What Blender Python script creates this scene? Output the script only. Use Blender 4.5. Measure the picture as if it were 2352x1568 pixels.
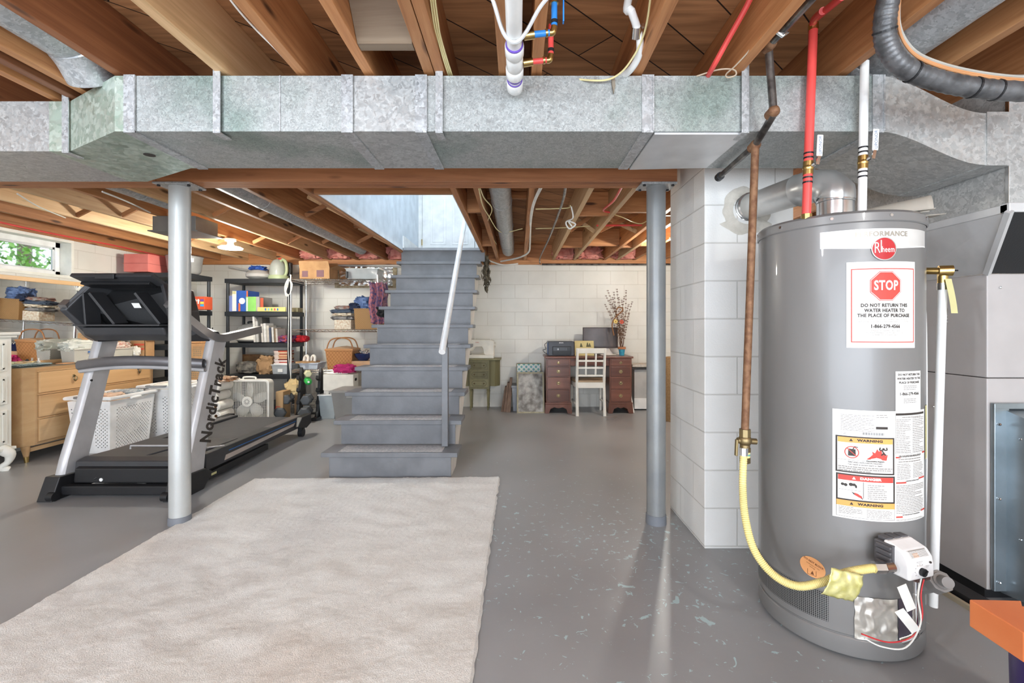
import bpy, math, random
from mathutils import Vector, Matrix, noise
random.seed(7)
for o in list(bpy.data.objects): bpy.data.objects.remove(o, do_unlink=True)
SC = bpy.context.scene
COL = SC.collection
PI = math.pi
# ---------------------------------------------------------------- camera, world, light, exposure
FPX = 1045.3; VX = 1190.0; VY = 750.0; CH = 1.19       # focal length in pixels, vanishing point, lens height
cam = bpy.data.cameras.new('camera'); cam.sensor_width = 36.0; cam.lens = FPX/2352*36
cam.shift_x = -(VX-1176)/2352; cam.shift_y = (VY-784)/2352; cam.clip_start = 0.02; cam.clip_end = 200
camo = bpy.data.objects.new('camera', cam); COL.objects.link(camo)
camo.location = (0, 0, CH); camo.rotation_euler = (PI/2, 0, 0); SC.camera = camo
SC.view_settings.view_transform = 'Standard'; SC.view_settings.look = 'None'
SC.view_settings.exposure = 0.66; SC.view_settings.gamma = 1.0; SC.view_settings.use_curve_mapping = False
w = bpy.data.worlds.new('world'); SC.world = w; w.use_nodes = True
wn = w.node_tree.nodes; wl = w.node_tree.links; wn.clear()
sky = wn.new('ShaderNodeTexSky'); sky.sky_type = 'HOSEK_WILKIE'; sky.turbidity = 4; sky.sun_direction = (0.3, 0.2, 0.8)
mixw = wn.new('ShaderNodeMixRGB'); mixw.inputs[0].default_value = 0.75; mixw.inputs[2].default_value = (0.86, 0.97, 1.10, 1)
bg = wn.new('ShaderNodeBackground'); bg.inputs[1].default_value = 2.4
wo = wn.new('ShaderNodeOutputWorld')
wl.new(sky.outputs[0], mixw.inputs[1]); wl.new(mixw.outputs[0], bg.inputs[0]); wl.new(bg.outputs[0], wo.inputs[0])
def lamp(name, loc, power, color=(1, .86, .7), radius=.05, kind='POINT', size=1, rot=(0, 0, 0), sizey=None):
    l = bpy.data.lights.new(name, kind); l.energy = power; l.color = color
    if kind == 'POINT': l.shadow_soft_size = radius
    else:
        l.size = size
        if sizey: l.shape = 'RECTANGLE'; l.size_y = sizey
    o = bpy.data.objects.new(name, l); COL.objects.link(o); o.location = loc; o.rotation_euler = rot
    return o
lamp('bulb_light_desk_side', (1.71, 5.0, 2.03), 68, (1, .97, .89), .05)
lamp('bulb_light_shelf_side', (-3.16, 5.0, 2.005), 56, (1, .98, .90), .09)
lamp('bulb_light_utility', (1.263, -.55, 2.03), 46, (.98, .99, .96), .05)
lamp('left_fill_light', (-1.91, -.7, 2.03), 92, (.88, .97, 1.08), .08)  # added cool fill from behind left, lifts the left-facing sides
lamp('stairwell_ceiling_light', (-1.0, 4.9, 4.35), 42, (.80, .91, 1.04), .15)
lamp('rear_fill_light', (-.4, -2.9, 1.05), 125, (.88, .97, 1.08), kind='AREA', size=5.5, sizey=1.9, rot=(-PI/2, 0, PI))  # added wide cool fill behind the lens, mainly to lift the ceiling
# ---------------------------------------------------------------- helpers
def W(px, py, Y): return Vector(((px-VX)*Y/FPX, Y, CH-(py-VY)*Y/FPX))
def wx(px, Y): return (px-VX)*Y/FPX
def wz(py, Y): return CH-(py-VY)*Y/FPX
MATS = {}
def _nt(name):
    m = bpy.data.materials.new(name); m.use_nodes = True; nt = m.node_tree
    b = nt.nodes['Principled BSDF']; MATS[name] = m
    return m, nt, b
def lin(c):
    if isinstance(c, str):
        c = [int(c[i:i+2], 16)/255 for i in (0, 2, 4)]
        c = [((x+.055)/1.055)**2.4 if x > .04045 else x/12.92 for x in c]
    return (c[0], c[1], c[2], 1)
def N(nt, t, **kw):
    n = nt.nodes.new('ShaderNode'+t)
    for k, v in kw.items():
        if k.startswith('i_'):
            key = k[2:]; key = int(key) if key.isdigit() else key.replace('_', ' ')
            n.inputs[key].default_value = v
        else: setattr(n, k, v)
    return n
def ramp(nt, fac, stops):
    r = nt.nodes.new('ShaderNodeValToRGB'); e = r.color_ramp.elements
    e[0].position, e[0].color = stops[0][0], lin(stops[0][1]); e[1].position, e[1].color = stops[-1][0], lin(stops[-1][1])
    for p, c in stops[1:-1]:
        x = e.new(p); x.color = lin(c)
    nt.links.new(fac, r.inputs[0]); return r
def coords(nt, scale=(1, 1, 1), rot=(0, 0, 0), kind='Object', rand=False):
    tc = N(nt, 'TexCoord'); mp = N(nt, 'Mapping'); mp.inputs['Scale'].default_value = scale; mp.inputs['Rotation'].default_value = rot
    nt.links.new(tc.outputs[kind], mp.inputs[0])
    if rand:
        oi = N(nt, 'ObjectInfo'); mu = N(nt, 'Math', operation='MULTIPLY'); mu.inputs[1].default_value = 37.0
        nt.links.new(oi.outputs['Random'], mu.inputs[0]); nt.links.new(mu.outputs[0], mp.inputs['Location'])
    return mp.outputs[0]
def bump(nt, b, h, strength=.3, dist=.002):
    bp = N(nt, 'Bump'); bp.inputs['Strength'].default_value = strength; bp.inputs['Distance'].default_value = dist
    nt.links.new(h, bp.inputs['Height']); nt.links.new(bp.outputs[0], b.inputs['Normal'])
def mat(name, c, rough=.5, metal=0, c2=None, scale=6, bs=0, bscale=80, emit=0, alpha=1, trans=0, spec=.5, coat=0):
    """plain procedural material: two tones mixed by noise, optional fine bump"""
    if name in MATS: return MATS[name]
    m, nt, b = _nt(name)
    b.inputs['Roughness'].default_value = rough; b.inputs['Metallic'].default_value = metal
    b.inputs['Specular IOR Level'].default_value = spec
    if coat: b.inputs['Coat Weight'].default_value = coat; b.inputs['Coat Roughness'].default_value = .12
    lc = lin(c)
    if c2 is None: c2 = tuple(min(1, x*1.12) for x in lc[:3]); c1 = tuple(x*.93 for x in lc[:3])
    else: c1 = lc[:3]
    n = N(nt, 'TexNoise', i_Scale=scale, i_Detail=4.0); nt.links.new(coords(nt), n.inputs[0])
    r = ramp(nt, n.outputs[0], [(.35, c1), (.65, c2)]); nt.links.new(r.outputs[0], b.inputs['Base Color'])
    if bs:
        n2 = N(nt, 'TexNoise', i_Scale=bscale, i_Detail=3.0); nt.links.new(coords(nt), n2.inputs[0]); bump(nt, b, n2.outputs[0], bs)
    if emit: b.inputs['Emission Color'].default_value = lc; b.inputs['Emission Strength'].default_value = emit
    if alpha < 1: b.inputs['Alpha'].default_value = alpha
    if trans: b.inputs['Transmission Weight'].default_value = trans; b.inputs['IOR'].default_value = 1.3
    return m
def wood(name, dark, mid, light, axis='Y', sc=1.0, rough=.6, knots=True, bs=.25):
    m, nt, b = _nt(name); b.inputs['Roughness'].default_value = rough
    s = {'X': (1.2, 22, 22), 'Y': (22, 1.2, 22), 'Z': (22, 22, 1.2)}[axis]
    co = coords(nt, tuple(x*sc for x in s), rand=True)
    n = N(nt, 'TexNoise', i_Scale=1.6, i_Detail=6.0, i_Roughness=.6, i_Distortion=.8); nt.links.new(co, n.inputs[0])
    big = N(nt, 'TexNoise', i_Scale=.35, i_Detail=2.0); nt.links.new(co, big.inputs[0])
    mx = N(nt, 'Math', operation='MULTIPLY_ADD'); mx.inputs[1].default_value = .6; nt.links.new(n.outputs[0], mx.inputs[0])
    m2 = N(nt, 'Math', operation='MULTIPLY'); m2.inputs[1].default_value = .4; nt.links.new(big.outputs[0], m2.inputs[0]); nt.links.new(m2.outputs[0], mx.inputs[2])
    r = ramp(nt, mx.outputs[0], [(.3, dark), (.5, mid), (.7, light)])
    out = r.outputs[0]
    if knots:
        s2 = {'X': (2.2, 9, 9), 'Y': (9, 2.2, 9), 'Z': (9, 9, 2.2)}[axis]
        v = N(nt, 'TexVoronoi', i_Scale=1.0); nt.links.new(coords(nt, s2, rand=True), v.inputs[0])
        kr = ramp(nt, v.outputs['Distance'], [(.07, (1, 1, 1)), (.16, (0, 0, 0))])
        mk = N(nt, 'MixRGB'); nt.links.new(kr.outputs[0], mk.inputs[0]); nt.links.new(out, mk.inputs[1]); mk.inputs[2].default_value = tuple(x*.35 for x in lin(dark)[:3])+(1,)
        out = mk.outputs[0]
    oi = N(nt, 'ObjectInfo'); hs = N(nt, 'HueSaturation'); mr = N(nt, 'MapRange'); mr.inputs[3].default_value = .82; mr.inputs[4].default_value = 1.2
    nt.links.new(oi.outputs['Random'], mr.inputs[0]); nt.links.new(mr.outputs[0], hs.inputs['Value']); nt.links.new(out, hs.inputs['Color'])
    nt.links.new(hs.outputs[0], b.inputs['Base Color'])
    bump(nt, b, n.outputs[0], bs, .002)
    return m
def galv(name, c1, c2, scale=60, rough=.42, metal=.75, tint=None):
    m, nt, b = _nt(name); b.inputs['Metallic'].default_value = metal; b.inputs['Roughness'].default_value = rough
    co = coords(nt)
    ds = N(nt, 'TexNoise', i_Scale=scale*.6, i_Detail=3.0); nt.links.new(co, ds.inputs[0])
    mx = N(nt, 'MixRGB'); mx.inputs[0].default_value = .06; nt.links.new(co, mx.inputs[1]); nt.links.new(ds.outputs[1], mx.inputs[2])
    v = N(nt, 'TexVoronoi', i_Scale=scale); nt.links.new(mx.outputs[0], v.inputs[0])
    sp = N(nt, 'SeparateColor'); nt.links.new(v.outputs['Color'], sp.inputs[0])
    r = ramp(nt, sp.outputs[0], [(0, c1), (1, c2)])
    out = r.outputs[0]
    if tint:
        n = N(nt, 'TexNoise', i_Scale=2.2, i_Detail=4.0); nt.links.new(co, n.inputs[0]); rr = ramp(nt, n.outputs[0], [(.5, (0, 0, 0)), (.68, (1, 1, 1))])
        t = N(nt, 'MixRGB', blend_type='MULTIPLY'); t.inputs[2].default_value = lin(tint); nt.links.new(rr.outputs[0], t.inputs[0]); nt.links.new(out, t.inputs[1]); out = t.outputs[0]
    nt.links.new(out, b.inputs['Base Color'])
    rr2 = N(nt, 'MapRange'); rr2.inputs[3].default_value = rough-.12; rr2.inputs[4].default_value = rough+.15
    nt.links.new(sp.outputs[1], rr2.inputs[0]); nt.links.new(rr2.outputs[0], b.inputs['Roughness'])
    return m
def block(name, ax, off=(0, 0), c='EAE6DC', cm='D8D1C4', bs=.5):
    """painted concrete block; ax = which world axis runs along the wall"""
    m, nt, b = _nt(name); b.inputs['Roughness'].default_value = .42
    g = N(nt, 'NewGeometry'); sp = N(nt, 'SeparateXYZ'); cb = N(nt, 'CombineXYZ'); nt.links.new(g.outputs['Position'], sp.inputs[0])
    a = N(nt, 'Math', operation='ADD'); a.inputs[1].default_value = off[0]; a2 = N(nt, 'Math', operation='ADD'); a2.inputs[1].default_value = off[1]
    if ax == 'C':                      # a corner: X on faces looking along Y, Y on faces looking along X
        sn = N(nt, 'SeparateXYZ'); nt.links.new(g.outputs['Normal'], sn.inputs[0]); ab = N(nt, 'Math', operation='ABSOLUTE'); nt.links.new(sn.outputs[0], ab.inputs[0])
        mf = N(nt, 'Mix'); nt.links.new(ab.outputs[0], mf.inputs[0]); nt.links.new(sp.outputs[0], mf.inputs[2]); nt.links.new(sp.outputs[1], mf.inputs[3]); nt.links.new(mf.outputs[0], a.inputs[0])
    else: nt.links.new(sp.outputs['XYZ'.index(ax)], a.inputs[0])
    nt.links.new(sp.outputs[2], a2.inputs[0])
    nt.links.new(a.outputs[0], cb.inputs[0]); nt.links.new(a2.outputs[0], cb.inputs[1])
    br = N(nt, 'TexBrick', i_Scale=1.0, offset=.5); br.inputs['Brick Width'].default_value = .4064; br.inputs['Row Height'].default_value = .2032
    br.inputs['Mortar Size'].default_value = .0035; br.inputs['Mortar Smooth'].default_value = .4
    br.inputs['Color1'].default_value = lin(c); br.inputs['Color2'].default_value = tuple(x*.97 for x in lin(c)); br.inputs['Mortar'].default_value = lin(cm)
    nt.links.new(cb.outputs[0], br.inputs[0])
    n = N(nt, 'TexNoise', i_Scale=3.0, i_Detail=5.0); nt.links.new(g.outputs['Position'], n.inputs[0])
    r = ramp(nt, n.outputs[0], [(.3, (.9, .9, .89)), (.7, (1, 1, 1))])
    mu = N(nt, 'MixRGB', blend_type='MULTIPLY'); mu.inputs[0].default_value = 1; nt.links.new(br.outputs[0], mu.inputs[1]); nt.links.new(r.outputs[0], mu.inputs[2])
    nt.links.new(mu.outputs[0], b.inputs['Base Color'])
    n2 = N(nt, 'TexNoise', i_Scale=120.0, i_Detail=3.0); nt.links.new(g.outputs['Position'], n2.inputs[0])
    inv = N(nt, 'Math', operation='SUBTRACT'); inv.inputs[0].default_value = 1; nt.links.new(br.outputs['Fac'], inv.inputs[1])
    ad = N(nt, 'Math', operation='MULTIPLY_ADD'); ad.inputs[1].default_value = .25; nt.links.new(n2.outputs[0], ad.inputs[0]); nt.links.new(inv.outputs[0], ad.inputs[2])
    bump(nt, b, ad.outputs[0], bs, .006)
    return m
def weave(name, c1, c2, sx=60, sz=80, rough=.65):
    """basket weave: checker of two tones with bump"""
    m, nt, b = _nt(name); b.inputs['Roughness'].default_value = rough
    g = N(nt, 'TexCoord'); sp = N(nt, 'SeparateXYZ'); nt.links.new(g.outputs['Object'], sp.inputs[0])
    xy = N(nt, 'Math', operation='ADD'); nt.links.new(sp.outputs[0], xy.inputs[0]); nt.links.new(sp.outputs[1], xy.inputs[1])
    cb = N(nt, 'CombineXYZ')
    ma = N(nt, 'Math', operation='MULTIPLY'); ma.inputs[1].default_value = sx; nt.links.new(xy.outputs[0], ma.inputs[0])
    mb = N(nt, 'Math', operation='MULTIPLY'); mb.inputs[1].default_value = sz; nt.links.new(sp.outputs[2], mb.inputs[0])
    nt.links.new(ma.outputs[0], cb.inputs[0]); nt.links.new(mb.outputs[0], cb.inputs[1])
    ch = N(nt, 'TexChecker', i_Scale=1.0); nt.links.new(cb.outputs[0], ch.inputs[0]); ch.inputs[1].default_value = lin(c1); ch.inputs[2].default_value = lin(c2)
    nt.links.new(ch.outputs[0], b.inputs['Base Color']); bump(nt, b, ch.outputs[1], .6, .003)
    return m
class MB:
    def __init__(s): s.v = []; s.f = []; s.M = None
    def _a(s, vs, fs, M=None):
        M = M or s.M; k = len(s.v)
        for p in vs:
            p = Vector(p); s.v.append(M @ p if M else p)
        s.f += [tuple(i+k for i in f) for f in fs]
        return s
    def box(s, x0, x1, y0, y1, z0, z1, M=None):
        return s._a([(x0, y0, z0), (x1, y0, z0), (x1, y1, z0), (x0, y1, z0), (x0, y0, z1), (x1, y0, z1), (x1, y1, z1), (x0, y1, z1)],
                    [(3, 2, 1, 0), (4, 5, 6, 7), (0, 1, 5, 4), (1, 2, 6, 5), (2, 3, 7, 6), (3, 0, 4, 7)], M)
    def bar(s, a, b, wd, th, up=(0, 0, 1)):
        a = Vector(a); b = Vector(b); d = (b-a); L = d.length; d.normalize(); u = Vector(up); x = d.cross(u)
        if x.length < 1e-4: x = d.cross(Vector((1, 0, 0)))
        x.normalize(); u = x.cross(d)
        M = Matrix(((x.x, d.x, u.x, a.x), (x.y, d.y, u.y, a.y), (x.z, d.z, u.z, a.z), (0, 0, 0, 1)))
        return s.box(-wd/2, wd/2, 0, L, -th/2, th/2, M)
    def tube(s, path, r, n=10, caps=True, closed=False):
        P = [Vector(p) for p in path]; m = len(P); R = r if isinstance(r, (list, tuple)) else [r]*m
        vs = []; up = None
        for i in range(m):
            if closed: d = P[(i+1) % m]-P[i-1]
            else: d = P[min(i+1, m-1)]-P[max(i-1, 0)]
            d.normalize()
            if up is None:
                up = Vector((0, 0, 1)) if abs(d.z) < .9 else Vector((1, 0, 0))
            x = d.cross(up); x.normalize(); up = x.cross(d)
            for k in range(n):
                a = 2*PI*k/n; vs.append(P[i]+(x*math.cos(a)+up*math.sin(a))*R[i])
        fs = []
        for i in range(m if closed else m-1):
            j = (i+1) % m
            for k in range(n):
                l = (k+1) % n; fs.append((i*n+k, i*n+l, j*n+l, j*n+k))
        if caps and not closed: fs += [tuple(range(n-1, -1, -1)), tuple((m-1)*n+k for k in range(n))]
        return s._a(vs, fs)
    def cyl(s, a, b, r, n=20, r2=None): return s.tube([a, b], [r, r if r2 is None else r2], n)
    def lathe(s, prof, c=(0, 0, 0), n=28, M=None, a0=0, a1=2*PI):
        vs = []; full = abs(a1-a0-2*PI) < 1e-6; cnt = n if full else n+1
        for r, z in prof:
            for k in range(cnt):
                a = a0+(a1-a0)*k/n; vs.append((c[0]+r*math.cos(a), c[1]+r*math.sin(a), c[2]+z))
        fs = []
        for i in range(len(prof)-1):
            for k in range(n):
                l = (k+1) % cnt; fs.append((i*cnt+k, i*cnt+l, (i+1)*cnt+l, (i+1)*cnt+k))
        return s._a(vs, fs, M)
    def prism(s, poly, ax, a, b, M=None):
        def P(u, v, t): return {'X': (t, u, v), 'Y': (u, t, v), 'Z': (u, v, t)}[ax]
        n = len(poly); vs = [P(u, v, a) for u, v in poly]+[P(u, v, b) for u, v in poly]
        fs = [tuple(range(n-1, -1, -1)), tuple(range(n, 2*n))]+[(i, (i+1) % n, n+(i+1) % n, n+i) for i in range(n)]
        return s._a(vs, fs, M)
    def hexa(s, lo, hi):   # two quads
        return s._a(list(lo)+list(hi), [(3, 2, 1, 0), (4, 5, 6, 7), (0, 1, 5, 4), (1, 2, 6, 5), (2, 3, 7, 6), (3, 0, 4, 7)])
    def grid(s, fn, nu, nv, cu=False, cv=False, M=None):
        U = nu if cu else nu+1; V = nv if cv else nv+1
        vs = [fn(i/nu, j/nv) for i in range(U) for j in range(V)]
        fs = [(i*V+j, ((i+1) % U)*V+j, ((i+1) % U)*V+(j+1) % V, i*V+(j+1) % V) for i in range(nu) for j in range(nv)]
        return s._a(vs, fs, M)
    def sphere(s, c, r, n=16, M=None):
        r = r if isinstance(r, (list, tuple)) else (r, r, r)
        prof = [(math.sin(PI*i/(n//2)), -math.cos(PI*i/(n//2))) for i in range(n//2+1)]
        k = len(s.v); vs = []
        return s.grid(lambda u, v: (c[0]+r[0]*math.sin(PI*v)*math.cos(2*PI*u), c[1]+r[1]*math.sin(PI*v)*math.sin(2*PI*u), c[2]-r[2]*math.cos(PI*v)), n, n//2, cu=True, M=M)
    def blob(s, c, r, seed=0, amp=.25, fr=3, nu=28, nv=16, p=.6):
        """a soft crumpled heap: super-ellipsoid with folds"""
        def fn(u, v):
            a = 2*PI*u; b = PI*(v-.5)
            sg = lambda t, e: math.copysign(abs(t)**e, t)
            x = sg(math.cos(b), p)*sg(math.cos(a), p); y = sg(math.cos(b), p)*sg(math.sin(a), p); z = sg(math.sin(b), p)
            q = Vector((x, y, z)); k = 1+amp*noise.noise(q*fr+Vector((seed*7.1, seed*3.3, seed)))+amp*.5*noise.noise(q*fr*2.7+Vector((seed, 5, 1)))
            return (c[0]+r[0]*x*k, c[1]+r[1]*y*k, max(c[2]+r[2]*z*k, c[2]-r[2]*1.0))
        return s.grid(fn, nu, nv, cu=True)
    def build(s, name, m, parent=None, smooth=False, bevel=0, label=None, seg=2, sub=0):
        me = bpy.data.meshes.new(name)
        if parent is not None:
            og = Vector(parent['_o'])
        else:
            xs = [p.x for p in s.v]; ys = [p.y for p in s.v]; zs = [p.z for p in s.v]
            og = Vector(((min(xs)+max(xs))/2, (min(ys)+max(ys))/2, min(zs)))
        me.from_pydata([tuple(p-og) for p in s.v], [], s.f); me.update()
        ob = bpy.data.objects.new(name, me); COL.objects.link(ob)
        ob['_o'] = tuple(og)
        if parent is not None: ob.parent = parent
        else: ob.location = og
        me.materials.append(m)
        if smooth:
            me.polygons.foreach_set('use_smooth', [True]*len(me.polygons))
            try: me.set_sharp_from_angle(angle=math.radians(38))
            except Exception: pass
        if bevel:
            bm = ob.modifiers.new('bevel', 'BEVEL'); bm.width = bevel; bm.segments = seg; bm.limit_method = 'ANGLE'; bm.angle_limit = .6
        if sub:
            sb = ob.modifiers.new('sub', 'SUBSURF'); sb.levels = sub; sb.render_levels = sub
        if label: ob['label'] = label
        return ob
def tag(o, label, cat, group=None):
    o['label'] = label; o['category'] = cat
    if group: o['group'] = group
    return o
def tops(): return set(o for o in bpy.data.objects if o.parent is None)
def rescale(before, k, dz=0.0):
    # enlarge or shrink a finished group of things about the lens and set it down again
    for o in tops()-before:
        seen = [o]; 
        for q in seen: seen += list(q.children)
        for q in seen:
            if q.type == 'MESH': q.data.transform(Matrix.Scale(k, 4))
            for m in q.modifiers:
                if m.type == 'BEVEL': m.width *= k
        l = o.location; o.location = (l.x*k, l.y*k, (l.z-CH)*k+CH+dz)
def struct(o): o['kind'] = 'structure'; return o
def thing(name, label, cat, loc, group=None):
    o = bpy.data.objects.new(name, None); COL.objects.link(o); o.empty_display_size = .05
    o.location = loc; o['_o'] = tuple(loc); return tag(o, label, cat, group)
def copy_tree(o, parent=None):
    c = o.copy(); COL.objects.link(c); c.parent = parent
    for ch in list(o.children): copy_tree(ch, c)
    return c
def dup(o, loc, rz, label, group=None):
    c = copy_tree(o); c.location = loc; c.rotation_euler = (0, 0, rz); c['label'] = label
    if group: c['group'] = group
    return c
_T = {}
def textmesh(t, size, bold=0, width=1.0, align='CENTER'):
    k = (t, size, bold, width, align)
    if k not in _T:
        cu = bpy.data.curves.new('t', 'FONT'); cu.body = t; cu.size = size; cu.offset = bold; cu.align_x = align; cu.align_y = 'CENTER'; cu.fill_mode = 'FRONT'; cu.resolution_u = 3; cu.space_character = 1.0+(.10 if bold > .0004 else .03)
        ob = bpy.data.objects.new('t', cu); COL.objects.link(ob); bpy.context.view_layer.update()
        me = bpy.data.meshes.new_from_object(ob.evaluated_get(bpy.context.evaluated_depsgraph_get()))
        _T[k] = ([(v.co.x*width, v.co.y) for v in me.vertices], [tuple(p.vertices) for p in me.polygons])
        bpy.data.objects.remove(ob, do_unlink=True); bpy.data.meshes.remove(me)
    return _T[k]
def text_on(mb, t, size, fn, bold=0, width=1.0, align='CENTER'):
    """fn(u, v) -> world point"""
    vs, fs = textmesh(t, size, bold, width, align)
    mb._a([fn(u, v) for u, v in vs], fs); return mb
def smoothpath(P, k=6):
    P = [Vector(p) for p in P]; out = []
    for i in range(len(P)-1):
        a = P[max(i-1, 0)]; b = P[i]; c = P[i+1]; d = P[min(i+2, len(P)-1)]
        for j in range(k):
            t = j/k; out.append(.5*((2*b)+(c-a)*t+(2*a-5*b+4*c-d)*t*t+(3*b-a-3*c+d)*t**3))
    out.append(P[-1]); return out
def cable(name, P, r, m, label, cat='cable', group=None, k=6, n=8):
    return tag(MB().tube(smoothpath(P, k), r, n).build(name, m, smooth=True), label, cat, group)
def carton(name, label, cat, x0, x1, y0, y1, z0, z1, m, tape=None, flaps=False, rot=0, group=None, seam=True):
    """a cardboard style box: walls with a lid seam or open flaps"""
    cx, cy = (x0+x1)/2, (y0+y1)/2
    t = thing(name, label, cat, (cx, cy, z0), group)
    mb = MB(); th = .004
    if flaps:
        mb.box(x0, x1, y0, y0+th, z0, z1).box(x0, x1, y1-th, y1, z0, z1).box(x0, x0+th, y0, y1, z0, z1).box(x1-th, x1, y0, y1, z0, z1).box(x0, x1, y0, y1, z0, z0+th)
        mb.build('body', m, t)
        h = min(.5*(x1-x0), .5*(y1-y0), .12)
        MB()._a([(x0, y0, z1), (x1, y0, z1), (x1-.01, y0-h*.3, z1+h*.75), (x0+.01, y0-h*.3, z1+h*.75)], [(0, 1, 2, 3)]).build('flap', m, t)
        MB()._a([(x0, y1, z1), (x1, y1, z1), (x1-.01, y1+h*.25, z1+h*.9), (x0+.01, y1+h*.25, z1+h*.9)], [(0, 1, 2, 3)]).build('flap', m, t)
        MB()._a([(x1, y0, z1), (x1, y1, z1), (x1+h*.8, y1-.01, z1+h*.3), (x1+h*.8, y0+.01, z1+h*.3)], [(0, 1, 2, 3)]).build('flap', m, t)
    else:
        mb.box(x0, x1, y0, y1, z0, z1).build('body', m, t, bevel=.003)
        if seam:
            lid = MB().box(x0-.001, x1+.001, cy-.002, cy+.002, z1, z1+.0015)
            lid.build('seam', tape or MATS['dark_line'], t)
    if rot: t.rotation_euler = (0, 0, rot)
    return t
# ---------------------------------------------------------------- materials
mat('dark_line', '3A342E', .8)
mat('white_paint', 'EDEBE6', .45, bs=.15); mat('white_plastic', 'F2F1EE', .35); mat('black_plastic', '1E1E20', .45, bs=.2, bscale=200)
mat('black_resin', '26292C', .5, bs=.2); mat('grey_paint', '8B8C8F', .42, c2='9A9B9D', bs=.3, bscale=50); mat('chrome', 'D8D8D8', .16, 1)
mat('brass', 'B9975A', .3, 1, c2='D3B677'); mat('old_brass', '6E5E49', .45, .9, c2='97855F'); mat('dark_metal', '3B3B3D', .4, .7)
mat('cardboard', 'B58A5E', .85, c2='C79C6E', scale=9); mat('red', 'C8262A', .4); mat('pex_red', 'E0504B', .38); mat('pex_blue', '2E80CC', .38)
mat('pvc', 'EFEFEC', .32); mat('purple', '6A4FB0', .4); mat('glass_clear', 'FFFFFF', .03, trans=1.0); mat('rust', '6E4A33', .65, .35, c2='8F6B4E', scale=40, bs=.3)
mat('steel_pipe', '4A4645', .35, .8, c2='8E8A85', scale=18); mat('paper', 'F3F1EA', .7); mat('yellow_cable', 'DDD09A', .5); mat('white_cable', 'E4E2DA', .5)
FIR = dict(dark='87532F', mid='B37A4C', light='CD9766')
for ax in 'XYZ': wood('fir_'+ax, axis=ax, **FIR)
wood('fir_light_Y', 'B38A5E', 'D6B082', 'E4C59A', 'Y', .8); wood('fir_dark_Y', '623A24', '875536', 'A36B45', 'Y', .8)
wood('fir_beam', '8A5535', 'B3774D', 'C78C60', 'X', .7)
GALV = galv('galvanized', '989B9A', 'BFC3C1', 120, .46, .45, tint='C9D8D1')
GALV2 = galv('galvanized_large', 'A6A7A6', 'C8C9C7', 75, .42, .5)
GALVP = galv('galvanized_pipe', 'A2A4A5', 'C9CBCC', 80, .45, .5)
mat('sheet_metal', 'CBCBCB', .35, .35)
# ---------------------------------------------------------------- room shell
XL, YF = -4.78, 6.77
def floor_mat():
    m, nt, b = _nt('painted_floor'); g = N(nt, 'NewGeometry')
    n = N(nt, 'TexNoise', i_Scale=1.1, i_Detail=6.0); nt.links.new(g.outputs[0], n.inputs[0])
    r = ramp(nt, n.outputs[0], [(.3, '929292'), (.7, 'A6A6A6')])
    v = N(nt, 'TexNoise', i_Scale=26.0, i_Detail=7.0, i_Roughness=.62, i_Distortion=.6); nt.links.new(g.outputs[0], v.inputs[0])
    big = N(nt, 'TexNoise', i_Scale=15.0, i_Detail=4.0, i_Distortion=1.0); nt.links.new(g.outputs[0], big.inputs[0])
    # worn patch: around (0.55, 2.3)
    sp = N(nt, 'SeparateXYZ'); nt.links.new(g.outputs[0], sp.inputs[0])
    def dist(cx, cy, rx, ry):
        cb = N(nt, 'CombineXYZ')
        for i, (cc, rr) in enumerate(((cx, rx), (cy, ry))):
            q = N(nt, 'Math', operation='MULTIPLY_ADD'); q.inputs[1].default_value = 1/rr; q.inputs[2].default_value = -cc/rr
            nt.links.new(sp.outputs[i], q.inputs[0]); nt.links.new(q.outputs[0], cb.inputs[i])
        ln = N(nt, 'VectorMath', operation='LENGTH'); nt.links.new(cb.outputs[0], ln.inputs[0]); return ln.outputs['Value']
    def chips(noise_out, d, lo, k):
        th = N(nt, 'Math', operation='MULTIPLY_ADD'); th.inputs[1].default_value = k; th.inputs[2].default_value = lo; nt.links.new(d, th.inputs[0])
        cmp = N(nt, 'Math', operation='GREATER_THAN'); nt.links.new(noise_out, cmp.inputs[0]); nt.links.new(th.outputs[0], cmp.inputs[1]); return cmp.outputs[0]
    a = chips(v.outputs[0], dist(.45, 2.55, 1.0, 1.0), .598, .055)
    c = chips(big.outputs[0], dist(.72, 1.95, .5, .55), .63, .07)
    mx = N(nt, 'Math', operation='MAXIMUM'); nt.links.new(a, mx.inputs[0]); nt.links.new(c, mx.inputs[1])
    col = N(nt, 'MixRGB'); nt.links.new(mx.outputs[0], col.inputs[0]); nt.links.new(r.outputs[0], col.inputs[1]); col.inputs[2].default_value = lin('B3CACB')
    nt.links.new(col.outputs[0], b.inputs['Base Color'])
    rr = ramp(nt, n.outputs[0], [(.3, (.27, .27, .27)), (.7, (.42, .42, .42))]); nt.links.new(rr.outputs[0], b.inputs['Roughness'])
    n3 = N(nt, 'TexNoise', i_Scale=45.0, i_Detail=3.0); nt.links.new(g.outputs[0], n3.inputs[0]); bump(nt, b, n3.outputs[0], .12, .002)
    return m
struct(MB().box(XL-.2, 4.6, -3.2, YF+.2, -.1, 0).build('floor', floor_mat()))
wf = block('block_far', 'X', (.25+.4064*20, .013+.2032*10)); wlm = block('block_left', 'Y', (4.0, .013+.2032*10))
struct(MB().box(XL-.2, 4.6, YF, YF+.2, 0, 2.11).build('wall_far', wf))
WY0, WY1, WZ0, WZ1 = 3.62, 4.89, 1.70, 2.11
mb = MB().box(XL-.2, XL, -3.2, YF, 0, WZ0).box(XL-.2, XL, -3.2, WY0, WZ0, 2.11).box(XL-.2, XL, WY1, YF, WZ0, 2.11)
struct(mb.build('wall_left', wlm))
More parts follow.
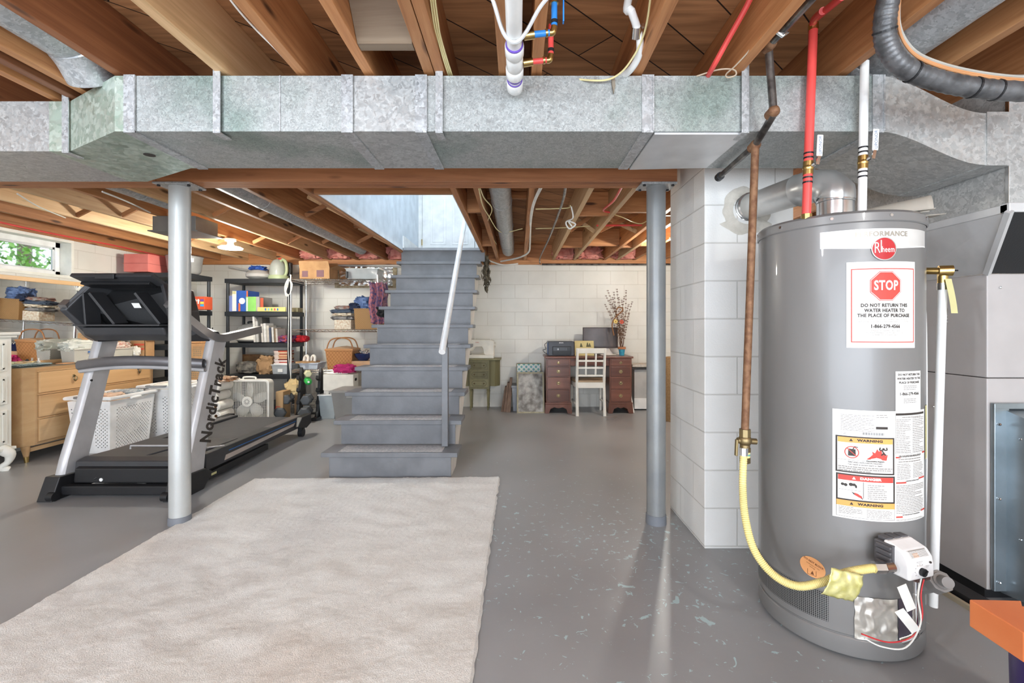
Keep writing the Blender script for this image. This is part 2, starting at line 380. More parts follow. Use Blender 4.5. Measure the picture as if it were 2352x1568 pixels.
struct(MB().box(3.7, 3.9, -3.2, YF, 0, 2.4).build('wall_right', wlm))
struct(MB().box(1.0, 1.477, 2.44, 2.99, 0, 2.40).build('wall_chimney', block('block_chimney', 'C', (.45, .19+.2032*10), 'F0EEEA', 'D9D6D0', .7), bevel=.004))
# rim board above the foundation, sill plates
struct(MB().box(XL, -1.53, YF-.045, YF+.15, 2.11, 2.40).box(-.485, 4.0, YF-.045, YF+.15, 2.11, 2.40).box(-1.53, -.485, YF-.045, YF+.15, 2.11, 2.185).build('trim_1', MATS['fir_X']))
struct(MB().box(XL-.15, XL+.02, -3.2, YF-.045, 2.11, 2.40).build('trim_2', MATS['fir_Y']))
# subfloor boards laid on the diagonal
def subfloor():
    m, nt, b = _nt('diagonal_boards'); b.inputs['Roughness'].default_value = .75
    g = N(nt, 'NewGeometry'); mp = N(nt, 'Mapping'); mp.inputs['Rotation'].default_value = (0, 0, math.radians(-42)); nt.links.new(g.outputs[0], mp.inputs[0])
    br = N(nt, 'TexBrick', i_Scale=1.0, offset=.4); br.inputs['Brick Width'].default_value = 2.6; br.inputs['Row Height'].default_value = .19; br.inputs['Mortar Size'].default_value = .003; br.inputs['Mortar Smooth'].default_value = .1
    br.inputs['Color1'].default_value = lin('C69468'); br.inputs['Color2'].default_value = lin('A87850'); br.inputs['Mortar'].default_value = lin('20130C'); nt.links.new(mp.outputs[0], br.inputs[0])
    mp2 = N(nt, 'Mapping'); mp2.inputs['Rotation'].default_value = (0, 0, math.radians(-42)); mp2.inputs['Scale'].default_value = (1.2, 16, 1); nt.links.new(g.outputs[0], mp2.inputs[0])
    n = N(nt, 'TexNoise', i_Scale=1.5, i_Detail=6.0, i_Distortion=1.0); nt.links.new(mp2.outputs[0], n.inputs[0]); r = ramp(nt, n.outputs[0], [(.3, (.62, .56, .5)), (.7, (1.15, 1.12, 1.08))])
    mu = N(nt, 'MixRGB', blend_type='MULTIPLY'); mu.inputs[0].default_value = 1; nt.links.new(br.outputs[0], mu.inputs[1]); nt.links.new(r.outputs[0], mu.inputs[2])
    v = N(nt, 'TexVoronoi', i_Scale=1.6); nt.links.new(g.outputs[0], v.inputs[0]); kr = ramp(nt, v.outputs['Distance'], [(.035, (1, 1, 1)), (.075, (0, 0, 0))])
    mk = N(nt, 'MixRGB'); nt.links.new(kr.outputs[0], mk.inputs[0]); nt.links.new(mu.outputs[0], mk.inputs[1]); mk.inputs[2].default_value = lin('24140C')
    nt.links.new(mk.outputs[0], b.inputs['Base Color']); bump(nt, b, n.outputs[0], .2); return m
SX0, SX1, SY0, SY1 = -1.51, -.50, 3.41, 5.93
mb = MB().box(XL-.15, 4.0, -3.2, SY0-.03, 2.40, 2.43).box(XL-.15, SX0-.013, SY0-.03, YF+.15, 2.40, 2.43).box(SX1+.013, 4.0, SY0-.03, YF+.15, 2.40, 2.43)
struct(mb.build('ceiling', subfloor()))
# stairwell above the opening
dw = mat('stairwell_paint', 'DCE2E6', .5, bs=.1)
struct(MB().box(SX0-.012, SX0, SY0, 6.93, 2.19, 4.7).build('wall_stairwell_left', dw))
struct(MB().box(SX1, SX1+.012, SY0, 6.93, 2.19, 4.7).build('wall_stairwell_right', dw))
struct(MB().box(-2.4, .3, SY0-.03, SY0-.005, 2.43, 4.7).build('wall_stairwell_near', dw))
struct(MB().box(-2.4, .3, 6.93, 7.05, 2.2, 4.7).build('wall_landing_far', dw))
struct(MB().box(-2.42, .32, SY0-.03, 7.05, 4.7, 4.75).build('ceiling_stairwell', mat('white_ceiling', 'F0F0EE', .6)))
struct(MB().box(-1.50, -.48, SY1+.02, 6.93, 2.19, 2.222).build('floor_landing', MATS['grey_paint']))
struct(MB().box(SX0, SX0+.014, SY1+.03, 6.90, 2.222, 2.38).build('baseboard_landing', MATS['white_paint']))
# door at the head of the stairs
dr = MB().box(-1.45, -.66, 6.89, 6.925, 2.23, 4.26)
d = struct(dr.build('door_1', MATS['white_paint'], bevel=.003))
for x0 in (-1.33, -.995):
    for z0, z1 in ((2.43, 3.15), (3.3, 3.95), (4.03, 4.18)):
        MB().box(x0, x0+.24, 6.883, 6.89, z0, z1).box(x0+.035, x0+.205, 6.877, 6.884, z0+.035, z1-.035).build('panel', MATS['white_paint'], d, bevel=.004)
for z in (2.42, 3.2, 4.0): MB().cyl((-1.455, 6.882, z), (-1.455, 6.882, z+.09), .008, 8).build('hinge', MATS['brass'], d)
MB().sphere((-.74, 6.845, 3.2), .027, 12).cyl((-.74, 6.89, 3.2), (-.74, 6.85, 3.2), .012, 10).build('knob', MATS['brass'], d, smooth=True)
struct(MB().box(-1.54, -1.455, 6.90, 6.928, 2.222, 4.35).box(-.655, -.57, 6.90, 6.928, 2.222, 4.35).box(-1.54, -.57, 6.90, 6.928, 4.265, 4.35).build('trim_3', MATS['white_paint'], bevel=.003))
# basement window: recessed frame, sash, glass
cas = mat('casing_white', 'EFEDE2', .5, bs=.15)
w1 = struct(MB().box(XL-.2, XL+.01, WY0, WY1, WZ0, WZ0+.03).box(XL-.2, XL+.01, WY0, WY1, WZ1-.03, WZ1).box(XL-.2, XL+.01, WY0, WY0+.03, WZ0+.03, WZ1-.03).box(XL-.2, XL+.01, WY1-.03, WY1, WZ0+.03, WZ1-.03).build('window_1', cas, bevel=.002))
a0, a1, c0, c1 = WY0+.03, WY1-.03, WZ0+.03, WZ1-.03
MB().box(XL-.15, XL-.11, a0, a1, c0, c0+.045).box(XL-.15, XL-.11, a0, a1, c1-.055, c1).box(XL-.15, XL-.11, a0, a0+.05, c0, c1).box(XL-.15, XL-.11, a1-.05, a1, c0, c1).build('sash', MATS['white_plastic'], w1, bevel=.002)
MB().box(XL-.14, XL-.12, a0+.05, a1-.05, c1-.075, c1-.055).box(XL-.14, XL-.12, (a0+a1)/2-.01, (a0+a1)/2+.01, c1-.075, c1-.02).box(XL-.14, XL-.12, a1-.07, a1-.05, c0+.045, c1-.055).box(XL-.14, XL-.12, a0+.05, a0+.07, c0+.045, c1-.055).box(XL-.14, XL-.12, a0+.05, a1-.05, c0+.045, c0+.06).build('sash_rail', mat('grey_plastic', 'D5D6D6', .4), w1)
MB().box(XL-.134, XL-.130, a0+.07, a1-.07, c0+.06, c1-.075).build('pane', MATS['glass_clear'], w1)
# outdoors beyond the window
gm = mat('grass', '5C7A3A', .9, c2='86A35C', scale=3); struct(MB().box(-30, XL-.35, -20, 30, 1.45, 1.55).build('floor_lawn', gm))
leaf = mat('tree_leaf', '4C8038', .6, c2='9CC766', scale=2); leaf2 = mat('tree_leaf_dark', '2F5A3A', .6, c2='5F9463', scale=2); barkm = mat('bark', '5B4E46', .9, c2='786A60', scale=8, bs=.6)
def tree(x, y, h, cr, lm, label, n=900, sd=1, low=.2):
    rnd = random.Random(sd); t = thing('tree', label, 'tree', (x, y, 1.55), 'trees outside the window')
    MB().tube([(x, y, 1.5), (x+.05, y, 1.5+h*.5), (x, y+.05, 1.5+h)], [.16, .13, .05], 10).build('trunk', barkm, t, smooth=True)
    mb = MB()
    for i in range(n):
        a = rnd.uniform(0, 2*PI); q = rnd.random()**.4*cr; z = 1.5+h*rnd.uniform(low, 1.1); c = Vector((x+q*math.cos(a), y+q*math.sin(a), z))
        u = Vector((rnd.uniform(-1, 1), rnd.uniform(-1, 1), rnd.uniform(-1, 1))).normalized(); v = u.cross(Vector((rnd.uniform(-1, 1), .3, rnd.uniform(-1, 1)))).normalized(); s_ = rnd.uniform(.05, .10)
        mb._a([c-u*s_, c+v*s_*.5, c+u*s_, c-v*s_*.5], [(0, 1, 2, 3)])
    mb.build('foliage', lm, t)
tree(-10.2, 8.4, 4.2, 1.3, leaf, 'bright leafy tree with a dark trunk right of centre in the window view', 3600, 3, 0.02)
tree(-8.4, 5.4, 3.6, 1.4, leaf2, 'dark bushy evergreen filling the left part of the window view', 3800, 5, 0.0)
tree(-12.5, 11.5, 5, 2.2, leaf, 'pale tree farther away at the right edge of the window view', 2600, 8, 0.0)
# ---------------------------------------------------------------- beam, posts
ZJ = 2.17
bmm = MB().box(XL, -2.15, 2.70, 2.745, 2.05, ZJ-.001).box(XL, .945, 2.746, 2.79, 2.05, ZJ-.001).box(-2.148, .945, 2.70, 2.745, 2.05, ZJ-.001).box(XL, .945, 2.791, 2.83, 2.05, ZJ-.001)
tag(bmm.build('main_beam', MATS['fir_beam'], bevel=.003), 'long built-up wooden main beam running across the room under the joists on two steel posts', 'beam')
def post(x, y, name, label, c1, c2, plx, seed):
    pm = mat(name, c1, .38, .25, c2=c2, scale=5, bs=.25, bscale=120)
    t = thing('steel_post', label, 'post', (x, y, 0), 'steel posts under the main beam')
    MB().lathe([(0, 0), (.06, 0), (.0575, .012), (.0565, .05), (.0565, 2.036), (0, 2.036)], (x, y, 0), 32).build('column', pm, t, smooth=True)
    MB().box(x-plx, x+plx, y-.075, y+.075, 2.037, 2.0485).build('cap_plate', GALVP, t, bevel=.002)
    mb = MB()
    for sx in (-1, 1):
        for sy in (-1, 1): mb.cyl((x+sx*(plx-.02), y+sy*.05, 2.028), (x+sx*(plx-.02), y+sy*.05, 2.037), .009, 6)
    mb.build('bolt', MATS['dark_metal'], t)
    mb = MB(); mb.lathe([(.0595, 0), (.0615, 0), (.0600, .045+.01*seed), (.0580, .047+.01*seed)], (x, y, 0), 24); mb.build('paint_collar', mat('collar_grey', '74777D', .45), t, smooth=True)
post(-2.055, 2.765, 'post_silver', 'silver steel post in front of the treadmill, left end of the beam span', 'B9BAB7', 'C4C5C2', .11, 0)
post(.838, 2.765, 'post_grey', 'dull grey steel post beside the white block chimney', '858788', '939492', .105, 1)
# ---------------------------------------------------------------- joists
ORD = ['first', 'second', 'third', 'fourth', 'fifth', 'sixth', 'seventh', 'eighth', 'ninth', 'tenth', 'eleventh', 'twelfth']
def joist(x, y0, y1, m, label, wdt=.04, z0=ZJ, z1=2.399):
    tag(MB().box(x, x+wdt, y0, y1, z0, z1).build('floor_joist', MATS[m], bevel=.002), label, 'joist', 'bare wooden ceiling joists')
FJ = [(-2.34, 'fir_dark_Y'), (-2.02, 'fir_Y'), (-1.93, 'fir_dark_Y'), (-1.84, 'fir_Y'), (-1.575, 'fir_dark_Y'), (-1.165, 'fir_light_Y'), (-.86, 'fir_Y'), (-.60, 'fir_Y'), (-.365, 'fir_Y'), (-.322, 'fir_Y'), (-.075, 'fir_Y'), (.052, 'fir_Y'), (.443, 'fir_Y'), (.825, 'fir_Y'), (1.243, 'fir_Y'), (1.612, 'fir_Y'), (2.02, 'fir_Y'), (2.43, 'fir_Y')]
nm = ['leftmost joist of all above the near side of the big duct', 'joist in the close group of three beside the far left round duct, its left one', 'joist in the close group of three beside the far left round duct, its middle one', 'joist in the close group of three beside the far left round duct, its right one',
      'dark brown joist just right of the top left round duct', 'wide pale joist fourth back from the white drain pipe toward the left', 'joist with a grey cable beside it, between the wide pale joist and the boxed bay', 'joist along the left side of the boxed return bay', 'joist along the right side of the boxed return bay, left one of a doubled pair', 'joist with yellow cables on its right, right one of a doubled pair',
      'narrow joist just left of the white capped drain pipe', 'joist just right of the white capped drain pipe with blue and red tubes', 'joist behind the white hose and yellow cable above the duct', 'joist carrying the upper gas pipe, right of the red tube', 'joist between the red riser pipe and the black flexible line', 'joist just right of the round duct at the top right', 'joist above the furnace, behind the black flexible line', 'rightmost joist above the furnace']
for (x, m), l in zip(FJ, nm): joist(x, -1.6, 2.76, m, l, .045 if x == -1.165 else .04)
BL = [-1.96, -2.376, -2.79, -3.20, -3.61, -4.02, -4.43]
for i, x in enumerate(BL): joist(x, 2.77, YF-.05, ['fir_Y', 'fir_Y', 'fir_light_Y', 'fir_Y', 'fir_light_Y', 'fir_light_Y', 'fir_Y'][i], ORD[i]+' joist left of the stair opening, behind the beam')
joist(-1.565, 2.77, YF-.05, 'fir_Y', 'long trimmer joist along the left edge of the stair opening'); joist(-.485, 2.77, YF-.05, 'fir_Y', 'long trimmer joist along the right edge of the stair opening')
BR = [-.32, .08, .50, .81, 1.25, 1.44, 1.69, 2.1, 2.5, 2.9]
for i, x in enumerate(BR): joist(x, 2.77, YF-.05, 'fir_Y' if i < 2 else 'fir_light_Y' if i in (2, 3, 5) else 'fir_Y', ORD[i]+' joist right of the stair opening, behind the beam')
tag(MB().box(SX0, SX1+.01, 3.365, 3.405, ZJ+.005, 2.399).build('header_board', MATS['fir_X']), 'short header board closing the near end of the stair opening', 'board')
# solid blocking and diagonal bridging
def block_(x0, x1, y, label, h=.22, m='fir_X'):
    tag(MB().box(x0+.002, x1-.002, y, y+.04, 2.395-h, 2.395).build('blocking_board', MATS[m]), label, 'board', 'blocking between joists')
rb = [-.445]+BR
for r_, (yy, lab) in enumerate(((3.95, 'nearer'), (5.6, 'farther'))):
    for i in (0, 1, 3, 4, 5, 6):
        x0 = rb[i]+(.04 if i else 0); x1 = rb[i+1]
        if i == 0: h = .22
        block_(x0, x1, yy+(.12 if i % 2 else 0), 'short blocking board in the %s row, %s bay right of the stair opening' % (lab, ORD[i]), .055 if i in (1,) else .21, 'fir_X')
def bridge(x0, x1, y, label):
    for k, (za, zb) in enumerate(((2.19, 2.375), (2.375, 2.19))):
        tag(MB().bar((x0+.003, y+k*.045, za), (x1-.003, y+k*.045, zb), .038, .018, (0, 1, 0)).build('bridging_strut', MATS['fir_light_Y'] if k else MATS['fir_X']), label+(', rising to the right' if k == 0 else ', falling to the right'), 'strut', 'crossed struts between joists')
xs = [-1.555]+BL
for i in range(6):
    bridge(xs[i+1]+.04, xs[i], 4.1, 'bridging strut in the nearer row, %s bay left of the stairs' % ORD[i])
    bridge(xs[i+1]+.04, xs[i], 5.42, 'bridging strut in the farther row, %s bay left of the stairs' % ORD[i])
block_(-1.92, -1.555, 3.72, 'flat pale blocking board beside the stair opening, near end', .05); block_(-1.92, -1.555, 5.3, 'flat pale blocking board beside the stair opening, far end', .05)
bridge(.54, .81, 4.75, 'diagonal bridging strut over the desk side, middle of the third bay')
bridge(.85, 1.25, 4.75, 'diagonal bridging strut over the desk side, middle of the fourth bay')
# pink insulation tufts at the joist ends
pk = mat('pink_insulation', 'C9736A', .95, c2='E09B8C', scale=14, bs=.8, bscale=60)
for i, (x, y_) in enumerate(((1.05, 6.60), (.66, 6.62), (1.55, 6.6), (-1.75, 6.62), (-2.16, 6.6), (-2.6, 6.61), (-3.0, 6.6))):
    tag(MB().blob((x, y_, 2.26), (.15, .09, .09), i, .5, 4).build('insulation_tuft', pk, smooth=True), 'pink fibreglass tuft stuffed at a joist end, %s' % ['above the right end of the desk', 'above the monitor', 'right of the steel post', 'just left of the stairs', 'above the foil covered window', 'above the open cardboard box', 'above the wire shelf corner'][i], 'insulation', 'insulation at the joist ends')
# boxed return bay
wood('old_panel', '5E4A38', '7C6650', '92806A', 'X', .6, knots=False)
tag(MB().prism([(1.30, 2.395), (1.48, 2.395), (1.62, 2.19), (1.62, 2.172), (1.58, 2.172), (1.44, 2.34), (1.30, 2.34)], 'X', -.558, -.368).build('sloping_board', MATS['old_panel']), 'sloping wooden panel boxing in a joist bay above the big duct', 'panel')
# ---------------------------------------------------------------- big rectangular duct
DY0, DY1, DZ0, DZ1 = 1.76, 2.17, 1.945, 2.160
def sect(pts):   # list of (x, y0, y1, z0, z1)
    mb = MB(); vs = []; fs = []
    for x, y0, y1, z0, z1 in pts: vs += [(x, y0, z0), (x, y1, z0), (x, y1, z1), (x, y0, z1)]
    for i in range(len(pts)-1):
        for k in range(4): l = (k+1) % 4; fs.append((i*4+k, (i+1)*4+k, (i+1)*4+l, i*4+l))
    fs += [(0, 1, 2, 3), tuple((len(pts)-1)*4+k for k in (3, 2, 1, 0))]
    return mb._a(vs, fs)
duct = thing('main_duct', 'long rectangular galvanized duct crossing the room below the joists in front of the beam', 'duct', (0, DY0, DZ0))
J = .2
sect([(-4.6, DY0+J, DY1+J, DZ0, DZ1), (-2.02, DY0+J, DY1+J, DZ0, DZ1)]).build('duct_section', GALV2, duct, label='left run with large spangles')
sect([(-2.02, DY0+J, DY1+J, DZ0, DZ1), (-1.93, DY0+J, DY1+J, DZ0, DZ1), (-1.56, DY0, DY1, DZ0, DZ1), (-1.50, DY0, DY1, DZ0, DZ1)]).build('duct_section', galv('galv_green', '9FAFA0', 'C9D4C8', 50, .42, .5), duct, label='greenish offset bend')
XS = [-1.50, -.64, -.36, .50, 1.39]
for i in range(4): sect([(XS[i], DY0, DY1, DZ0, DZ1), (XS[i+1], DY0, DY1, DZ0, DZ1)]).build('duct_section', [GALV, GALV2, GALV, GALV][i], duct)
sc = [(1.39, 0)]; pts = []
for i in range(13):
    t = i/12; e = t*t*(3-2*t); pts.append((1.39+.42*t, DY0, DY1, DZ0-.13*e, DZ1-.145*e))
sect(pts).build('duct_section', galv('galv_leaf', 'ABACAA', 'CCCCC9', 70, .4, .5), duct, smooth=True, label='downward curving end with large spangles')
sect([(1.81, DY0-.004, DY1+.004, 1.812, 2.019), (1.90, DY0-.004, DY1+.004, 1.812, 2.019)]).build('collar', GALV2, duct)
for x in (-1.50, -.66, -.375, .50, 1.39):      # drive seams
    mb = MB().box(x-.022, x+.022, DY0-.0055, DY0, DZ0-.0065, DZ1+.002).box(x-.022, x+.022, DY0-.005, DY1, DZ0-.006, DZ0-.0005).box(x+.018, x+.024, DY0-.009, DY0-.004, DZ0, DZ1)
    mb.build('seam_strip', GALVP, duct)
for x in (-.92,): MB().box(x-.002, x+.002, DY0-.003, DY0, DZ0, DZ1).build('seam_strip', GALVP, duct)
MB().prism([(.53, DY0+.008), (.885, DY0+.008), (.885, DY1-.03), (.53, DY1-.005)], 'Z', DZ0-.009, DZ0-.001).build('patch_panel', MATS['sheet_metal'], duct, label='smooth bright patch panel on the underside')
MB().lathe([(0, -.002), (.022, -.002), (.022, .0), (0, 0)], (-1.62, 2.0, DZ0), 16).build('test_hole_plug', MATS['dark_line'], duct)
def strap(x, y, lab):
    t = MB().box(x-.014, x+.014, y-.010, y-.006, DZ0-.008, 2.195).box(x-.014, x+.014, y-.010, y+.03, 2.195, 2.199).box(x-.014, x+.014, y-.010, y+.06, DZ0-.012, DZ0-.0075)
    tag(t.build('hanger_strap', GALVP), 'metal hanger strap on the front of the big duct, '+lab, 'strap', 'duct hanger straps')
strap(wx(152, 1.95), 1.955, 'at the far left bend'); strap(wx(503, DY0), DY0-.005, 'under the wide pale joist'); strap(wx(1010, DY0), DY0-.005, 'under the doubled joist'); strap(wx(1708, DY0), DY0-.005, 'left of the gas pipe')
tag(MB().prism([(1.4, 0), (1.412, .0), (1.414, -.03), (1.408, -.058), (1.402, -.03)], 'Y', DY0-.012, DY0-.001, M=Matrix.Translation((-1.04, 0, 2.145))).build('dried_leaf', mat('old_tape', '8C8273', .9)), 'small torn scrap hanging on the front of the big duct', 'scrap')
# round ducts
def rduct(P, r, label, n=28, name='round_duct'):
    t = thing(name, label, 'duct', P[0]); P = smoothpath(P, 6) if len(P) > 2 else P
    MB().tube(P, r, n).build('pipe', GALVP, t, smooth=True)
    a, b = Vector(P[0]), Vector(P[-1]); L = (b-a).length; k = max(1, int(L/1.1))
    for i in range(1, k+1):
        c = a.lerp(b, i/(k+.6)); d = (b-a).normalized()
        if len(P) == 2: MB().tube([c-d*.008, c-d*.004, c+d*.004, c+d*.008], [r, r+.004, r+.004, r], n).build('crimp_ring', GALVP, t, smooth=True)
rduct([(-2.17, 2.9, 2.27), (-2.17, 6.3, 2.27)], .082, 'round galvanized duct between joists left of the stairs, behind the beam')
rduct([(-2.99, 2.95, 2.27), (-2.99, 4.0, 2.27)], .075, 'short round galvanized duct above the metal register box, left behind the beam')
rduct([(-.14, 2.9, 2.265), (-.14, 6.4, 2.265)], .086, 'round grey duct between joists just right of the stairs')
rduct([(-1.71, .2, 2.28), (-1.71, 1.62, 2.28), (-1.71, 1.75, 2.26), (-1.72, 1.84, 2.19)], .085, 'round galvanized duct at the top left dropping into the big duct')
rduct([(1.445, .2, 2.285), (1.445, 1.72, 2.285), (1.445, 1.86, 2.26), (1.45, 1.93, 2.17)], .108, 'large round galvanized duct at the top right feeding the big duct')
tag(MB().box(-3.23, -2.85, 4.02, 4.32, 2.04, ZJ-.002).box(-3.26, -2.82, 4.0, 4.34, 2.03, 2.04).build('register_box', mat('grey_metal_box', '8B8D8C', .4, .7), bevel=.002), 'grey metal register box hung under the joists behind the silver post', 'register box')
# ---------------------------------------------------------------- stairs
st = thing('staircase', 'grey painted wooden staircase rising to the lit stair opening', 'stairs', (-1.01, 3.56, 0))
SP = mat('stair_paint', '6C6D70', .42, c2='7A7B7E', bs=.3, bscale=50)
R_, RUN, TY = .202, .246, 3.56
gritm = mat('grit_strip', '9D9A98', .8, c2='BBB4B2', scale=60, bs=.8, bscale=300)
strm = mat('stringer_paint', 'D6D2CC', .5, c2='E3DFD8', scale=4, bs=.2)
for i in range(10):
    z = R_*(i+1); y = TY+RUN*i
    tr = MB().box(-1.545, -.475, y, y+RUN+.028, z-.035, z).build('tread', SP, st, bevel=.004)
    MB().box(-1.42, -.60, y+.03, y+RUN-.01, z, z+.002).build('grit_strip', gritm, tr)
for i in range(11):
    z = R_*i; y = TY+.03+RUN*i
    MB().box(-1.49, -.53, y, y+.018, z+(.0005 if i else 0), z+R_-(.0355 if i < 10 else .02)).build('riser', SP, st)
for x0, x1 in ((-1.488, -1.452), (-.568, -.532)):
    poly = [(TY+.05, 0)]
    for i in range(10):
        poly += [(TY+.05+RUN*i, R_*(i+1)-.036), (TY+.05+RUN*(i+1), R_*(i+1)-.036)]
    poly += [(TY+.05+RUN*10, 1.75), (TY+.33, 0)]
    MB().prism(poly, 'X', x0, x1).build('stringer', strm, st, label='off-white notched stringer')
MB().box(-1.545, -.44, TY+RUN*10, TY+RUN*10+.03, R_*11-.17, R_*11-.012).box(-1.46, -.50, TY+RUN*10-.02, TY+RUN*10+.05, R_*11-.012, R_*11).build('landing_nosing', SP, st, bevel=.003)
hr = thing('handrail', 'round white handrail on a grey post at the right side of the stairs', 'handrail', (-.60, 3.78, .202))
MB().box(-.628, -.578, 3.74, 3.80, .2045, 1.02).build('post', SP, hr, bevel=.003)
MB().cyl((-.585, 3.50, .995), (-.625, 5.75, 2.82), .026, 20).build('rail', mat('rail_white', 'E6E4E2', .3), hr, smooth=True)
MB().bar((-.60, 3.77, 1.0), (-.596, 3.80, 1.2), .03, .006).build('bracket', MATS['dark_metal'], hr)
# ---------------------------------------------------------------- rug
def rugm():
    m, nt, b = _nt('cream_shag'); b.inputs['Roughness'].default_value = .97; b.inputs['Sheen Weight'].default_value = .3
    co = coords(nt); n = N(nt, 'TexNoise', i_Scale=2.0, i_Detail=8.0, i_Roughness=.65); nt.links.new(co, n.inputs[0])
    r = ramp(nt, n.outputs[0], [(.3, 'DAD4CA'), (.5, 'E4DFD7'), (.7, 'ECE9E2')])
    s = N(nt, 'TexNoise', i_Scale=.8, i_Detail=6.0, i_Distortion=.6); nt.links.new(co, s.inputs[0]); sr = ramp(nt, s.outputs[0], [(.56, (0, 0, 0)), (.72, (.55, .55, .55))])
    mx = N(nt, 'MixRGB'); nt.links.new(sr.outputs[0], mx.inputs[0]); nt.links.new(r.outputs[0], mx.inputs[1]); mx.inputs[2].default_value = lin('CDB7A3')
    f = N(nt, 'TexNoise', i_Scale=240.0, i_Detail=4.0); nt.links.new(co, f.inputs[0]); fr_ = ramp(nt, f.outputs[0], [(.3, (.78, .78, .78)), (.62, (1.05, 1.05, 1.05))])
    mu = N(nt, 'MixRGB', blend_type='MULTIPLY'); mu.inputs[0].default_value = 1; nt.links.new(mx.outputs[0], mu.inputs[1]); nt.links.new(fr_.outputs[0], mu.inputs[2])
    v = N(nt, 'TexVoronoi', i_Scale=3.1); nt.links.new(co, v.inputs[0]); vr = ramp(nt, v.outputs['Distance'], [(.018, (1, 1, 1)), (.03, (0, 0, 0))]); m3 = N(nt, 'MixRGB'); nt.links.new(vr.outputs[0], m3.inputs[0]); nt.links.new(mu.outputs[0], m3.inputs[1]); m3.inputs[2].default_value = lin('8B7458')
    nt.links.new(m3.outputs[0], b.inputs['Base Color']); bump(nt, b, f.outputs[0], .55, .005); return m
def rug(u, v):
    x = -2.05+1.90*u; y = .75+2.79*v
    e = min(u, 1-u, v, 1-v); q = noise.noise(Vector((x*9, y*9, 0)))*.006
    if u in (0, 1): x += noise.noise(Vector((y*14, 1, 0)))*.012
    if v in (0, 1): y += noise.noise(Vector((x*14, 2, 0)))*.012
    if v > .5: x += .015*(v-.5)*(1 if u > .5 else .4); y += .04*u*(v-.5)*2
    return (x, y, .016+q+.0035*noise.noise(Vector((x*60, y*60, 3))) if e > .004 else (.002 if e == 0 else .012))
us = MB().grid(rug, 190, 260)
tag(us.build('area_rug', rugm(), smooth=True), 'large cream shaggy rug lying on the grey floor before the stairs', 'rug')
# ---------------------------------------------------------------- pipes above
pvc = thing('drain_pipe', 'white capped drain pipe with purple primer rings hung below the joists at top centre', 'pipe', (-.012, 1.3, 2.085))
MB().cyl((-.012, .75, 2.10), (-.012, 1.70, 2.085), .0245, 24).build('pipe', MATS['pvc'], pvc, smooth=True)
for y0, y1, r in ((1.45, 1.50, .031), (1.50, 1.575, .0285), (1.575, 1.625, .031), (1.655, 1.715, .030)):
    MB().tube([(-.012, y0, 2.087), (-.012, y0+.004, 2.087), (-.012, y1-.004, 2.087), (-.012, y1, 2.087)], [r-.003, r, r, r-.003], 24).build('fitting', MATS['pvc'], pvc, smooth=True)
for y0 in (1.445, 1.63, 1.65): MB().cyl((-.012, y0, 2.087), (-.012, y0+.006, 2.087), .0282, 24).build('primer_ring', MATS['purple'], pvc)
tag(MB().tube(smoothpath([(-.10, 1.36, 2.22), (-.075, 1.37, 2.17), (-.045, 1.385, 2.085), (-.012, 1.39, 2.058), (.02, 1.385, 2.08), (.065, 1.37, 2.15), (.10, 1.36, 2.185)], 5), .006, 6).build('pipe_strap', MATS['grey_plastic'] if 'grey_plastic' in MATS else MATS['pvc'], smooth=True), 'grey plastic hanger strap looped under the white drain pipe', 'strap')
def stub(z0, yb, m, label, up):
    t = thing('water_stub', label, 'pipe', (.02, yb, 2.09))
    MB().cyl((.018, yb, 2.09), (.05, yb, 2.095), .013, 14).build('brass_adapter', MATS['brass'], t, smooth=True)
    MB().cyl((.05, yb, 2.095), (.098, yb, 2.10), .0095, 14).build('tube', m, t, smooth=True)
    MB().tube(smoothpath([(.098, yb, 2.10), (.108, yb, 2.102), (.112, yb, 2.12)], 4), .010, 12).cyl((.085, yb, 2.099), (.092, yb, 2.10), .0115, 12).build('elbow', MATS['brass'], t, smooth=True)
    MB().cyl((.112, yb, 2.12), (.112, yb, up), .0095, 14).build('tube', m, t, smooth=True)
    MB().cyl((.112, yb, 2.128), (.112, yb, 2.138), .0115, 12).build('crimp_ring', MATS['dark_metal'], t)
stub(0, 1.41, MATS['pex_blue'], 'short blue water tube with brass elbow beside the white drain pipe', 2.33)
stub(0, 1.555, MATS['pex_red'], 'short red water tube with brass elbow beside the white drain pipe', 2.22)
t = thing('ball_valve', 'small valve with a blue lever on the upright blue tube', 'valve', (.112, 1.41, 2.20)); MB().cyl((.112, 1.41, 2.19), (.112, 1.41, 2.23), .013, 12).build('body', MATS['brass'], t, smooth=True); MB().cyl((.112, 1.41, 2.21), (.14, 1.41, 2.21), .005, 8).build('stem', MATS['chrome'], t); MB().box(.138, .142, 1.40, 1.415, 2.13, 2.215).build('lever', MATS['pex_blue'], t)
P = [W(1443, 0, 1.5), W(1450, 25, 1.52), W(1462, 60, 1.56), W(1470, 95, 1.6), W(1466, 130, 1.66), W(1448, 160, 1.72), W(1425, 178, 1.80)]
P = [Vector((p.x, p.y, p.z)) for p in P]
hs = thing('white_hose', 'curved white water tube with an orange clip above the duct', 'hose', P[3]); MB().tube(smoothpath([P[0]+Vector((0, -.4, .06))]+P), .013, 14).build('tube', MATS['pvc'], hs, smooth=True)
MB().cyl(P[2]+Vector((.002, 0, 0)), P[2]+Vector((.006, .03, -.02)), .018, 14).build('clamp', MATS['chrome'], hs, smooth=True); MB().bar(P[2]+Vector((.015, 0, .0)), P[2]+Vector((.055, 0, -.0)), .012, .012).build('valve_stem', MATS['chrome'], hs); MB().bar(P[2]+Vector((.045, 0, .012)), P[2]+Vector((.058, .0, -.03)), .01, .006).build('orange_clip', mat('orange', 'E0825A', .5), hs)
def wp(L): return [W(*q) for q in L]
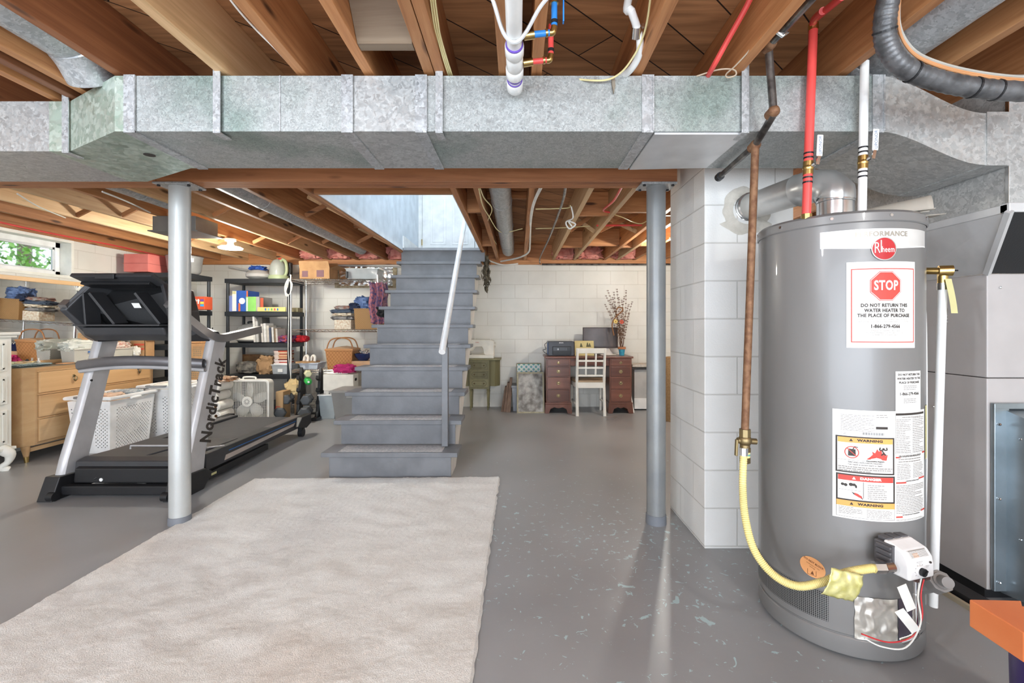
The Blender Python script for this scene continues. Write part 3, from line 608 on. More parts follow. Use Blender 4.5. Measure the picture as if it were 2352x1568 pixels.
cable('yellow_wire', wp([(1500, -60, 1.35), (1488, 40, 1.5), (1475, 90, 1.58), (1455, 130, 1.64), (1428, 165, 1.70), (1395, 183, 1.735), (1350, 184, 1.745), (1300, 178, 1.80)]), .0035, MATS['yellow_cable'], 'loose yellow cable looping from the joist onto the duct top')
cable('grey_wire', wp([(500, -40, 1.45), (545, 20, 1.5), (590, 70, 1.58), (640, 120, 1.66), (692, 178, 1.80)]), .0035, MATS['white_cable'], 'thin grey cable along the joist above the left half of the duct')
for k in range(3): cable('yellow_wire', wp([(984+k*5, -40, 1.38), (996+k*5, 50, 1.5), (1004+k*4, 85, 1.57), (1020+k*4, 140, 1.68), (1033+k*4, 180, 1.8)]), .003, MATS['yellow_cable'], ['left', 'middle', 'right'][k]+' yellow cable of the bundle of three stapled beside the doubled joist', 'cable', 'yellow cables beside the doubled joist')
cable('red_tube', wp([(1740, -60, 1.5), (1722, 0, 1.55), (1670, 95, 1.64), (1640, 150, 1.7), (1620, 185, 1.8)]), .010, MATS['pex_red'], 'slanting red water tube between joists right of the white hose', 'tube')
cable('brown_wire', wp([(1770, 10, 1.5), (1750, 60, 1.55), (1725, 110, 1.62), (1690, 150, 1.68), (1668, 170, 1.72), (1672, 178, 1.73), (1690, 172, 1.72), (1685, 160, 1.72), (1650, 160, 1.73), (1600, 175, 1.76)]), .0028, mat('tan_wire', 'B9A68F', .6), 'tan bell wire looping onto the duct left of the gas pipe')
# gas piping
gp = thing('gas_pipe', 'black and brown iron gas pipe dropping past the duct down to the valve', 'pipe', (.946, 1.82, 1.93))
A = Vector((1.04, 1.30, 2.215)); B = Vector((.905, 1.645, 2.215)); C = W(1765, 105, 1.645); D_ = W(1777, 262, 1.645); E = W(1735, 333, 1.82); F_ = W(1650, 408, 2.21); G = W(1711, 985, 1.82)
A = W(1862, 0, 1.42); B = W(1770, 100, 1.62)
MB().cyl(A+(A-B)*.6, B, .0135, 16).build('pipe', MATS['steel_pipe'], gp, smooth=True)
MB().cyl(C, D_, .0135, 16).cyl(D_, E, .0135, 16).cyl(E, F_, .0125, 16).build('pipe', MATS['steel_pipe'], gp, smooth=True)
MB().cyl(E, G, .0145, 16).build('pipe', MATS['rust'], gp, smooth=True)
for p, q in ((B, C), (D_+Vector((0, 0, .01)), D_), (E, E)):
    d = (q-p) if (q-p).length > .005 else Vector((0, 0, -.02)); MB().sphere(p, .021, 14).cyl(p-d*.3, q, .019, 14).cyl(p, p+Vector((0, .028, -.004)), .020, 14).build('elbow_fitting', MATS['rust'], gp, smooth=True)
MB().cyl(F_-(F_-E).normalized()*.03, F_, .019, 14).build('end_cap', MATS['dark_metal'], gp, smooth=True)
MB().tube([B+(A-B)*.32+Vector((-.02, 0, .03)), B+(A-B)*.32+Vector((-.018, 0, -.005)), B+(A-B)*.32+Vector((.0, 0, -.018)), B+(A-B)*.32+Vector((.018, 0, -.004)), B+(A-B)*.32+Vector((.018, 0, .01))], .006, 8).build('hook_hanger', MATS['chrome'], gp, smooth=True)
gv = thing('gas_valve', 'brass shut-off valve with a lever at the lower end of the gas pipe', 'valve', G)
MB().cyl(G, G-Vector((0, 0, .03)), .022, 8).cyl(G-Vector((0, 0, .03)), G-Vector((0, 0, .075)), .019, 16).sphere(G-Vector((0, 0, .045)), .026, 14).cyl(G+Vector((-.03, 0, -.045)), G+Vector((.045, 0, -.05)), .012, 12).cyl(G-Vector((0, 0, .075)), G-Vector((0, 0, .09)), .022, 8).build('body', MATS['old_brass'], gv, smooth=True)
MB().bar(G+Vector((-.035, -.005, -.04)), G+Vector((-.038, -.005, -.105)), .014, .009).build('lever', MATS['old_brass'], gv, bevel=.002)
G2 = G-Vector((0, 0, .09))
fh = thing('gas_hose', 'yellow corrugated flexible gas hose from the valve round to the heater control', 'hose', G2)
HP = [G2, W(1708, 1045, 1.80), W(1706, 1120, 1.76), W(1712, 1190, 1.70), W(1732, 1262, 1.64), W(1775, 1318, 1.585), W(1830, 1345, 1.55), W(1890, 1336, 1.53), W(1940, 1316, 1.52), W(1985, 1307, 1.51), W(2020, 1303, 1.50)]
sp = smoothpath(HP[1:], 60); mb = MB(); rr = [.0125+(.0016 if i % 4 < 2 else 0) for i in range(len(sp))]
mb.tube(sp, rr, 14).build('corrugated_hose', mat('hose_yellow', 'E5D48E', .4), fh, smooth=True)
MB().cyl(G2+Vector((0, 0, .0)), G2-Vector((0, 0, .022)), .019, 14).build('yellow_nut', MATS['hose_yellow'], fh); MB().cyl(G2-Vector((0, 0, .022)), G2-Vector((0, 0, .045)), .020, 6).build('brass_nut', MATS['old_brass'], fh); MB().cyl(G2-Vector((0, 0, .008)), G2-Vector((0, 0, .014)), .0195, 14).build('green_ring', mat('teal', '5BA79A', .5), fh)
MB().cyl(HP[1]+Vector((0, 0, .03)), HP[1], .017, 8).build('hose_nut', MATS['chrome'], fh); MB().cyl(HP[-1]-Vector((.02, 0, 0)), HP[-1]+Vector((.015, 0, 0)), .019, 6).cyl(HP[-1]+Vector((.018, 0, 0)), HP[-1]+Vector((.045, 0, .003)), .016, 14).build('hose_nut', MATS['chrome'], fh)
# paper tag wrapped over the hose
def tg(u, v):
    a = W(1905, 1300, 1.50); c = a+Vector((.105*u-.035*v, -.008-.012*math.sin(v*3), .0-.085*v-.025*u)); return (c.x, c.y+.006*noise.noise(Vector((u*5, v*5, 0))), c.z+.004*noise.noise(Vector((u*7, v*4, 2))))
ft = tag(MB().grid(tg, 18, 14).build('foil_tag', mat('yellow_foil', 'C6BE72', .35, .3, c2='DDD698', scale=30, bs=.5, bscale=40), smooth=True), 'crumpled yellow paper tag wrapped round the gas hose', 'tag')
sm = ft.modifiers.new('s', 'SOLIDIFY'); sm.thickness = .0015
# flue
cx, cy, hr_ = 1.308, 1.877, .28
fl = thing('flue_pipe', 'shiny metal flue pipe bending from the water heater top into the block chimney', 'flue', (cx, cy, 1.62))
shiny = mat('shiny_metal', 'DCDDDD', .2, .85)
MB().lathe([(.066, 1.60), (.066, 1.70), (.069, 1.702), (.069, 1.71), (.065, 1.712), (.065, 1.725)], (cx, cy, 0), 32).build('vertical_section', shiny, fl, smooth=True)
EL = smoothpath([(cx, cy, 1.715), (cx, cy, 1.735), (cx-.012, cy+.035, 1.775), (cx-.035, cy+.10, 1.798), (cx-.05, cy+.16, 1.800)], 4)
MB().tube(EL, [.069 if i % 4 else .072 for i in range(len(EL))], 30).build('elbow', mat('dull_metal', 'C2C2C0', .32, .65), fl, smooth=True)
MB().cyl((cx-.05, cy+.15, 1.80), (1.232, 2.44, 1.828), .067, 32).build('horizontal_section', MATS['dull_metal'], fl, smooth=True)
mb = MB()
for i in range(3): mb.tube([(1.2345-i*.001, 2.40+i*.013, 1.828), (1.234, 2.405+i*.013, 1.828), (1.234, 2.41+i*.013, 1.828)], [.067, .073, .067], 32)
mb.build('ribbed_collar', shiny, fl, smooth=True)
cp = MB(); cp.grid(lambda u, v: (1.225+(.075+.055*v*(1+.45*noise.noise(Vector((math.cos(u*2*PI)*2, math.sin(u*2*PI)*2, 3))))+(.05*v if .6 < u < .9 else 0))*math.cos(2*PI*u), 2.4395-.004*(1-v)-.0005, 1.815+(.075+.05*v*(1+.5*noise.noise(Vector((math.cos(u*2*PI)*2, math.sin(u*2*PI)*2, 8)))))*math.sin(2*PI*u)), 48, 3, cu=True)
tag(cp.build('mortar_ring', mat('mortar', 'BFB9AE', .9, c2='D2CCC1', scale=20, bs=.7)), 'rough mortar patch around the flue where it enters the chimney', 'mortar')
# supply pipes on the heater
def riser(px0, py0, px1, py1, Y, r, m, label, vy, z0=None):
    a = W(px0, py0, Y); b = W(px1, py1, Y); t = thing('supply_pipe', label, 'pipe', a)
    MB().cyl(a, b, r, 18).build('tube', m, t, smooth=True)
    v = a.lerp(b, vy); d = (b-a).normalized()
    MB().cyl(v-d*.025, v+d*.025, r+.002, 14).sphere(v, r+.004, 12).build('valve_body', MATS['brass'], t, smooth=True)
    for s in (-.04, .035, -.058, .052): MB().cyl(v+d*s, v+d*(s+.006), r+.0015, 14).build('crimp_ring', MATS['dark_metal'], t)
    MB().cyl(v, v+Vector((.012, -.022, .01)), .008, 10).build('stem', MATS['chrome'], t)
    MB().bar(v+Vector((.018, -.026, .005)), v+Vector((.024, -.028, .04)), .012, .004, (0, 1, 0)).build('lever', MATS['chrome'], t)
    MB().bar(v+Vector((.024, -.028, .035)), v+Vector((.028, -.028, .115)), .022, .006, (0, 1, 0)).build('lever_grip', MATS['white_plastic'], t, bevel=.003)
    mb = MB(); text_on(mb, 'UPONOR', .016, lambda u, q: (v.x+.026-q, v.y-.0318, v.z+.075+u)); mb.build('lever_lettering', mat('ink_blue', '44608A', .5), t)
    return t
rp = riser(1852, 497, 1868, 62, 1.725, .0155, MATS['pex_red'], 'red hot water pipe rising from the heater top in front of the duct', .255)
MB().cyl(W(1852, 505, 1.725), W(1852, 492, 1.725), .019, 8).build('brass_nut', MATS['brass'], rp)
MB().tube(smoothpath([W(1868, 62, 1.725), W(1870, 45, 1.70), W(1890, 25, 1.62)], 4), .013, 12).cyl(W(1870, 45, 1.70), W(1935, -8, 1.52), .0125, 14).build('tube', MATS['pex_red'], rp, smooth=True)
MB().cyl(W(1868, 70, 1.725), W(1868, 55, 1.725), .018, 8).build('brass_elbow', MATS['brass'], rp)
riser(1980, 492, 1986, 142, 1.725, .0145, MATS['pvc'], 'white cold water pipe rising from the heater top in front of the duct', .34)
# black insulated line set with wires
bl = thing('line_set', 'thick black insulated refrigerant line curving down from the ceiling at the top right', 'pipe', W(2050, 60, 1.5))
LP = [W(2070, -130, 1.35), W(2042, -10, 1.42), W(2032, 60, 1.45), W(2040, 110, 1.47), W(2072, 152, 1.48), W(2130, 178, 1.49), W(2210, 197, 1.5), W(2300, 208, 1.5), W(2420, 212, 1.5)]
spb = smoothpath(LP, 14); MB().tube(spb, [.031+.0012*math.sin(i*1.9) for i in range(len(spb))], 18).build('insulation_sleeve', mat('black_foam', '4C4C4D', .4, .3, c2='6A6A6B', scale=20, bs=.6), bl, smooth=True)
for k in (30, 62, 88, 96): MB().cyl(spb[k], spb[k]+(spb[k+1]-spb[k]).normalized()*.006, .0335, 18).build('cable_tie', MATS['black_plastic'], bl)
for k in range(2): cable('thermostat_wire', [p+Vector((.035-.003*k, -.01, .028+.006*k)) for p in LP], .0042, mat('orange_wire', 'C0885A', .5), ['lower', 'upper'][k]+' of the two copper coloured wires strapped along the black refrigerant line', 'wire', 'wires along the black refrigerant line')
cable('thermostat_wire', [p+Vector((.035, -.012, .04)) for p in LP], .0045, mat('grey_wire_m', 'A9A59C', .5), 'grey wire strapped along the black refrigerant line', 'wire')
# ---------------------------------------------------------------- water heater
HX, HY, HR = 1.308, 1.877, .28
wh = thing('water_heater', 'tall grey cylindrical gas water heater with stickers, right of the chimney', 'water heater', (HX, HY, 0))
def tank_mat():
    m, nt, b = _nt('tank_enamel'); b.inputs['Base Color'].default_value = lin('8E8A86'); b.inputs['Roughness'].default_value = .34; b.inputs['Metallic'].default_value = .1; b.inputs['Coat Weight'].default_value = .15
    n = N(nt, 'TexNoise', i_Scale=2.5, i_Detail=3.0); nt.links.new(coords(nt, (1, 1, .35)), n.inputs[0]); r = ramp(nt, n.outputs[0], [(.35, '7A7876'), (.65, '848280')]); nt.links.new(r.outputs[0], b.inputs['Base Color']); return m
TM = tank_mat()
MB().lathe([(0, .012), (HR-.004, .012), (HR, .02), (HR, .075), (HR-.004, .08)], (HX, HY, 0), 64).lathe([(HR-.006, .078), (HR-.006, .088)], (HX, HY, 0), 64).build('base_ring', TM, wh, smooth=True)
MB().lathe([(HR-.004, .085), (HR, .09), (HR, .5), (HR, 1.0), (HR, 1.572), (HR-.004, 1.576)], (HX, HY, 0), 96).build('tank_jacket', TM, wh, smooth=True)
MB().lathe([(HR+.002, 1.560), (HR+.006, 1.564), (HR+.006, 1.592), (HR-.004, 1.602), (HR-.03, 1.606), (.12, 1.614), (.09, 1.622), (.075, 1.645), (.068, 1.646), (0, 1.646)], (HX, HY, 0), 96).build('top_cap', TM, wh, smooth=True)
mb = MB()
for k in range(10):
    a = 2*PI*k/10+.3; d = Vector((math.cos(a), math.sin(a), 0)); p = Vector((HX, HY, 1.580))+d*(HR+.004); mb.cyl(p, p+d*.006, .0055, 8)
mb.build('screws', MATS['chrome'], wh, smooth=True)
def hs_(px):
    k = (px-VX)/FPX; a = 1+k*k; b = -2*(k*HX+HY); c = HX*HX+HY*HY-HR*HR; D = max(0, b*b-4*a*c)
    Y = (-b-math.sqrt(D))/(2*a); return math.atan2(k*Y-HX, -(Y-HY)), Y
def on(u, z, off=.0015):   # u = arc length from phi = 0, z height
    a = u/HR; r = HR+off; return (HX+r*math.sin(a), HY-r*math.cos(a), z)
def PU(px): return hs_(px)[0]*HR
def PZ(px, py): return wz(py, hs_(px)[1])
def patch(mb, u0, u1, z0, z1, off=.0015, n=14):
    mb.grid(lambda a, b: on(u0+(u1-u0)*a, z0+(z1-z0)*b, off), n, 1); return mb
def frame(mb, u0, u1, z0, z1, t, off):
    patch(mb, u0, u1, z1-t, z1, off); patch(mb, u0, u1, z0, z0+t, off); patch(mb, u0, u0+t, z0+t, z1-t, off, 2); patch(mb, u1-t, u1, z0+t, z1-t, off, 2); return mb
def poly_on(mb, pts, off):
    """polygon wrapped on the tank: convex shapes are cut into upright slices"""
    us = [p[0] for p in pts]; n = len(pts); lo, hi = min(us), max(us)
    cr = [(pts[(i+1) % n][0]-pts[i][0])*(pts[(i+2) % n][1]-pts[(i+1) % n][1])-(pts[(i+1) % n][1]-pts[i][1])*(pts[(i+2) % n][0]-pts[(i+1) % n][0]) for i in range(n)]
    if hi-lo < .03 or (min(cr) < -1e-9 and max(cr) > 1e-9): mb._a([on(u, z, off) for u, z in pts], [tuple(range(n))]); return mb
    def rng(u):
        zs = []
        for i in range(n):
            (a, b), (c, d) = pts[i], pts[(i+1) % n]
            if a != c and min(a, c)-1e-9 <= u <= max(a, c)+1e-9: zs.append(b+(d-b)*(u-a)/(c-a))
            elif a == c and abs(u-a) < 1e-9: zs += [b, d]
        return min(zs), max(zs)
    cuts = sorted(set([round(x, 6) for x in us]+[round(lo+(hi-lo)*k/16, 6) for k in range(17)])); cuts = [min(max(x, lo), hi) for x in cuts]
    for a, b in zip(cuts, cuts[1:]):
        if b-a < 1e-6: continue
        za, zb2 = rng(a), rng(b); mb._a([on(a, za[0], off), on(b, zb2[0], off), on(b, zb2[1], off), on(a, za[1], off)], [(0, 1, 2, 3)])
    return mb
def txt(mb, t, size, u, z, off=.003, bold=0, width=1.0, align='CENTER', rot=0):
    cr, sr = math.cos(rot), math.sin(rot)
    return text_on(mb, t, size, lambda a, b: on(u+a*cr-b*sr, z+a*sr+b*cr, off), bold, width, align)
def lines(mb, u0, u1, z0, z1, n, off=.003, seed=0, h=.35):
    rnd = random.Random(seed)
    for i in range(n):
        z = z1-(z1-z0)*(i+.5)/n; t = (z1-z0)/n*h/2; u = u0; e = u0+(u1-u0)*rnd.choice((1, 1, .97, .9, .6))
        while u < e:
            l = min(rnd.uniform(.004, .016), e-u); patch(mb, u, u+l, z-t, z+t, off, 1); u += l+.0018
    return mb
ink = mat('ink', '3A332E', .6); inkl = mat('ink_soft', '8B8680', .7); redi = mat('ink_red', 'C6473C', .55); ora = mat('ink_orange', 'E3A85A', .55); lab = mat('label_white', 'F1EEE9', .45)
# silver-white name band and emblem
u0, u1 = PU(1884), PU(2123); zt = PZ(2000, 525); zb = PZ(2000, 569)
bd = MB(); bd.grid(lambda a, b: on(u0+(u1-u0)*a, (zb+.012-.012*math.sin(PI*min(1, a*1.05)))*(1-b)+zt*b, .0012), 30, 1)
bd = bd.build('name_band', mat('band_silver', 'D8D5D0', .3, .2), wh)
mb = MB(); mb.grid(lambda a, b: on(u0+(u1-u0)*a, (zb+.012-.012*math.sin(PI*min(1, a*1.05)))-.004+.004*b, .0016), 30, 1); mb.build('band_edge', lab, bd)
eu, ez = PU(2030), PZ(2030, 571); er = .038
txt(MB(), 'PERFORMANCE', .024, PU(2029), PZ(2030, 537), .0022, .0006, .98).build('band_lettering', mat('foil_gold', 'A0988B', .35, .2), bd)
em = MB(); em._a([on(eu, ez, .0035)]+[on(eu+er*math.cos(a*PI/24), ez+er*math.sin(a*PI/24), .0035) for a in range(48)], [(0, i+1, (i+1) % 48+1) for i in range(48)])
em = em.build('round_emblem', mat('emblem_red', 'B32428', .35), wh)
mb = MB(); mb.grid(lambda a, b: on(eu+(er+.003*b)*math.cos(2*PI*a), ez+(er+.003*b)*math.sin(2*PI*a), .0038), 48, 1, cu=True); mb.build('emblem_rim', mat('rim_silver', 'BDB9B4', .3, .6), em)
mb = MB(); txt(mb, 'R', .056, eu-.0235, ez+.002, .0042, -.0003, .60); txt(mb, 'heem', .029, eu+.0125, ez-.0035, .0042, .0001, .66); patch(mb, eu-.0125, eu-.0092, ez-.0125, ez+.030, .0042, 1); mb.build('emblem_lettering', lab, em)
# STOP sticker
u0, u1 = PU(1944), PU(2100); z1, z0 = PZ(2040, 600), PZ(2040, 799); uc = (u0+u1)/2
s = patch(MB(), u0, u1, z0, z1).build('stop_sticker', lab, wh)
frame(MB(), u0+.013, u1-.007, z0+.019, z1-.024, .0034, .0022).build('red_border', redi, s)
oc = lambda r, dz=0: [(uc+.002+r*math.cos(PI/8+k*PI/4), z1-.0863+r*math.sin(PI/8+k*PI/4)) for k in range(8)]
poly_on(MB(), oc(.0560), .0024).build('octagon_rim', redi, s); poly_on(MB(), oc(.0538), .0027).build('octagon_line', lab, s); poly_on(MB(), oc(.0520), .0030).build('octagon', redi, s)
txt(MB(), 'STOP', .046, uc+.002, z1-.0855, .0034, .0013, .68).build('stop_lettering', lab, s)
mb = MB(); K = (z1-z0)/.305
for t_, zz, sz in (('DO NOT RETURN THIS', .155, .0165), ('WATER HEATER TO', .173, .0165), ('THE PLACE OF PURCHASE', .191, .0165), ('1-866-279-4566', .229, .0165)): txt(mb, t_, sz, uc+.001, z1-zz*K, .0026, .0007, .84)
mb.build('lettering', ink, s)
mb = MB()
for t_, zz in (('If you are experiencing issues with this water heater, missing parts,', .204), ('need installation assistance or have general questions call toll free:', .2115), ('Technicians are available 7 days a week.', .2435), ('For more information, see the owner\'s manual', .251), ('provided with your water heater', .2585)): txt(mb, t_, .0072, uc+.001, z1-zz*K, .0026, .0, .86)
mb.build('small_lettering', inkl, s)
# small white sticker
u0, u1 = PU(2056), PU(2113); z1, z0 = PZ(2090, 852), PZ(2090, 943); uc = (u0+u1)/2
s = patch(MB(), u0, u1, z0, z1).build('notice_sticker', lab, wh); mb = MB()
for t_, zz, sz in (('DO NOT RETURN THIS', .012, .0105), ('WATER HEATER TO THE', .026, .0105), ('PLACE OF PURCHASE', .040, .0105), ('1-866-279-4566', .080, .0145)): txt(mb, t_, sz, uc, z1-zz, .0026, .0003, .92 if sz < .012 else .95)
mb.build('lettering', ink, s); mb = MB()
for zz in (.052, .058, .064, .098, .104, .110): lines(mb, uc-.03, uc+.032, z1-zz-.002, z1-zz+.002, 1, .0026, int(zz*999), .5)
mb.build('small_lettering', inkl, s)
# large warning sticker
u0, u1 = PU(1912), PU(2121); z1, z0 = PZ(2000, 943), PZ(2000, 1196); H_ = z1-z0; Wd = u1-u0
s = patch(MB(), u0, u1, z0, z1, .0018, 24).build('warning_sticker', lab, wh)
U = lambda px: PU(px); Z = lambda py: z1-(py-943)/253*H_
patch(MB(), U(1929), U(2043), Z(1003), Z(948), .0022).build('rating_plate', mat('plate_white', 'FAFAF8', .4), s)
mb = MB(); lines(mb, U(1931), U(2007), Z(992), Z(953), 11, .0026, 3); lines(mb, U(2012), U(2038), Z(960), Z(950), 2, .0026, 4); lines(mb, U(1931), U(1953), Z(1001), Z(995), 2, .0026, 5); frame(mb, U(1930), U(2008), Z(992), Z(952), .0006, .0027)
mb.build('rating_text', inkl, s)
mb = MB()
for i in range(26): patch(mb, U(1978)+i*(U(2030)-U(1978))/26, U(1978)+(i+.35+.3*((i*7) % 3)/2)*(U(2030)-U(1978))/26, Z(999), Z(993), .0026, 1)
patch(mb, U(2011), U(2038), Z(985), Z(979), .0026, 3); mb.build('bar_code', ink, s)
def panel(pa, pb, ya, yb, head, hm, tcol, thick):
    mb = MB(); frame(mb, U(pa), U(pb), Z(yb), Z(ya), thick, .0024); mb.build('panel_frame', ink, s)
    hy = ya+(11 if thick > .004 else 10); patch(MB(), U(pa)+thick*1.2, U(pb)-thick*1.2, Z(hy+4), Z(ya+3) if thick > .004 else Z(ya+1), .0026).build('header', hm, s)
    mb = MB(); um = (U(pa)+U(pb))/2; zm = Z(ya+8.7 if thick > .004 else ya+7); txt(mb, head, .0115, um+.012, zm, .0030, .0007, 1.3); tw = {'WARNING': .045, 'DANGER': .038}[head]
    poly_on(mb, [(um-tw-.0055, zm-.0045), (um-tw+.0055, zm-.0045), (um-tw, zm+.0055)], .0030); mb.build('header_lettering', tcol, s)
panel(1919, 2053, 1004, 1089, 'WARNING', ora, ink, .0052); panel(1920, 2054, 1092, 1154, 'DANGER', redi, lab, .0052); panel(1920, 2054, 1153, 1192, 'WARNING', ora, ink, .0010)
# pictograms
mb = MB(); c1, cz = U(1956), Z(1041); mb.grid(lambda a, b: on(c1+(.0215-.003*b)*math.cos(2*PI*a), cz+(.0215-.003*b)*math.sin(2*PI*a), .0032), 30, 1, cu=True)
mb._a([on(c1-.0155, cz+.013, .0033), on(c1-.0135, cz+.015, .0033), on(c1+.0155, cz-.013, .0033), on(c1+.0135, cz-.015, .0033)], [(0, 1, 2, 3)])
fp = [(1989, 1055), (1998, 1049), (2004, 1043), (2002, 1036), (2009, 1040), (2014, 1030), (2018, 1036), (2023, 1031), (2025, 1040), (2031, 1037), (2033, 1046), (2038, 1042), (2035, 1056)]; poly_on(mb, [(U(a), Z(b)) for a, b in fp][::-1], .0028)
hp_ = [(1962, 1134), (1970, 1136), (1978, 1141), (1980, 1146), (1972, 1144), (1962, 1139)]; poly_on(mb, [(U(a), Z(b)) for a, b in hp_][::-1], .0032)
for (pa, pb, y_) in ((2056, 2067, 1049), (2116, 2121, 1043), (2057, 2080, 1107), (2108, 2120, 1101), (2057, 2072, 1185), (2113, 2121, 1177)): patch(mb, U(pa), U(pb), Z(y_+1.8), Z(y_-1.8), .0026, 3)
mb.build('red_pictograms', redi, s)
mb = MB(); poly_on(mb, [(c1-.011, cz-.013), (c1+.012, cz-.013), (c1+.011, cz+.011), (c1-.010, cz+.012)], .0028)
poly_on(mb, [(c1+.002, cz+.011), (c1+.005, cz+.011), (c1+.009, cz+.019), (c1+.018, cz+.017), (c1+.018, cz+.020), (c1+.007, cz+.022)], .0028)
fg = U(2028), Z(1030); poly_on(mb, [(fg[0]+.0045*math.cos(k*PI/5), fg[1]+.0045*math.sin(k*PI/5)) for k in range(10)], .0033)
for a_, b_ in (((-.004, -.005), (.0035, -.020)), ((-.003, -.004), (-.013, -.003)), ((-.013, -.003), (-.010, .006)), ((.003, -.004), (.012, -.003)), ((.012, -.003), (.010, .006)), ((-.001, -.016), (-.007, -.022)), ((.001, -.016), (.009, -.021))):
    dx, dz = b_[0]-a_[0], b_[1]-a_[1]; L = math.hypot(dx, dz); nx, nz = -dz/L*.002, dx/L*.002
    poly_on(mb, [(fg[0]+a_[0]+nx, fg[1]+a_[1]+nz), (fg[0]+a_[0]-nx, fg[1]+a_[1]-nz), (fg[0]+b_[0]-nx, fg[1]+b_[1]-nz), (fg[0]+b_[0]+nx, fg[1]+b_[1]+nz)], .0034)
for px_, py_, r in ((1935, 1117, .005), (1942, 1118, .0055), (1954, 1116, .006)): poly_on(mb, [(U(px_)+r*math.cos(k*PI/5), Z(py_)+r*math.sin(k*PI/5)) for k in range(10)], .003)
poly_on(mb, [(U(a), Z(b)) for a, b in ((1952, 1119), (1952, 1114), (1963, 1113), (1968, 1118), (1968, 1123), (1964, 1123), (1963, 1119))], .003)
poly_on(mb, [(U(a), Z(b)) for a, b in ((1955, 1132), (1965, 1137), (1978, 1140), (1982, 1149), (1972, 1143), (1960, 1138))], .0029)
patch(mb, U(1982), U(1983), Z(1146), Z(1108), .0029, 1); patch(mb, U(1924), U(2048), Z(1059.5), Z(1059), .0029); patch(mb, U(1926), U(1981), Z(1129.5), Z(1129), .0029)
patch(mb, U(2056), U(2119), Z(953), Z(948), .0026); frame(mb, U(2056), U(2119), Z(1041), Z(948), .0006, .0025)
txt(mb, 'FIRE AND EXPLOSION HAZARD', .0068, U(1988), Z(1064), .003, .0001, 1.05); txt(mb, 'Can result in serious injury or death.', .0068, U(1988), Z(1069), .003, .0001, 1.0); txt(mb, 'Flammable Vapors', .0066, U(2010), Z(1053+6), .0031, .0002, 1.1)
mb.build('black_pictograms', ink, s)
mb = MB(); lines(mb, U(1925), U(2048), Z(1086), Z(1073), 3, .003, 8, .5); lines(mb, U(1992), U(2036), Z(1147), Z(1112), 8, .003, 9); lines(mb, U(1926), U(1982), Z(1186), Z(1168), 5, .003, 10); lines(mb, U(1990), U(2048), Z(1189), Z(1170), 6, .003, 11)
for a, b, y0, y1, n, sd in ((2057, 2090, 961, 1040, 20, 1), (2094, 2118, 958, 1040, 20, 2), (2062, 2112, 1045, 1062, 3, 3), (2059, 2090, 1063, 1100, 10, 4), (2095, 2117, 1063, 1098, 10, 5), (2057, 2118, 1112, 1178, 18, 6), (2057, 2118, 1190, 1194, 2, 7), (2070, 2112, 955, 960, 1, 12)): lines(mb, U(a), U(b), Z(y1), Z(y0), n, .003, sd+20)
mb.build('fine_print', inkl, s)
mb = MB(); txt(mb, 'FOR YOUR SAFETY READ BEFORE OPERATING', .006, U(2092), Z(1046), .003, .0002, .85); txt(mb, 'LIGHTING INSTRUCTIONS', .006, U(2095), Z(1104), .003, .0002, .9); txt(mb, 'TO TURN OFF GAS TO THE APPLIANCE', .0055, U(2093), Z(1181), .003, .0002, .85); mb.build('column_headings', ink, s)
# edge strip sticker
patch(MB(), PU(2124), PU(2124)+.07, Z(1064), Z(937), .0016).build('yellow_strip', mat('strip_yellow', 'D9D29A', .5), wh)
# oval sticker
ou, oz = PU(1866), PZ(1866, 1302); tl = -.35
ov = MB(); poly_on(ov, [(ou+.0425*math.cos(k*PI/20)*math.cos(tl)-.036*math.sin(k*PI/20)*math.sin(tl), oz+.0425*math.cos(k*PI/20)*math.sin(tl)+.036*math.sin(k*PI/20)*math.cos(tl)) for k in range(40)], .0016)
ov = ov.build('oval_sticker', mat('sticker_orange', 'E8A66C', .5), wh)
mb = MB(); txt(mb, 'DO NOT BLOCK', .0092, ou+.004, oz+.017, .002, .0003, .95, rot=tl); txt(mb, 'combustion air inlet', .006, ou+.002, oz+.006, .002, 0, .9, rot=tl); txt(mb, 'openings', .006, ou, oz-.001, .002, 0, .9, rot=tl)
for a, b, c_, d_ in ((-.016, -.03, .012, .0014), (-.016, -.03, .0014, .02), (.012, -.03, .0014, .02)): patch(mb, ou+a, ou+a+c_+(.016 if c_ > .01 else 0), oz+b, oz+b+d_, .002, 1)
poly_on(mb, [(ou-.006, oz-.026), (ou+.006, oz-.027), (ou+.001, oz-.013)], .002); mb.build('sticker_print', mat('brown_ink', '7A4A28', .6), ov)
# perforated intake screen
def perf():
    m, nt, b = _nt('perforated'); b.inputs['Metallic'].default_value = .5; b.inputs['Roughness'].default_value = .35
    v = N(nt, 'TexVoronoi', i_Scale=150.0); v.inputs['Randomness'].default_value = 0; tc = N(nt, 'TexCoord'); nt.links.new(tc.outputs['UV'], v.inputs[0])
    r = ramp(nt, v.outputs['Distance'], [(.30, '17181A'), (.42, '8F8E8C')]); nt.links.new(r.outputs[0], b.inputs['Base Color']); return m
def with_uv(ob, nu, nv, su, sv):
    me = ob.data; uv = me.uv_layers.new(name='UVMap')
    for p in me.polygons:
        for li in p.loop_indices:
            vi = me.loops[li].vertex_index; uv.data[li].uv = ((vi//(nv+1))/nu*su, (vi % (nv+1))/nv*sv)
ua, ub = PU(1745)-.06, PU(1903); zc0, zc1 = .115, .22
o = MB().grid(lambda a, b: on(ua+(ub-ua)*a, zc0+(zc1-zc0)*b, .0015), 40, 1).build('intake_screen', perf(), wh); with_uv(o, 40, 1, (ub-ua)*1.0, (zc1-zc0)*1.0)
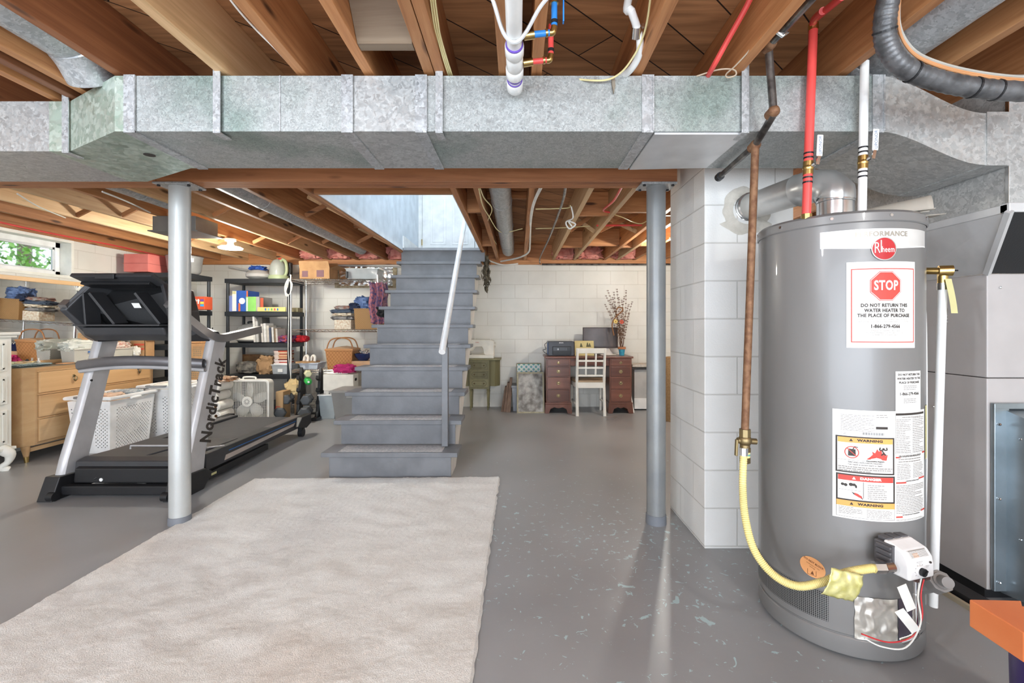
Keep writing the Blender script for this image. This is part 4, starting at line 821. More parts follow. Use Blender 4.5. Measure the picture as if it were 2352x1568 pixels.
# foil tape and viewing port
def foil(u, v): return on(PU(1962)+.135*u+.004*noise.noise(Vector((u*4, v*4, 1))), .085+.15*v+.006*noise.noise(Vector((u*3, v*5, 2))), .004+.005*noise.noise(Vector((u*6, v*6, 5))))
mb = MB().grid(foil, 26, 24); fo = mb.build('foil_tape', mat('foil', 'CFC8BC', .25, .6, c2='EFEAE0', scale=12, bs=.9, bscale=18), wh, smooth=True, label='crinkled silver foil tape')
patch(MB(), PU(1962)+.14, PU(1962)+.21, .085, .235, .003).build('burner_window', mat('dark_violet_glass', '4F4753', .15), wh)
# gas control
gc = thing('gas_control_valve', 'white gas control box with a black dial on the front of the water heater', 'control', (1.29, 1.47, .35))
Rg = Matrix.Rotation(-.30, 4, 'Z'); Mg = Matrix.Translation((1.312, 1.535, .405)) @ Matrix.Rotation(.28, 4, 'Z') @ Matrix.Scale(.70, 4)
prof = [(-.065, -.062), (.055, -.062), (.055, .085), (.03, .085), (-.035, .066), (-.058, .035), (-.065, .0)]
m1 = MB(); m1.M = Mg; m1.prism(prof, 'X', -.082, .082); body = m1.build('housing', mat('control_white', 'ECEAE8', .35), gc, bevel=.008, seg=4)
m1 = MB(); m1.M = Mg; m1.box(-.092, .075, .0, .09, -.055, .075)
for i in range(5): m1.box(-.104, -.09, .005+.0, .075, -.05+.026*i, -.036+.026*i)
for i in range(3): m1.box(-.07+.05*i, -.03+.05*i, .04, .088, .075, .092)
m1.build('rear_bracket', mat('dark_grey_plastic', '565456', .5), gc, bevel=.003)
m1 = MB(); m1.M = Mg; m1.cyl((-.018, -.066, -.018), (-.018, -.074, -.018), .026, 28); m1.build('dial_ring', MATS['control_white'], gc, smooth=True)
m1 = MB(); m1.M = Mg; m1.cyl((-.018, -.072, -.018), (-.018, -.088, -.018), .0185, 24); m1.box(-.021, -.015, -.094, -.086, -.034, -.002, M=Mg @ Matrix.Translation((-.018, 0, -.018)) @ Matrix.Rotation(.9, 4, 'Y') @ Matrix.Translation((.018, 0, .018))); m1.build('dial', MATS['black_plastic'], gc, smooth=True)
# sloping label
def sl(u, v, o=.0015):  # u in -1..1, v 0..1 on the sloped face
    a = Vector((u*.066, -.0635+.0282*v*1.02, .030+.036*v*1.0)); n = Vector((0, -.8, .6))*o
    return Mg @ Vector((u*.064, -.058+.023*v-o*.8, .035+.031*v+o*.6))
def sl2(x, y, o): return sl(x/.064, (y+.019)/.0386, o)
sg = MB(); sg.grid(lambda a, b: sl2(-.06+.12*a, -.0175+.035*b, .0012), 2, 2); sg.build('light_code_label', mat('label_grey', 'D9D6D2', .5), gc)
sg = MB(); sg.grid(lambda a, b: sl2(-.055+.11*a, .0135+.0035*b, .0018), 2, 1)
rnd = random.Random(4)
for i in range(8):
    for j in range(2):
        y = .0105-i*.0034; x = -.052+j*.056
        while x < (-.002 if j == 0 else .054):
            l = rnd.uniform(.003, .012); sg._a([sl2(x, y, .0018), sl2(min(x+l, .055), y, .0018), sl2(min(x+l, .055), y+.0013, .0018), sl2(x, y+.0013, .0018)], [(0, 1, 2, 3)]); x += l+.0015
text_on(sg, 'STATUS LIGHT CODE', .0048, lambda a, b: sl2(a, .0165+b*.6-.0012, .0024)); sg.build('label_print', inkl, gc)
sg = MB()
for i in range(4): sg.grid(lambda a, b: sl2(-.038+.034*a, -.013+i*.0048+.0018*b, .0021), 1, 1)
sg.build('label_orange_print', mat('pale_orange', 'E2A876', .6), gc)
m1 = MB(); m1.M = Mg
for k in range(9):
    a = -2.2+k*.55; c = (-.018+.031*math.sin(a), -.0668, -.018+.031*math.cos(a)); m1.box(c[0]-.0012, c[0]+.0012, -.0672, -.066, c[2]-.0012, c[2]+.0012)
def gt(t, sz, x, z): text_on(m1, t, sz, lambda a, b: (x+a, -.0668, z+b))
gt('GAS CONTROL', .006, -.02, .024); gt('TEMPERATURE', .0045, -.02, .018); gt('TURN KNOB', .0045, .03, .0); gt('TO OFF', .0045, .03, -.006); m1.build('dial_print', inkl, gc)
m1 = MB(); m1.M = Mg; m1.cyl((.052, -.064, .012), (.052, -.069, .012), .005, 12); m1.build('status_light', MATS['dark_line'], gc)
m1 = MB(); m1.M = Mg; m1.box(.035, .062, -.06, -.03, -.074, -.058).box(-.03, -.012, -.062, -.04, -.074, -.058); m1.build('wire_plug', mat('brown_plastic', '4C3430', .4), gc)
# tubes and wires below the control
q = Mg @ Vector((.01, -.03, -.06)); MB().cyl(q, q-Vector((0, 0, .06)), .0085, 14).build('pilot_tube', MATS['chrome'], gc, smooth=True)
sp = smoothpath([q-Vector((0, 0, .06)), q-Vector((-.002, 0, .15)), q-Vector((.0, .0, .20)), q+Vector((-.03, .02, -.235))], 12); MB().tube(sp, [.009+(.001 if i % 2 else 0) for i in range(len(sp))], 10).build('spring_sleeve', MATS['chrome'], gc, smooth=True)
q2 = Mg @ Vector((.045, -.045, -.07))
cable('red_wire', [q2, q2+Vector((-.02, -.01, -.05)), q2+Vector((-.025, -.02, -.12)), q2+Vector((-.05, -.01, -.19)), q2+Vector((-.12, .0, -.215)), q2+Vector((-.20, .012, -.195))], .0022, MATS['red'], 'thin red wire hanging from the gas control down to the foil tape', 'wire')
cable('white_wire', [q2+Vector((-.01, 0, 0)), q2+Vector((-.03, -.01, -.06)), q2+Vector((-.03, -.02, -.14)), q2+Vector((-.07, -.01, -.225)), q2+Vector((-.14, .0, -.23)), q2+Vector((-.19, .012, -.21))], .0024, MATS['white_cable'], 'thin white wire hanging from the gas control down to the foil tape', 'wire')
for k, (a, b) in enumerate((((-.085, -.01, -.02), (-.06, -.02, -.095)), ((-.095, -.012, -.10), (-.045, -.02, -.165)))):
    pa, pb = q2+Vector(a), q2+Vector(b); d = (pb-pa); x = Vector((.018, .004, .004))
    tag(MB().hexa([pa-x, pa+x, pb+x, pb-x], [p+Vector((0, -.0012, 0)) for p in (pa-x, pa+x, pb+x, pb-x)]).build('wire_tag', MATS['paper']), ['small white tag with an orange edge on the wire under the gas control', 'larger folded white tag lower on the wire under the gas control'][k], 'tag')
# drain valve
dv = thing('drain_valve', 'grey plastic drain valve low on the right of the gas control', 'valve', W(2150, 1335, 1.62))
a = W(2120, 1345, 1.66); b = W(2165, 1333, 1.56); c = W(2178, 1338, 1.53)
gpl = mat('valve_grey', '918D8A', .45); MB().cyl(a, b, .026, 20).build('body', gpl, dv, smooth=True); MB().cyl(a.lerp(b, .55), a.lerp(b, .95), .036, 8).build('handwheel', gpl, dv, bevel=.003); MB().cyl(b, c, .018, 16).build('outlet', gpl, dv, smooth=True)
# relief valve and discharge pipe
tp = thing('relief_valve', 'brass pressure relief valve on the right shoulder of the water heater', 'valve', W(2145, 622, 1.80))
a = W(2120, 622, 1.84); b = W(2162, 622, 1.80); c = W(2188, 621, 1.78)
MB().cyl(a, b, .0135, 16).cyl(b-Vector((.012, 0, 0)), c, .021, 20).cyl(b+Vector((.006, 0, -.01)), b+Vector((.006, 0, -.048)), .017, 16).build('body', MATS['brass'], tp, smooth=True)
MB().cyl(c, c+Vector((.02, 0, 0)), .003, 6).build('pin', MATS['dark_metal'], tp)
MB().cyl(b+Vector((.006, 0, -.048)), b+Vector((.006, 0, -.075)), .019, 16).build('adapter', MATS['chrome'], tp, smooth=True)
dp = thing('discharge_pipe', 'white plastic discharge pipe running down the right side of the water heater', 'pipe', W(2143, 1394, 1.72))
MB().cyl(b+Vector((.006, 0, -.055)), W(2143, 1392, 1.74), .0145, 20).build('pipe', MATS['pvc'], dp, smooth=True)
pt = b+Vector((.006, 0, -.15)); mb = MB()
for i in range(5): mb.cyl(pt-Vector((0, 0, .012*i)), pt-Vector((0, 0, .012*i+.006)), .0149, 16)
mb.build('pipe_print', inkl, dp)
tgx = W(2178, 640, 1.775)
tag(MB().grid(lambda u, v: (tgx.x-.013+.026*u+.006*math.sin(v*2), tgx.y-.02*v, tgx.z-.0+.0-.135*v), 3, 10).build('warning_tag', mat('tag_yellow', 'C9C28C', .6), smooth=True), 'long yellow paper tag hanging from the brass relief valve', 'tag')
rx = HX+HR+.006
cable('thin_tube', [(HX+.272, HY-.10, 1.42), (HX+.283, HY-.10, 1.2), (HX+.286, HY-.10, .9), (HX+.285, HY-.10, .6), (HX+.285, HY-.09, .25)], .004, MATS['pvc'], 'thin pale tube running down the right side of the water heater jacket', 'tube')
# curled sheet lying on the heater
def curl2(u, v):
    a0_ = Vector((1.335, 1.80, 1.612)); a1_ = Vector((1.525, 1.68, 1.614)); ax = a1_-a0_; pr = Vector((ax.y, -ax.x, 0)).normalized(); r = .022+.018*u
    if v < .3: return a0_+ax*u-pr*(-(r+.0)-.05*(1-v/.3)*0-.0)+Vector((0, 0, r*.0))-pr*(2*r)*0+pr*(.03*(1-v/.3))
    t = (v-.3)/.7*1.25*PI; return a0_+ax*u+pr*(r*math.cos(t))+Vector((0, 0, r*1.0*math.sin(t)+.5*r*(1-math.cos(t))))
cs = MB().grid(curl2, 12, 30)
cs.grid(lambda u, v: Vector((1.40+.20*u, 1.80+.06*v-.10*u, 1.614)), 4, 3)
cs = cs.build('curled_sheet', mat('taupe_sheet', 'A39C90', .5, c2='AFA89C'), smooth=True); sm = cs.modifiers.new('s', 'SOLIDIFY'); sm.thickness = .0025
tag(cs, 'taupe curled plastic sheet lying on the right of the water heater top', 'sheet')
# ---------------------------------------------------------------- furnace
fc = mat('furnace_grey', 'B5AFAC', .45, .05, c2='BCB6B3')
FX, FY, FZ = 2.04, 1.98, 1.42
fu = thing('furnace', 'tall taupe sheet metal furnace cabinet at the right edge', 'furnace', (2.35, 2.3, 0))
MB().box(FX, 2.62, FY, 2.72, .045, .965).build('lower_cabinet', fc, fu, bevel=.004); MB().box(FX, 2.62, FY, 2.72, .968, FZ).build('upper_cabinet', fc, fu, bevel=.004)
MB().box(FX+.01, 2.6, FY+.02, 2.7, 0, .045).build('plinth', MATS['black_plastic'], fu)
mb = MB()
for p in ((FX+.055, FY-.003, 1.36), (FX-.003, FY+.25, .80)): mb.sphere(p, .006, 10)
mb.build('screws', MATS['chrome'], fu)
pl = thing('supply_plenum', 'galvanized supply plenum with a faceted flared transition above the furnace', 'plenum', (2.2, 2.1, FZ))
PX0, PY0, PZ0 = 1.905, 1.765, 1.636
MB().box(PX0, 2.55, PY0, 2.62, PZ0+.03, ZJ-.002).build('plenum_box', GALV2, pl, bevel=.002)
lo = [(FX, FY, FZ+.001), (2.55, FY, FZ+.001), (2.55, 2.62, FZ+.001), (FX, 2.62, FZ+.001)]; hi = [(PX0, PY0, PZ0), (2.55, PY0, PZ0), (2.55, 2.62, PZ0), (PX0, 2.62, PZ0)]
kink = (1.995, 2.22, 1.475)
mb = MB(); mb._a([lo[0], lo[3], hi[3], hi[0], kink], [(0, 4, 3), (0, 1, 4), (1, 2, 4), (4, 2, 3)]); mb._a([lo[3], lo[2], hi[2], hi[3]], [(0, 1, 2, 3)]); mb.build('transition', MATS['sheet_metal'], pl, label='plain bright faceted transition')
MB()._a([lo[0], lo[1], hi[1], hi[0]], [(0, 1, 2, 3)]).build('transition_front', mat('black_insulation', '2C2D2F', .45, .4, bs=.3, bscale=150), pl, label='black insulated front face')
MB().box(PX0-.006, 2.56, PY0-.006, PY0+.03, PZ0-.002, PZ0+.035).box(PX0-.006, PX0+.03, PY0, 2.62, PZ0-.002, PZ0+.032).build('flange', MATS['sheet_metal'], pl, bevel=.003)
MB().bar((FX-.006, FY-.006, FZ), (PX0-.006, PY0-.006, PZ0), .02, .02, (0, 1, 0)).build('corner_angle', MATS['sheet_metal'], pl)
mb = MB()
for i in range(6): mb.box(PX0-.003, PX0-.001, PY0+.03, 2.62, 1.72+.07*i, 1.7205+.07*i)
MB().box(PX0-.003, PX0, PY0+.0, PY0+.012, PZ0+.03, ZJ-.01).build('corner_seam', MATS['chrome'], pl)
rb_ = thing('return_air_box', 'bluish galvanized return air box low on the front of the furnace', 'duct', (2.2, 1.9, .2))
bx = mat('blue_galv', '9AA3A8', .35, .85, c2='AEB8BE')
MB().prism([(1.98, .835), (1.20, .62), (1.20, .12), (1.98, .035)], 'X', FX+.06, 2.6).build('box', bx, rb_)
MB().box(FX+.01, FX+.075, 1.958, 1.976, .05, .84).box(FX+.01, 2.6, 1.958, 1.976, .835, .86).build('flange', bx, rb_, bevel=.003)
mb = MB()
for z in (.09, .45, .77): mb.sphere((FX+.03, 1.955, z), .006, 8)
for y, z in ((1.9, .3), (1.8, .5), (1.6, .3), (1.9, .72)): mb.sphere((FX+.058, y, z), .005, 8)
mb.build('screws', MATS['chrome'], rb_)
tag(MB().bar((FX-.10, 2.5, .018), (FX-.07, 1.45, .018), .075, .036, (0, 0, 1)).build('floor_angle', MATS['dark_metal']), 'dark metal strip on the floor along the furnace base', 'strip')
tag(MB().bar((FX-.155, 2.5, .01), (FX-.135, 1.45, .01), .016, .02, (0, 0, 1)).build('copper_line', mat('tan_line', 'A89B84', .5)), 'thin tan line on the floor beside the dark strip at the furnace base', 'tube')
# orange board on a purple pail
om = mat('orange_paint', 'DC7A45', .5, c2='E58650', scale=5, bs=.2)
ob_ = [(2226, 1376), (2352, 1390), (2450, 1400), (2450, 1520), (2352, 1468), (2300, 1440)]
mb = MB(); zt = .43
A0 = [W(2226, 1377, 1.27), W(2345, 1384, 1.27), W(2420, 1420, 1.16), W(2420, 1490, 1.02), W(2352, 1448, 1.075)]
top = [(p.x, p.y, zt) for p in (Vector(((2226-VX)*1.27/FPX, 1.27, 0)), Vector(((2345-VX)*1.265/FPX, 1.265, 0)), Vector(((2348-VX)*1.24/FPX, 1.24, 0)), Vector(((2470-VX)*1.2/FPX, 1.2, 0)), Vector(((2560-VX)*1.05/FPX, 1.05, 0)), Vector(((2352-VX)*1.13/FPX, 1.13, 0)))]
n = len(top); mb._a([(x, y, z-.075) for x, y, z in top]+top, [tuple(range(n)), tuple(range(2*n-1, n-1, -1))]+[(i, n+i, n+(i+1) % n, (i+1) % n) for i in range(n)])
tag(mb.build('orange_board', om, bevel=.003), 'orange painted wooden piece with chipped edges at the bottom right corner', 'board')
pc = thing('paint_pail', 'dark purple paint pail under the orange wooden piece at the bottom right corner', 'pail', (1.435, 1.14, 0))
pv = mat('pail_purple', '35245E', .35); PCX, PCY, PR = 1.40, 1.13, .125
MB().lathe([(0, 0), (PR-.012, 0), (PR-.006, .02), (PR, .345), (PR+.005, .347), (PR+.005, .354), (0, .354)], (PCX, PCY, 0), 40).build('pail', pv, pc, smooth=True)
def onp(u, z, off=.0015):
    a = u/PR; return (PCX+(PR+off)*math.sin(a), PCY-(PR+off)*math.cos(a), z)
lb = MB(); lb.grid(lambda a, b: onp(-.125+.075*a, .27+.06*b), 6, 1); lb.build('blue_label', mat('label_blue', '3F9BD8', .4), pc)
lb = MB()
text_on(lb, 'HOW TO', .018, lambda a, b: onp(-.088+a, .308+b, .003)); text_on(lb, 'HOME', .018, lambda a, b: onp(-.088+a, .288+b, .003)); text_on(lb, 'OVER', .045, lambda a, b: onp(-.065+a, .232+b, .003)); text_on(lb, 'SEALS', .018, lambda a, b: onp(-.075+a, .185+b, .003), .0006); text_on(lb, 'LATEX', .013, lambda a, b: onp(-.075+a, .166+b, .003))
lb.grid(lambda a, b: onp(-.115+.09*a, .2085+.0012*b, .003), 6, 1); lb.build('pail_lettering', lab, pc)
MB().tube(smoothpath([(PCX-.112, PCY-.06, .35), (PCX-.155, PCY-.08, .30), (PCX-.14, PCY-.11, .22), (PCX-.07, PCY-.14, .15), (PCX+.02, PCY-.14, .12)], 6), .0022, 6).build('bail_handle', mat('copper_wire', 'C79C7E', .35, .8), pc, smooth=True)
# ---------------------------------------------------------------- treadmill
tm = thing('treadmill', 'black and silver treadmill facing the camera behind the silver steel post', 'treadmill', (-2.8, 4.0, 0))
bp = MATS['black_plastic']; slv = mat('treadmill_silver', 'BDBBBB', .38, .25, bs=.05); trim_ = mat('treadmill_trim', '6E6B6C', .38, .4); dkp = mat('dark_deck', '39393B', .45, bs=.2, bscale=250)
LX, RX = -3.235, -2.335
MB().box(LX+.03, RX-.03, 3.15, 3.21, .025, .085).build('base_bar', bp, tm, bevel=.006)
for x, s_ in ((LX, 1), (RX, -1)):
    a, b = (x-.03*s_, x+.075*s_); a, b = min(a, b), max(a, b)
    MB().prism([(3.08, .0), (3.34, .0), (3.44, .10), (3.36, .145), (3.14, .155)], 'X', a, b).build('foot_cover', bp, tm, bevel=.006)
    MB().cyl((x+.04*s_, 3.10, .032), (x+.085*s_, 3.10, .032), .03, 18).build('transport_wheel', bp, tm, smooth=True)
    # upright: leaning profile extruded with rounded front
    c = x+.02*s_; pts = []
    def sec(y, z, dd, wv=.034): return [(c-wv, y+.02, z), (c-wv*.6, y+.004, z), (c, y, z), (c+wv*.6, y+.004, z), (c+wv, y+.02, z), (c+wv, y+dd, z), (c-wv, y+dd, z)]
    S = [sec(3.17, .13, .19), sec(3.20, .25, .175), sec(3.30, .55, .16), sec(3.39, .85, .155), sec(3.475, 1.125, .16)]
    mb = MB(); vs = [p for q in S for p in q]; fs = []
    for i in range(len(S)-1):
        for k in range(7): fs.append((i*7+k, i*7+(k+1) % 7, (i+1)*7+(k+1) % 7, (i+1)*7+k))
    fs += [tuple(range(6, -1, -1)), tuple(range(28, 35))]; mb._a(vs, fs); up = mb.build('upright', slv, tm, smooth=True)
    MB().cyl((c+s_*-.0, 3.395, .79), (c-.035*s_*-1, 3.395, .79), .009, 10).build('bolt', MATS['dark_metal'], up)
    if x == RX:
        xf = c+.0352; o0 = Vector((xf, 3.318, .30)); d = Vector((0, .30, 1.0)).normalized(); e = Vector((0, 1.0, -.30)).normalized(); mb = MB()
        text_on(mb, 'NordicTrack', .135, lambda u, v: o0+d*(u*.84+.045)+e*(-v*1.22+.05), .0055, .97, 'LEFT'); mb.build('side_lettering', MATS['ink'] if 'ink' in MATS else bp, up, label='dark brand lettering running up the upright')
# motor hood
MB().prism([(3.22, .085), (3.235, .235), (3.30, .25), (3.95, .225), (3.95, .10), (3.4, .07)], 'X', LX+.085, RX-.085).build('motor_hood', dkp, tm, bevel=.012, seg=3)
MB().prism([(3.20, .09), (3.205, .19), (3.26, .21), (3.26, .09)], 'X', LX+.11, RX-.12).build('hood_front', bp, tm, bevel=.008)
MB().cyl((-2.93, 3.195, .115), (-2.93, 3.20, .115), .012, 14).build('socket', MATS['white_plastic'], tm)
mb = MB(); text_on(mb, 'NORDICTRACK', .05, lambda u, v: (-2.82+u, 3.62+v*1.0, .2415-(v)*.038), .001, 1.1); mb.build('hood_lettering', mat('logo_grey', 'C9C7C5', .4), tm)
# deck
MB().box(LX+.14, RX-.14, 3.95, 5.02, .165, .195).build('running_belt', mat('belt_rubber', '48484A', .65, bs=.4, bscale=400), tm, bevel=.004)
for x0, x1 in ((LX+.03, LX+.14), (RX-.14, RX-.03)):
    MB().prism([(3.45, .095), (3.45, .225), (5.03, .215), (5.03, .10), (4.85, .095)], 'X', x0, x1).build('side_rail', dkp, tm, bevel=.006)
    MB().box(x0+.01, x1-.01, 3.98, 5.0, .215, .219).build('foot_rail_top', trim_, tm, bevel=.002)
for x in (LX+.02, RX-.03):
    MB().prism([(4.78, .13), (4.88, .22), (5.08, .225), (5.09, .12), (4.98, .085)], 'X', x-.02, x+.055).build('end_cap', bp, tm, bevel=.008)
    MB().cyl((x-.005, 4.93, .045), (x+.04, 4.93, .045), .045, 20).box(x-.002, x+.036, 4.89, 4.97, .04, .12).build('rear_foot', bp, tm, smooth=True)
xs_ = RX-.028
MB()._a([(xs_, 3.72, .178), (xs_, 4.84, .183), (xs_, 4.84, .190), (xs_, 3.72, .185)], [(0, 1, 2, 3)]).build('blue_stripe', mat('stripe_blue', '2F6FB5', .4), tm)
MB()._a([(xs_, 3.66, .115), (xs_, 4.86, .145), (xs_, 4.84, .172), (xs_, 3.68, .155)], [(0, 1, 2, 3)]).build('beige_stripe', mat('stripe_beige', 'B7AAA0', .4), tm)
for x in (RX-.04, LX+.04): MB().bar((x, 3.3, .045), (x, 4.3, .06), .03, .055).build('lift_frame', bp, tm, bevel=.004)
MB().box(RX-.0245, RX-.023, 3.5, 3.56, .045, .062).build('caution_label', MATS['strip_yellow'] if 'strip_yellow' in MATS else MATS['paper'], tm)
MB().tube(smoothpath([(-2.98, 3.20, .12), (-2.9, 3.24, .16), (-2.75, 3.32, .235), (-2.62, 3.42, .27), (-2.55, 3.46, .28)], 5), .006, 8).build('power_cord', bp, tm, smooth=True)
MB().tube([(-2.98, 3.5, .25), (-2.98, 3.5, .275), (-2.55, 3.5, .275), (-2.55, 3.5, .25)], .007, 8).build('hood_handle', slv, tm, smooth=True)
MB().tube([(RX-.09, 3.7, .225), (RX-.03, 3.66, .235), (RX-.10, 3.58, .24), (RX-.16, 3.62, .23)], .005, 8).build('latch', slv, tm)
# side arms: V profile
def arm(s_, w_=.05):
    P = [(-2.785+s_*.365, 3.16, 1.36), (-2.785+s_*.375, 3.22, 1.30), (-2.785+s_*.41, 3.34, 1.20), (-2.785+s_*.44, 3.45, 1.125), (-2.785+s_*.45, 3.56, 1.10), (-2.785+s_*.45, 3.72, 1.115), (-2.785+s_*.45, 4.10, 1.165)]
    x = 0; sp = smoothpath(P, 4); n = len(sp); vs = []
    for i, p in enumerate(sp):
        d = (sp[min(i+1, n-1)]-sp[max(i-1, 0)]).normalized(); nn = Vector((0, -d.z, d.y)); t = .030
        x = p.x; vs += [(x-w_/2, p.y-nn.y*t, p.z-nn.z*t), (x+w_/2, p.y-nn.y*t, p.z-nn.z*t), (x+w_/2, p.y+nn.y*t, p.z+nn.z*t), (x-w_/2, p.y+nn.y*t, p.z+nn.z*t)]
    fs = [(i*4+k, i*4+(k+1) % 4, (i+1)*4+(k+1) % 4, (i+1)*4+k) for i in range(n-1) for k in range(4)]+[(3, 2, 1, 0), tuple((n-1)*4+k for k in range(4))]
    return MB()._a(vs, fs)
for s_ in (-1, 1): arm(s_, .055).build('arm', mat('arm_silver', '8A8685', .3, .6), tm, smooth=True)
# console shell: six-sided dish facing forward, open toward the camera
CXM = -2.785
def ring_(k, dy): return [(CXM+s*w*k, y+dy, 1.305+(z-1.305)*k) for s, w, y, z in ((-1, .27, 3.22, 1.50), (-1, .385, 3.14, 1.305), (-1, .30, 3.28, 1.105), (1, .30, 3.28, 1.105), (1, .385, 3.14, 1.305), (1, .27, 3.22, 1.50))]
def loft(rings, caps=(False, False)):
    mb = MB(); n = len(rings[0]); vs = [p for r in rings for p in r]; fs = [(i*n+k, i*n+(k+1) % n, (i+1)*n+(k+1) % n, (i+1)*n+k) for i in range(len(rings)-1) for k in range(n)]
    if caps[0]: fs.append(tuple(range(n-1, -1, -1)))
    if caps[1]: fs.append(tuple((len(rings)-1)*n+k for k in range(n)))
    return mb._a(vs, fs)
loft([ring_(.80, .16), ring_(.90, .012), ring_(1.0, 0), ring_(1.0, .03), ring_(.86, .36)], (False, True)).build('console_shell', dkp, tm, bevel=.006)
MB()._a([(x, y+.002, z) for x, y, z in ring_(.81, .15)], [(0, 1, 2, 3, 4, 5)]).build('inner_panel', mat('console_black', '161617', .55, bs=.3, bscale=250), tm)
mb = MB()
for xa, xb in ((-.22, -.06), (.10, .26)): mb.bar((CXM+xa, 3.24, 1.43), (CXM+xb, 3.26, 1.21), .018, .12, (0, 1, 0))
mb.bar((CXM-.26, 3.24, 1.43), (CXM-.25, 3.25, 1.20), .014, .12, (0, 1, 0)).bar((CXM-.30, 3.22, 1.20), (CXM+.30, 3.22, 1.20), .14, .012)
mb.build('ribs', dkp, tm, bevel=.003)
MB().prism([(3.22, 1.13), (3.20, 1.185), (3.30, 1.20), (3.45, 1.20), (3.45, 1.10), (3.30, 1.09)], 'X', CXM-.29, CXM+.29).build('lower_band', dkp, tm, bevel=.012, seg=3)
for s_ in (-1, 1): MB().hexa([(CXM+s_*.28, 3.32, 1.08), (CXM+s_*.44, 3.46, 1.08), (CXM+s_*.44, 3.62, 1.08), (CXM+s_*.28, 3.62, 1.08)], [(CXM+s_*.28, 3.30, 1.20), (CXM+s_*.42, 3.40, 1.15), (CXM+s_*.42, 3.60, 1.15), (CXM+s_*.28, 3.60, 1.2)]).build('arm_bracket', bp, tm, bevel=.006)
MB()._a([(CXM-.005, 3.282, 1.36), (CXM+.05, 3.282, 1.36), (CXM+.065, 3.288, 1.325), (CXM+.012, 3.288, 1.325)], [(0, 1, 2, 3)]).build('white_sticker', MATS['paper'], tm)
MB().hexa([(CXM-.285, 3.11, 1.535), (CXM+.27, 3.11, 1.535), (CXM+.27, 3.24, 1.475), (CXM-.25, 3.24, 1.475)], [(CXM-.29, 3.13, 1.56), (CXM+.275, 3.13, 1.56), (CXM+.275, 3.26, 1.50), (CXM-.25, 3.26, 1.50)]).build('display_back', dkp, tm, bevel=.006)
MB().box(CXM-.10, CXM+.03, 3.10, 3.125, 1.515, 1.55).build('display_bracket', bp, tm, bevel=.003)
MB().hexa([(CXM-.26, 3.16, 1.485), (CXM+.22, 3.16, 1.485), (CXM+.22, 3.24, 1.465), (CXM-.25, 3.24, 1.465)], [(CXM-.26, 3.17, 1.505), (CXM+.22, 3.17, 1.505), (CXM+.22, 3.25, 1.49), (CXM-.25, 3.25, 1.49)]).build('display_ridge', bp, tm, bevel=.004)
# pulse bar
def pb(u, v, t, h):
    x = LX-.02+(RX-LX+.03)*u; bow = math.sin(PI*u); y = 3.37-.09*bow; z = .905+.035*bow+.01*u
    a = 2*PI*v; return (x, y+t*math.cos(a), z+h*math.sin(a))
MB().grid(lambda u, v: pb(u, v, .025, .036), 24, 14, cv=True).build('pulse_bar', trim_, tm, smooth=True)
MB().grid(lambda u, v: Vector(pb(u, v, .02, .016))+Vector((0, .015, -.045)), 24, 10, cv=True).build('pulse_bar_support', slv, tm, smooth=True)
MB().tube(smoothpath([(-2.55, 3.62, 1.16), (-2.48, 3.66, 1.13), (-2.43, 3.62, 1.18)], 4), .004, 6).cyl((-2.50, 3.7, 1.16), (-2.505, 3.7, .70), .0015, 5).tube([(-2.505, 3.7, .70), (-2.52, 3.7, .69), (-2.52, 3.7, .66)], .003, 5).tube([(-2.505, 3.7, .70), (-2.49, 3.7, .69), (-2.485, 3.7, .655)], .003, 5).build('safety_clip_cord', bp, tm)
MB().box(-2.60, -2.575, 3.66, 3.70, 1.12, 1.165).build('teal_fan_tab', mat('teal_plastic', '2FA9A4', .4), tm)
tag(MB().sphere((-2.83, 3.42, .012), (.035, .02, .012), 12).build('sock', MATS['paper'], smooth=True), 'small white scrap on the floor under the treadmill front', 'scrap')
# ---------------------------------------------------------------- dresser
blond = wood('blond_wood', 'BE9466', 'D0A878', 'DEBB8C', 'Y', .25, .4, False, .05)
ds = thing('dresser', 'low blond wood dresser with a glass top along the left wall', 'dresser', (-4.50, 4.75, 0))
DX0, DX1, DYa, DYb = -4.70, -4.27, 3.93, 5.38
MB().prism([(DX0, DYa), (DX1-.10, DYa), (DX1-.03, DYa+.02), (DX1, DYa+.09), (DX1, DYb-.09), (DX1-.03, DYb-.02), (DX1-.10, DYb), (DX0, DYb)], 'Z', .14, .83).build('carcass', blond, ds, bevel=.006)
for i in range(3):
    z0 = [.17, .385, .60][i]; z1 = [.365, .58, .785][i]
    for j, (ya, yb) in enumerate(((DYa+.12, DYb-.12),)):
        dr_ = MB().box(DX1-.002, DX1+.014, ya, yb, z0, z1).build('drawer', blond, ds, bevel=.004)
        MB().box(DX1-.001, DX1+.006, ya-.01, yb+.01, z0-.012, z0-.006).box(DX1-.001, DX1+.018, ya-.01, yb+.01, z1+.003, z1+.010).build('moulding', blond, dr_, bevel=.002)
        for y in (4.36, 5.10):
            zc = (z0+z1)/2; MB().tube([(DX1+.014, y, zc+.028), (DX1+.02, y, zc+.028)], [.016, .012], 12).tube([(DX1+.018, y, zc+.03), (DX1+.03, y, zc+.03)], .006, 8).tube(smoothpath([(DX1+.028, y-.012, zc+.02), (DX1+.030, y-.014, zc), (DX1+.03, y, zc-.022), (DX1+.03, y+.014, zc), (DX1+.028, y+.012, zc+.02)], 3), .005, 6).sphere((DX1+.03, y, zc-.012), .011, 8).build('pull', MATS['old_brass'], dr_, smooth=True)
for y in (DYa+.06, DYb-.06):
    for x in (DX0+.05, DX1-.05):
        lg = MB().tube([(x, y, .14), (x+.008, y, .05)], [.033, .018], 16).build('leg', blond, ds, smooth=True); MB().tube([(x+.008, y, .05), (x+.011, y, .0)], [.019, .014], 16).build('brass_tip', MATS['brass'], lg, smooth=True)
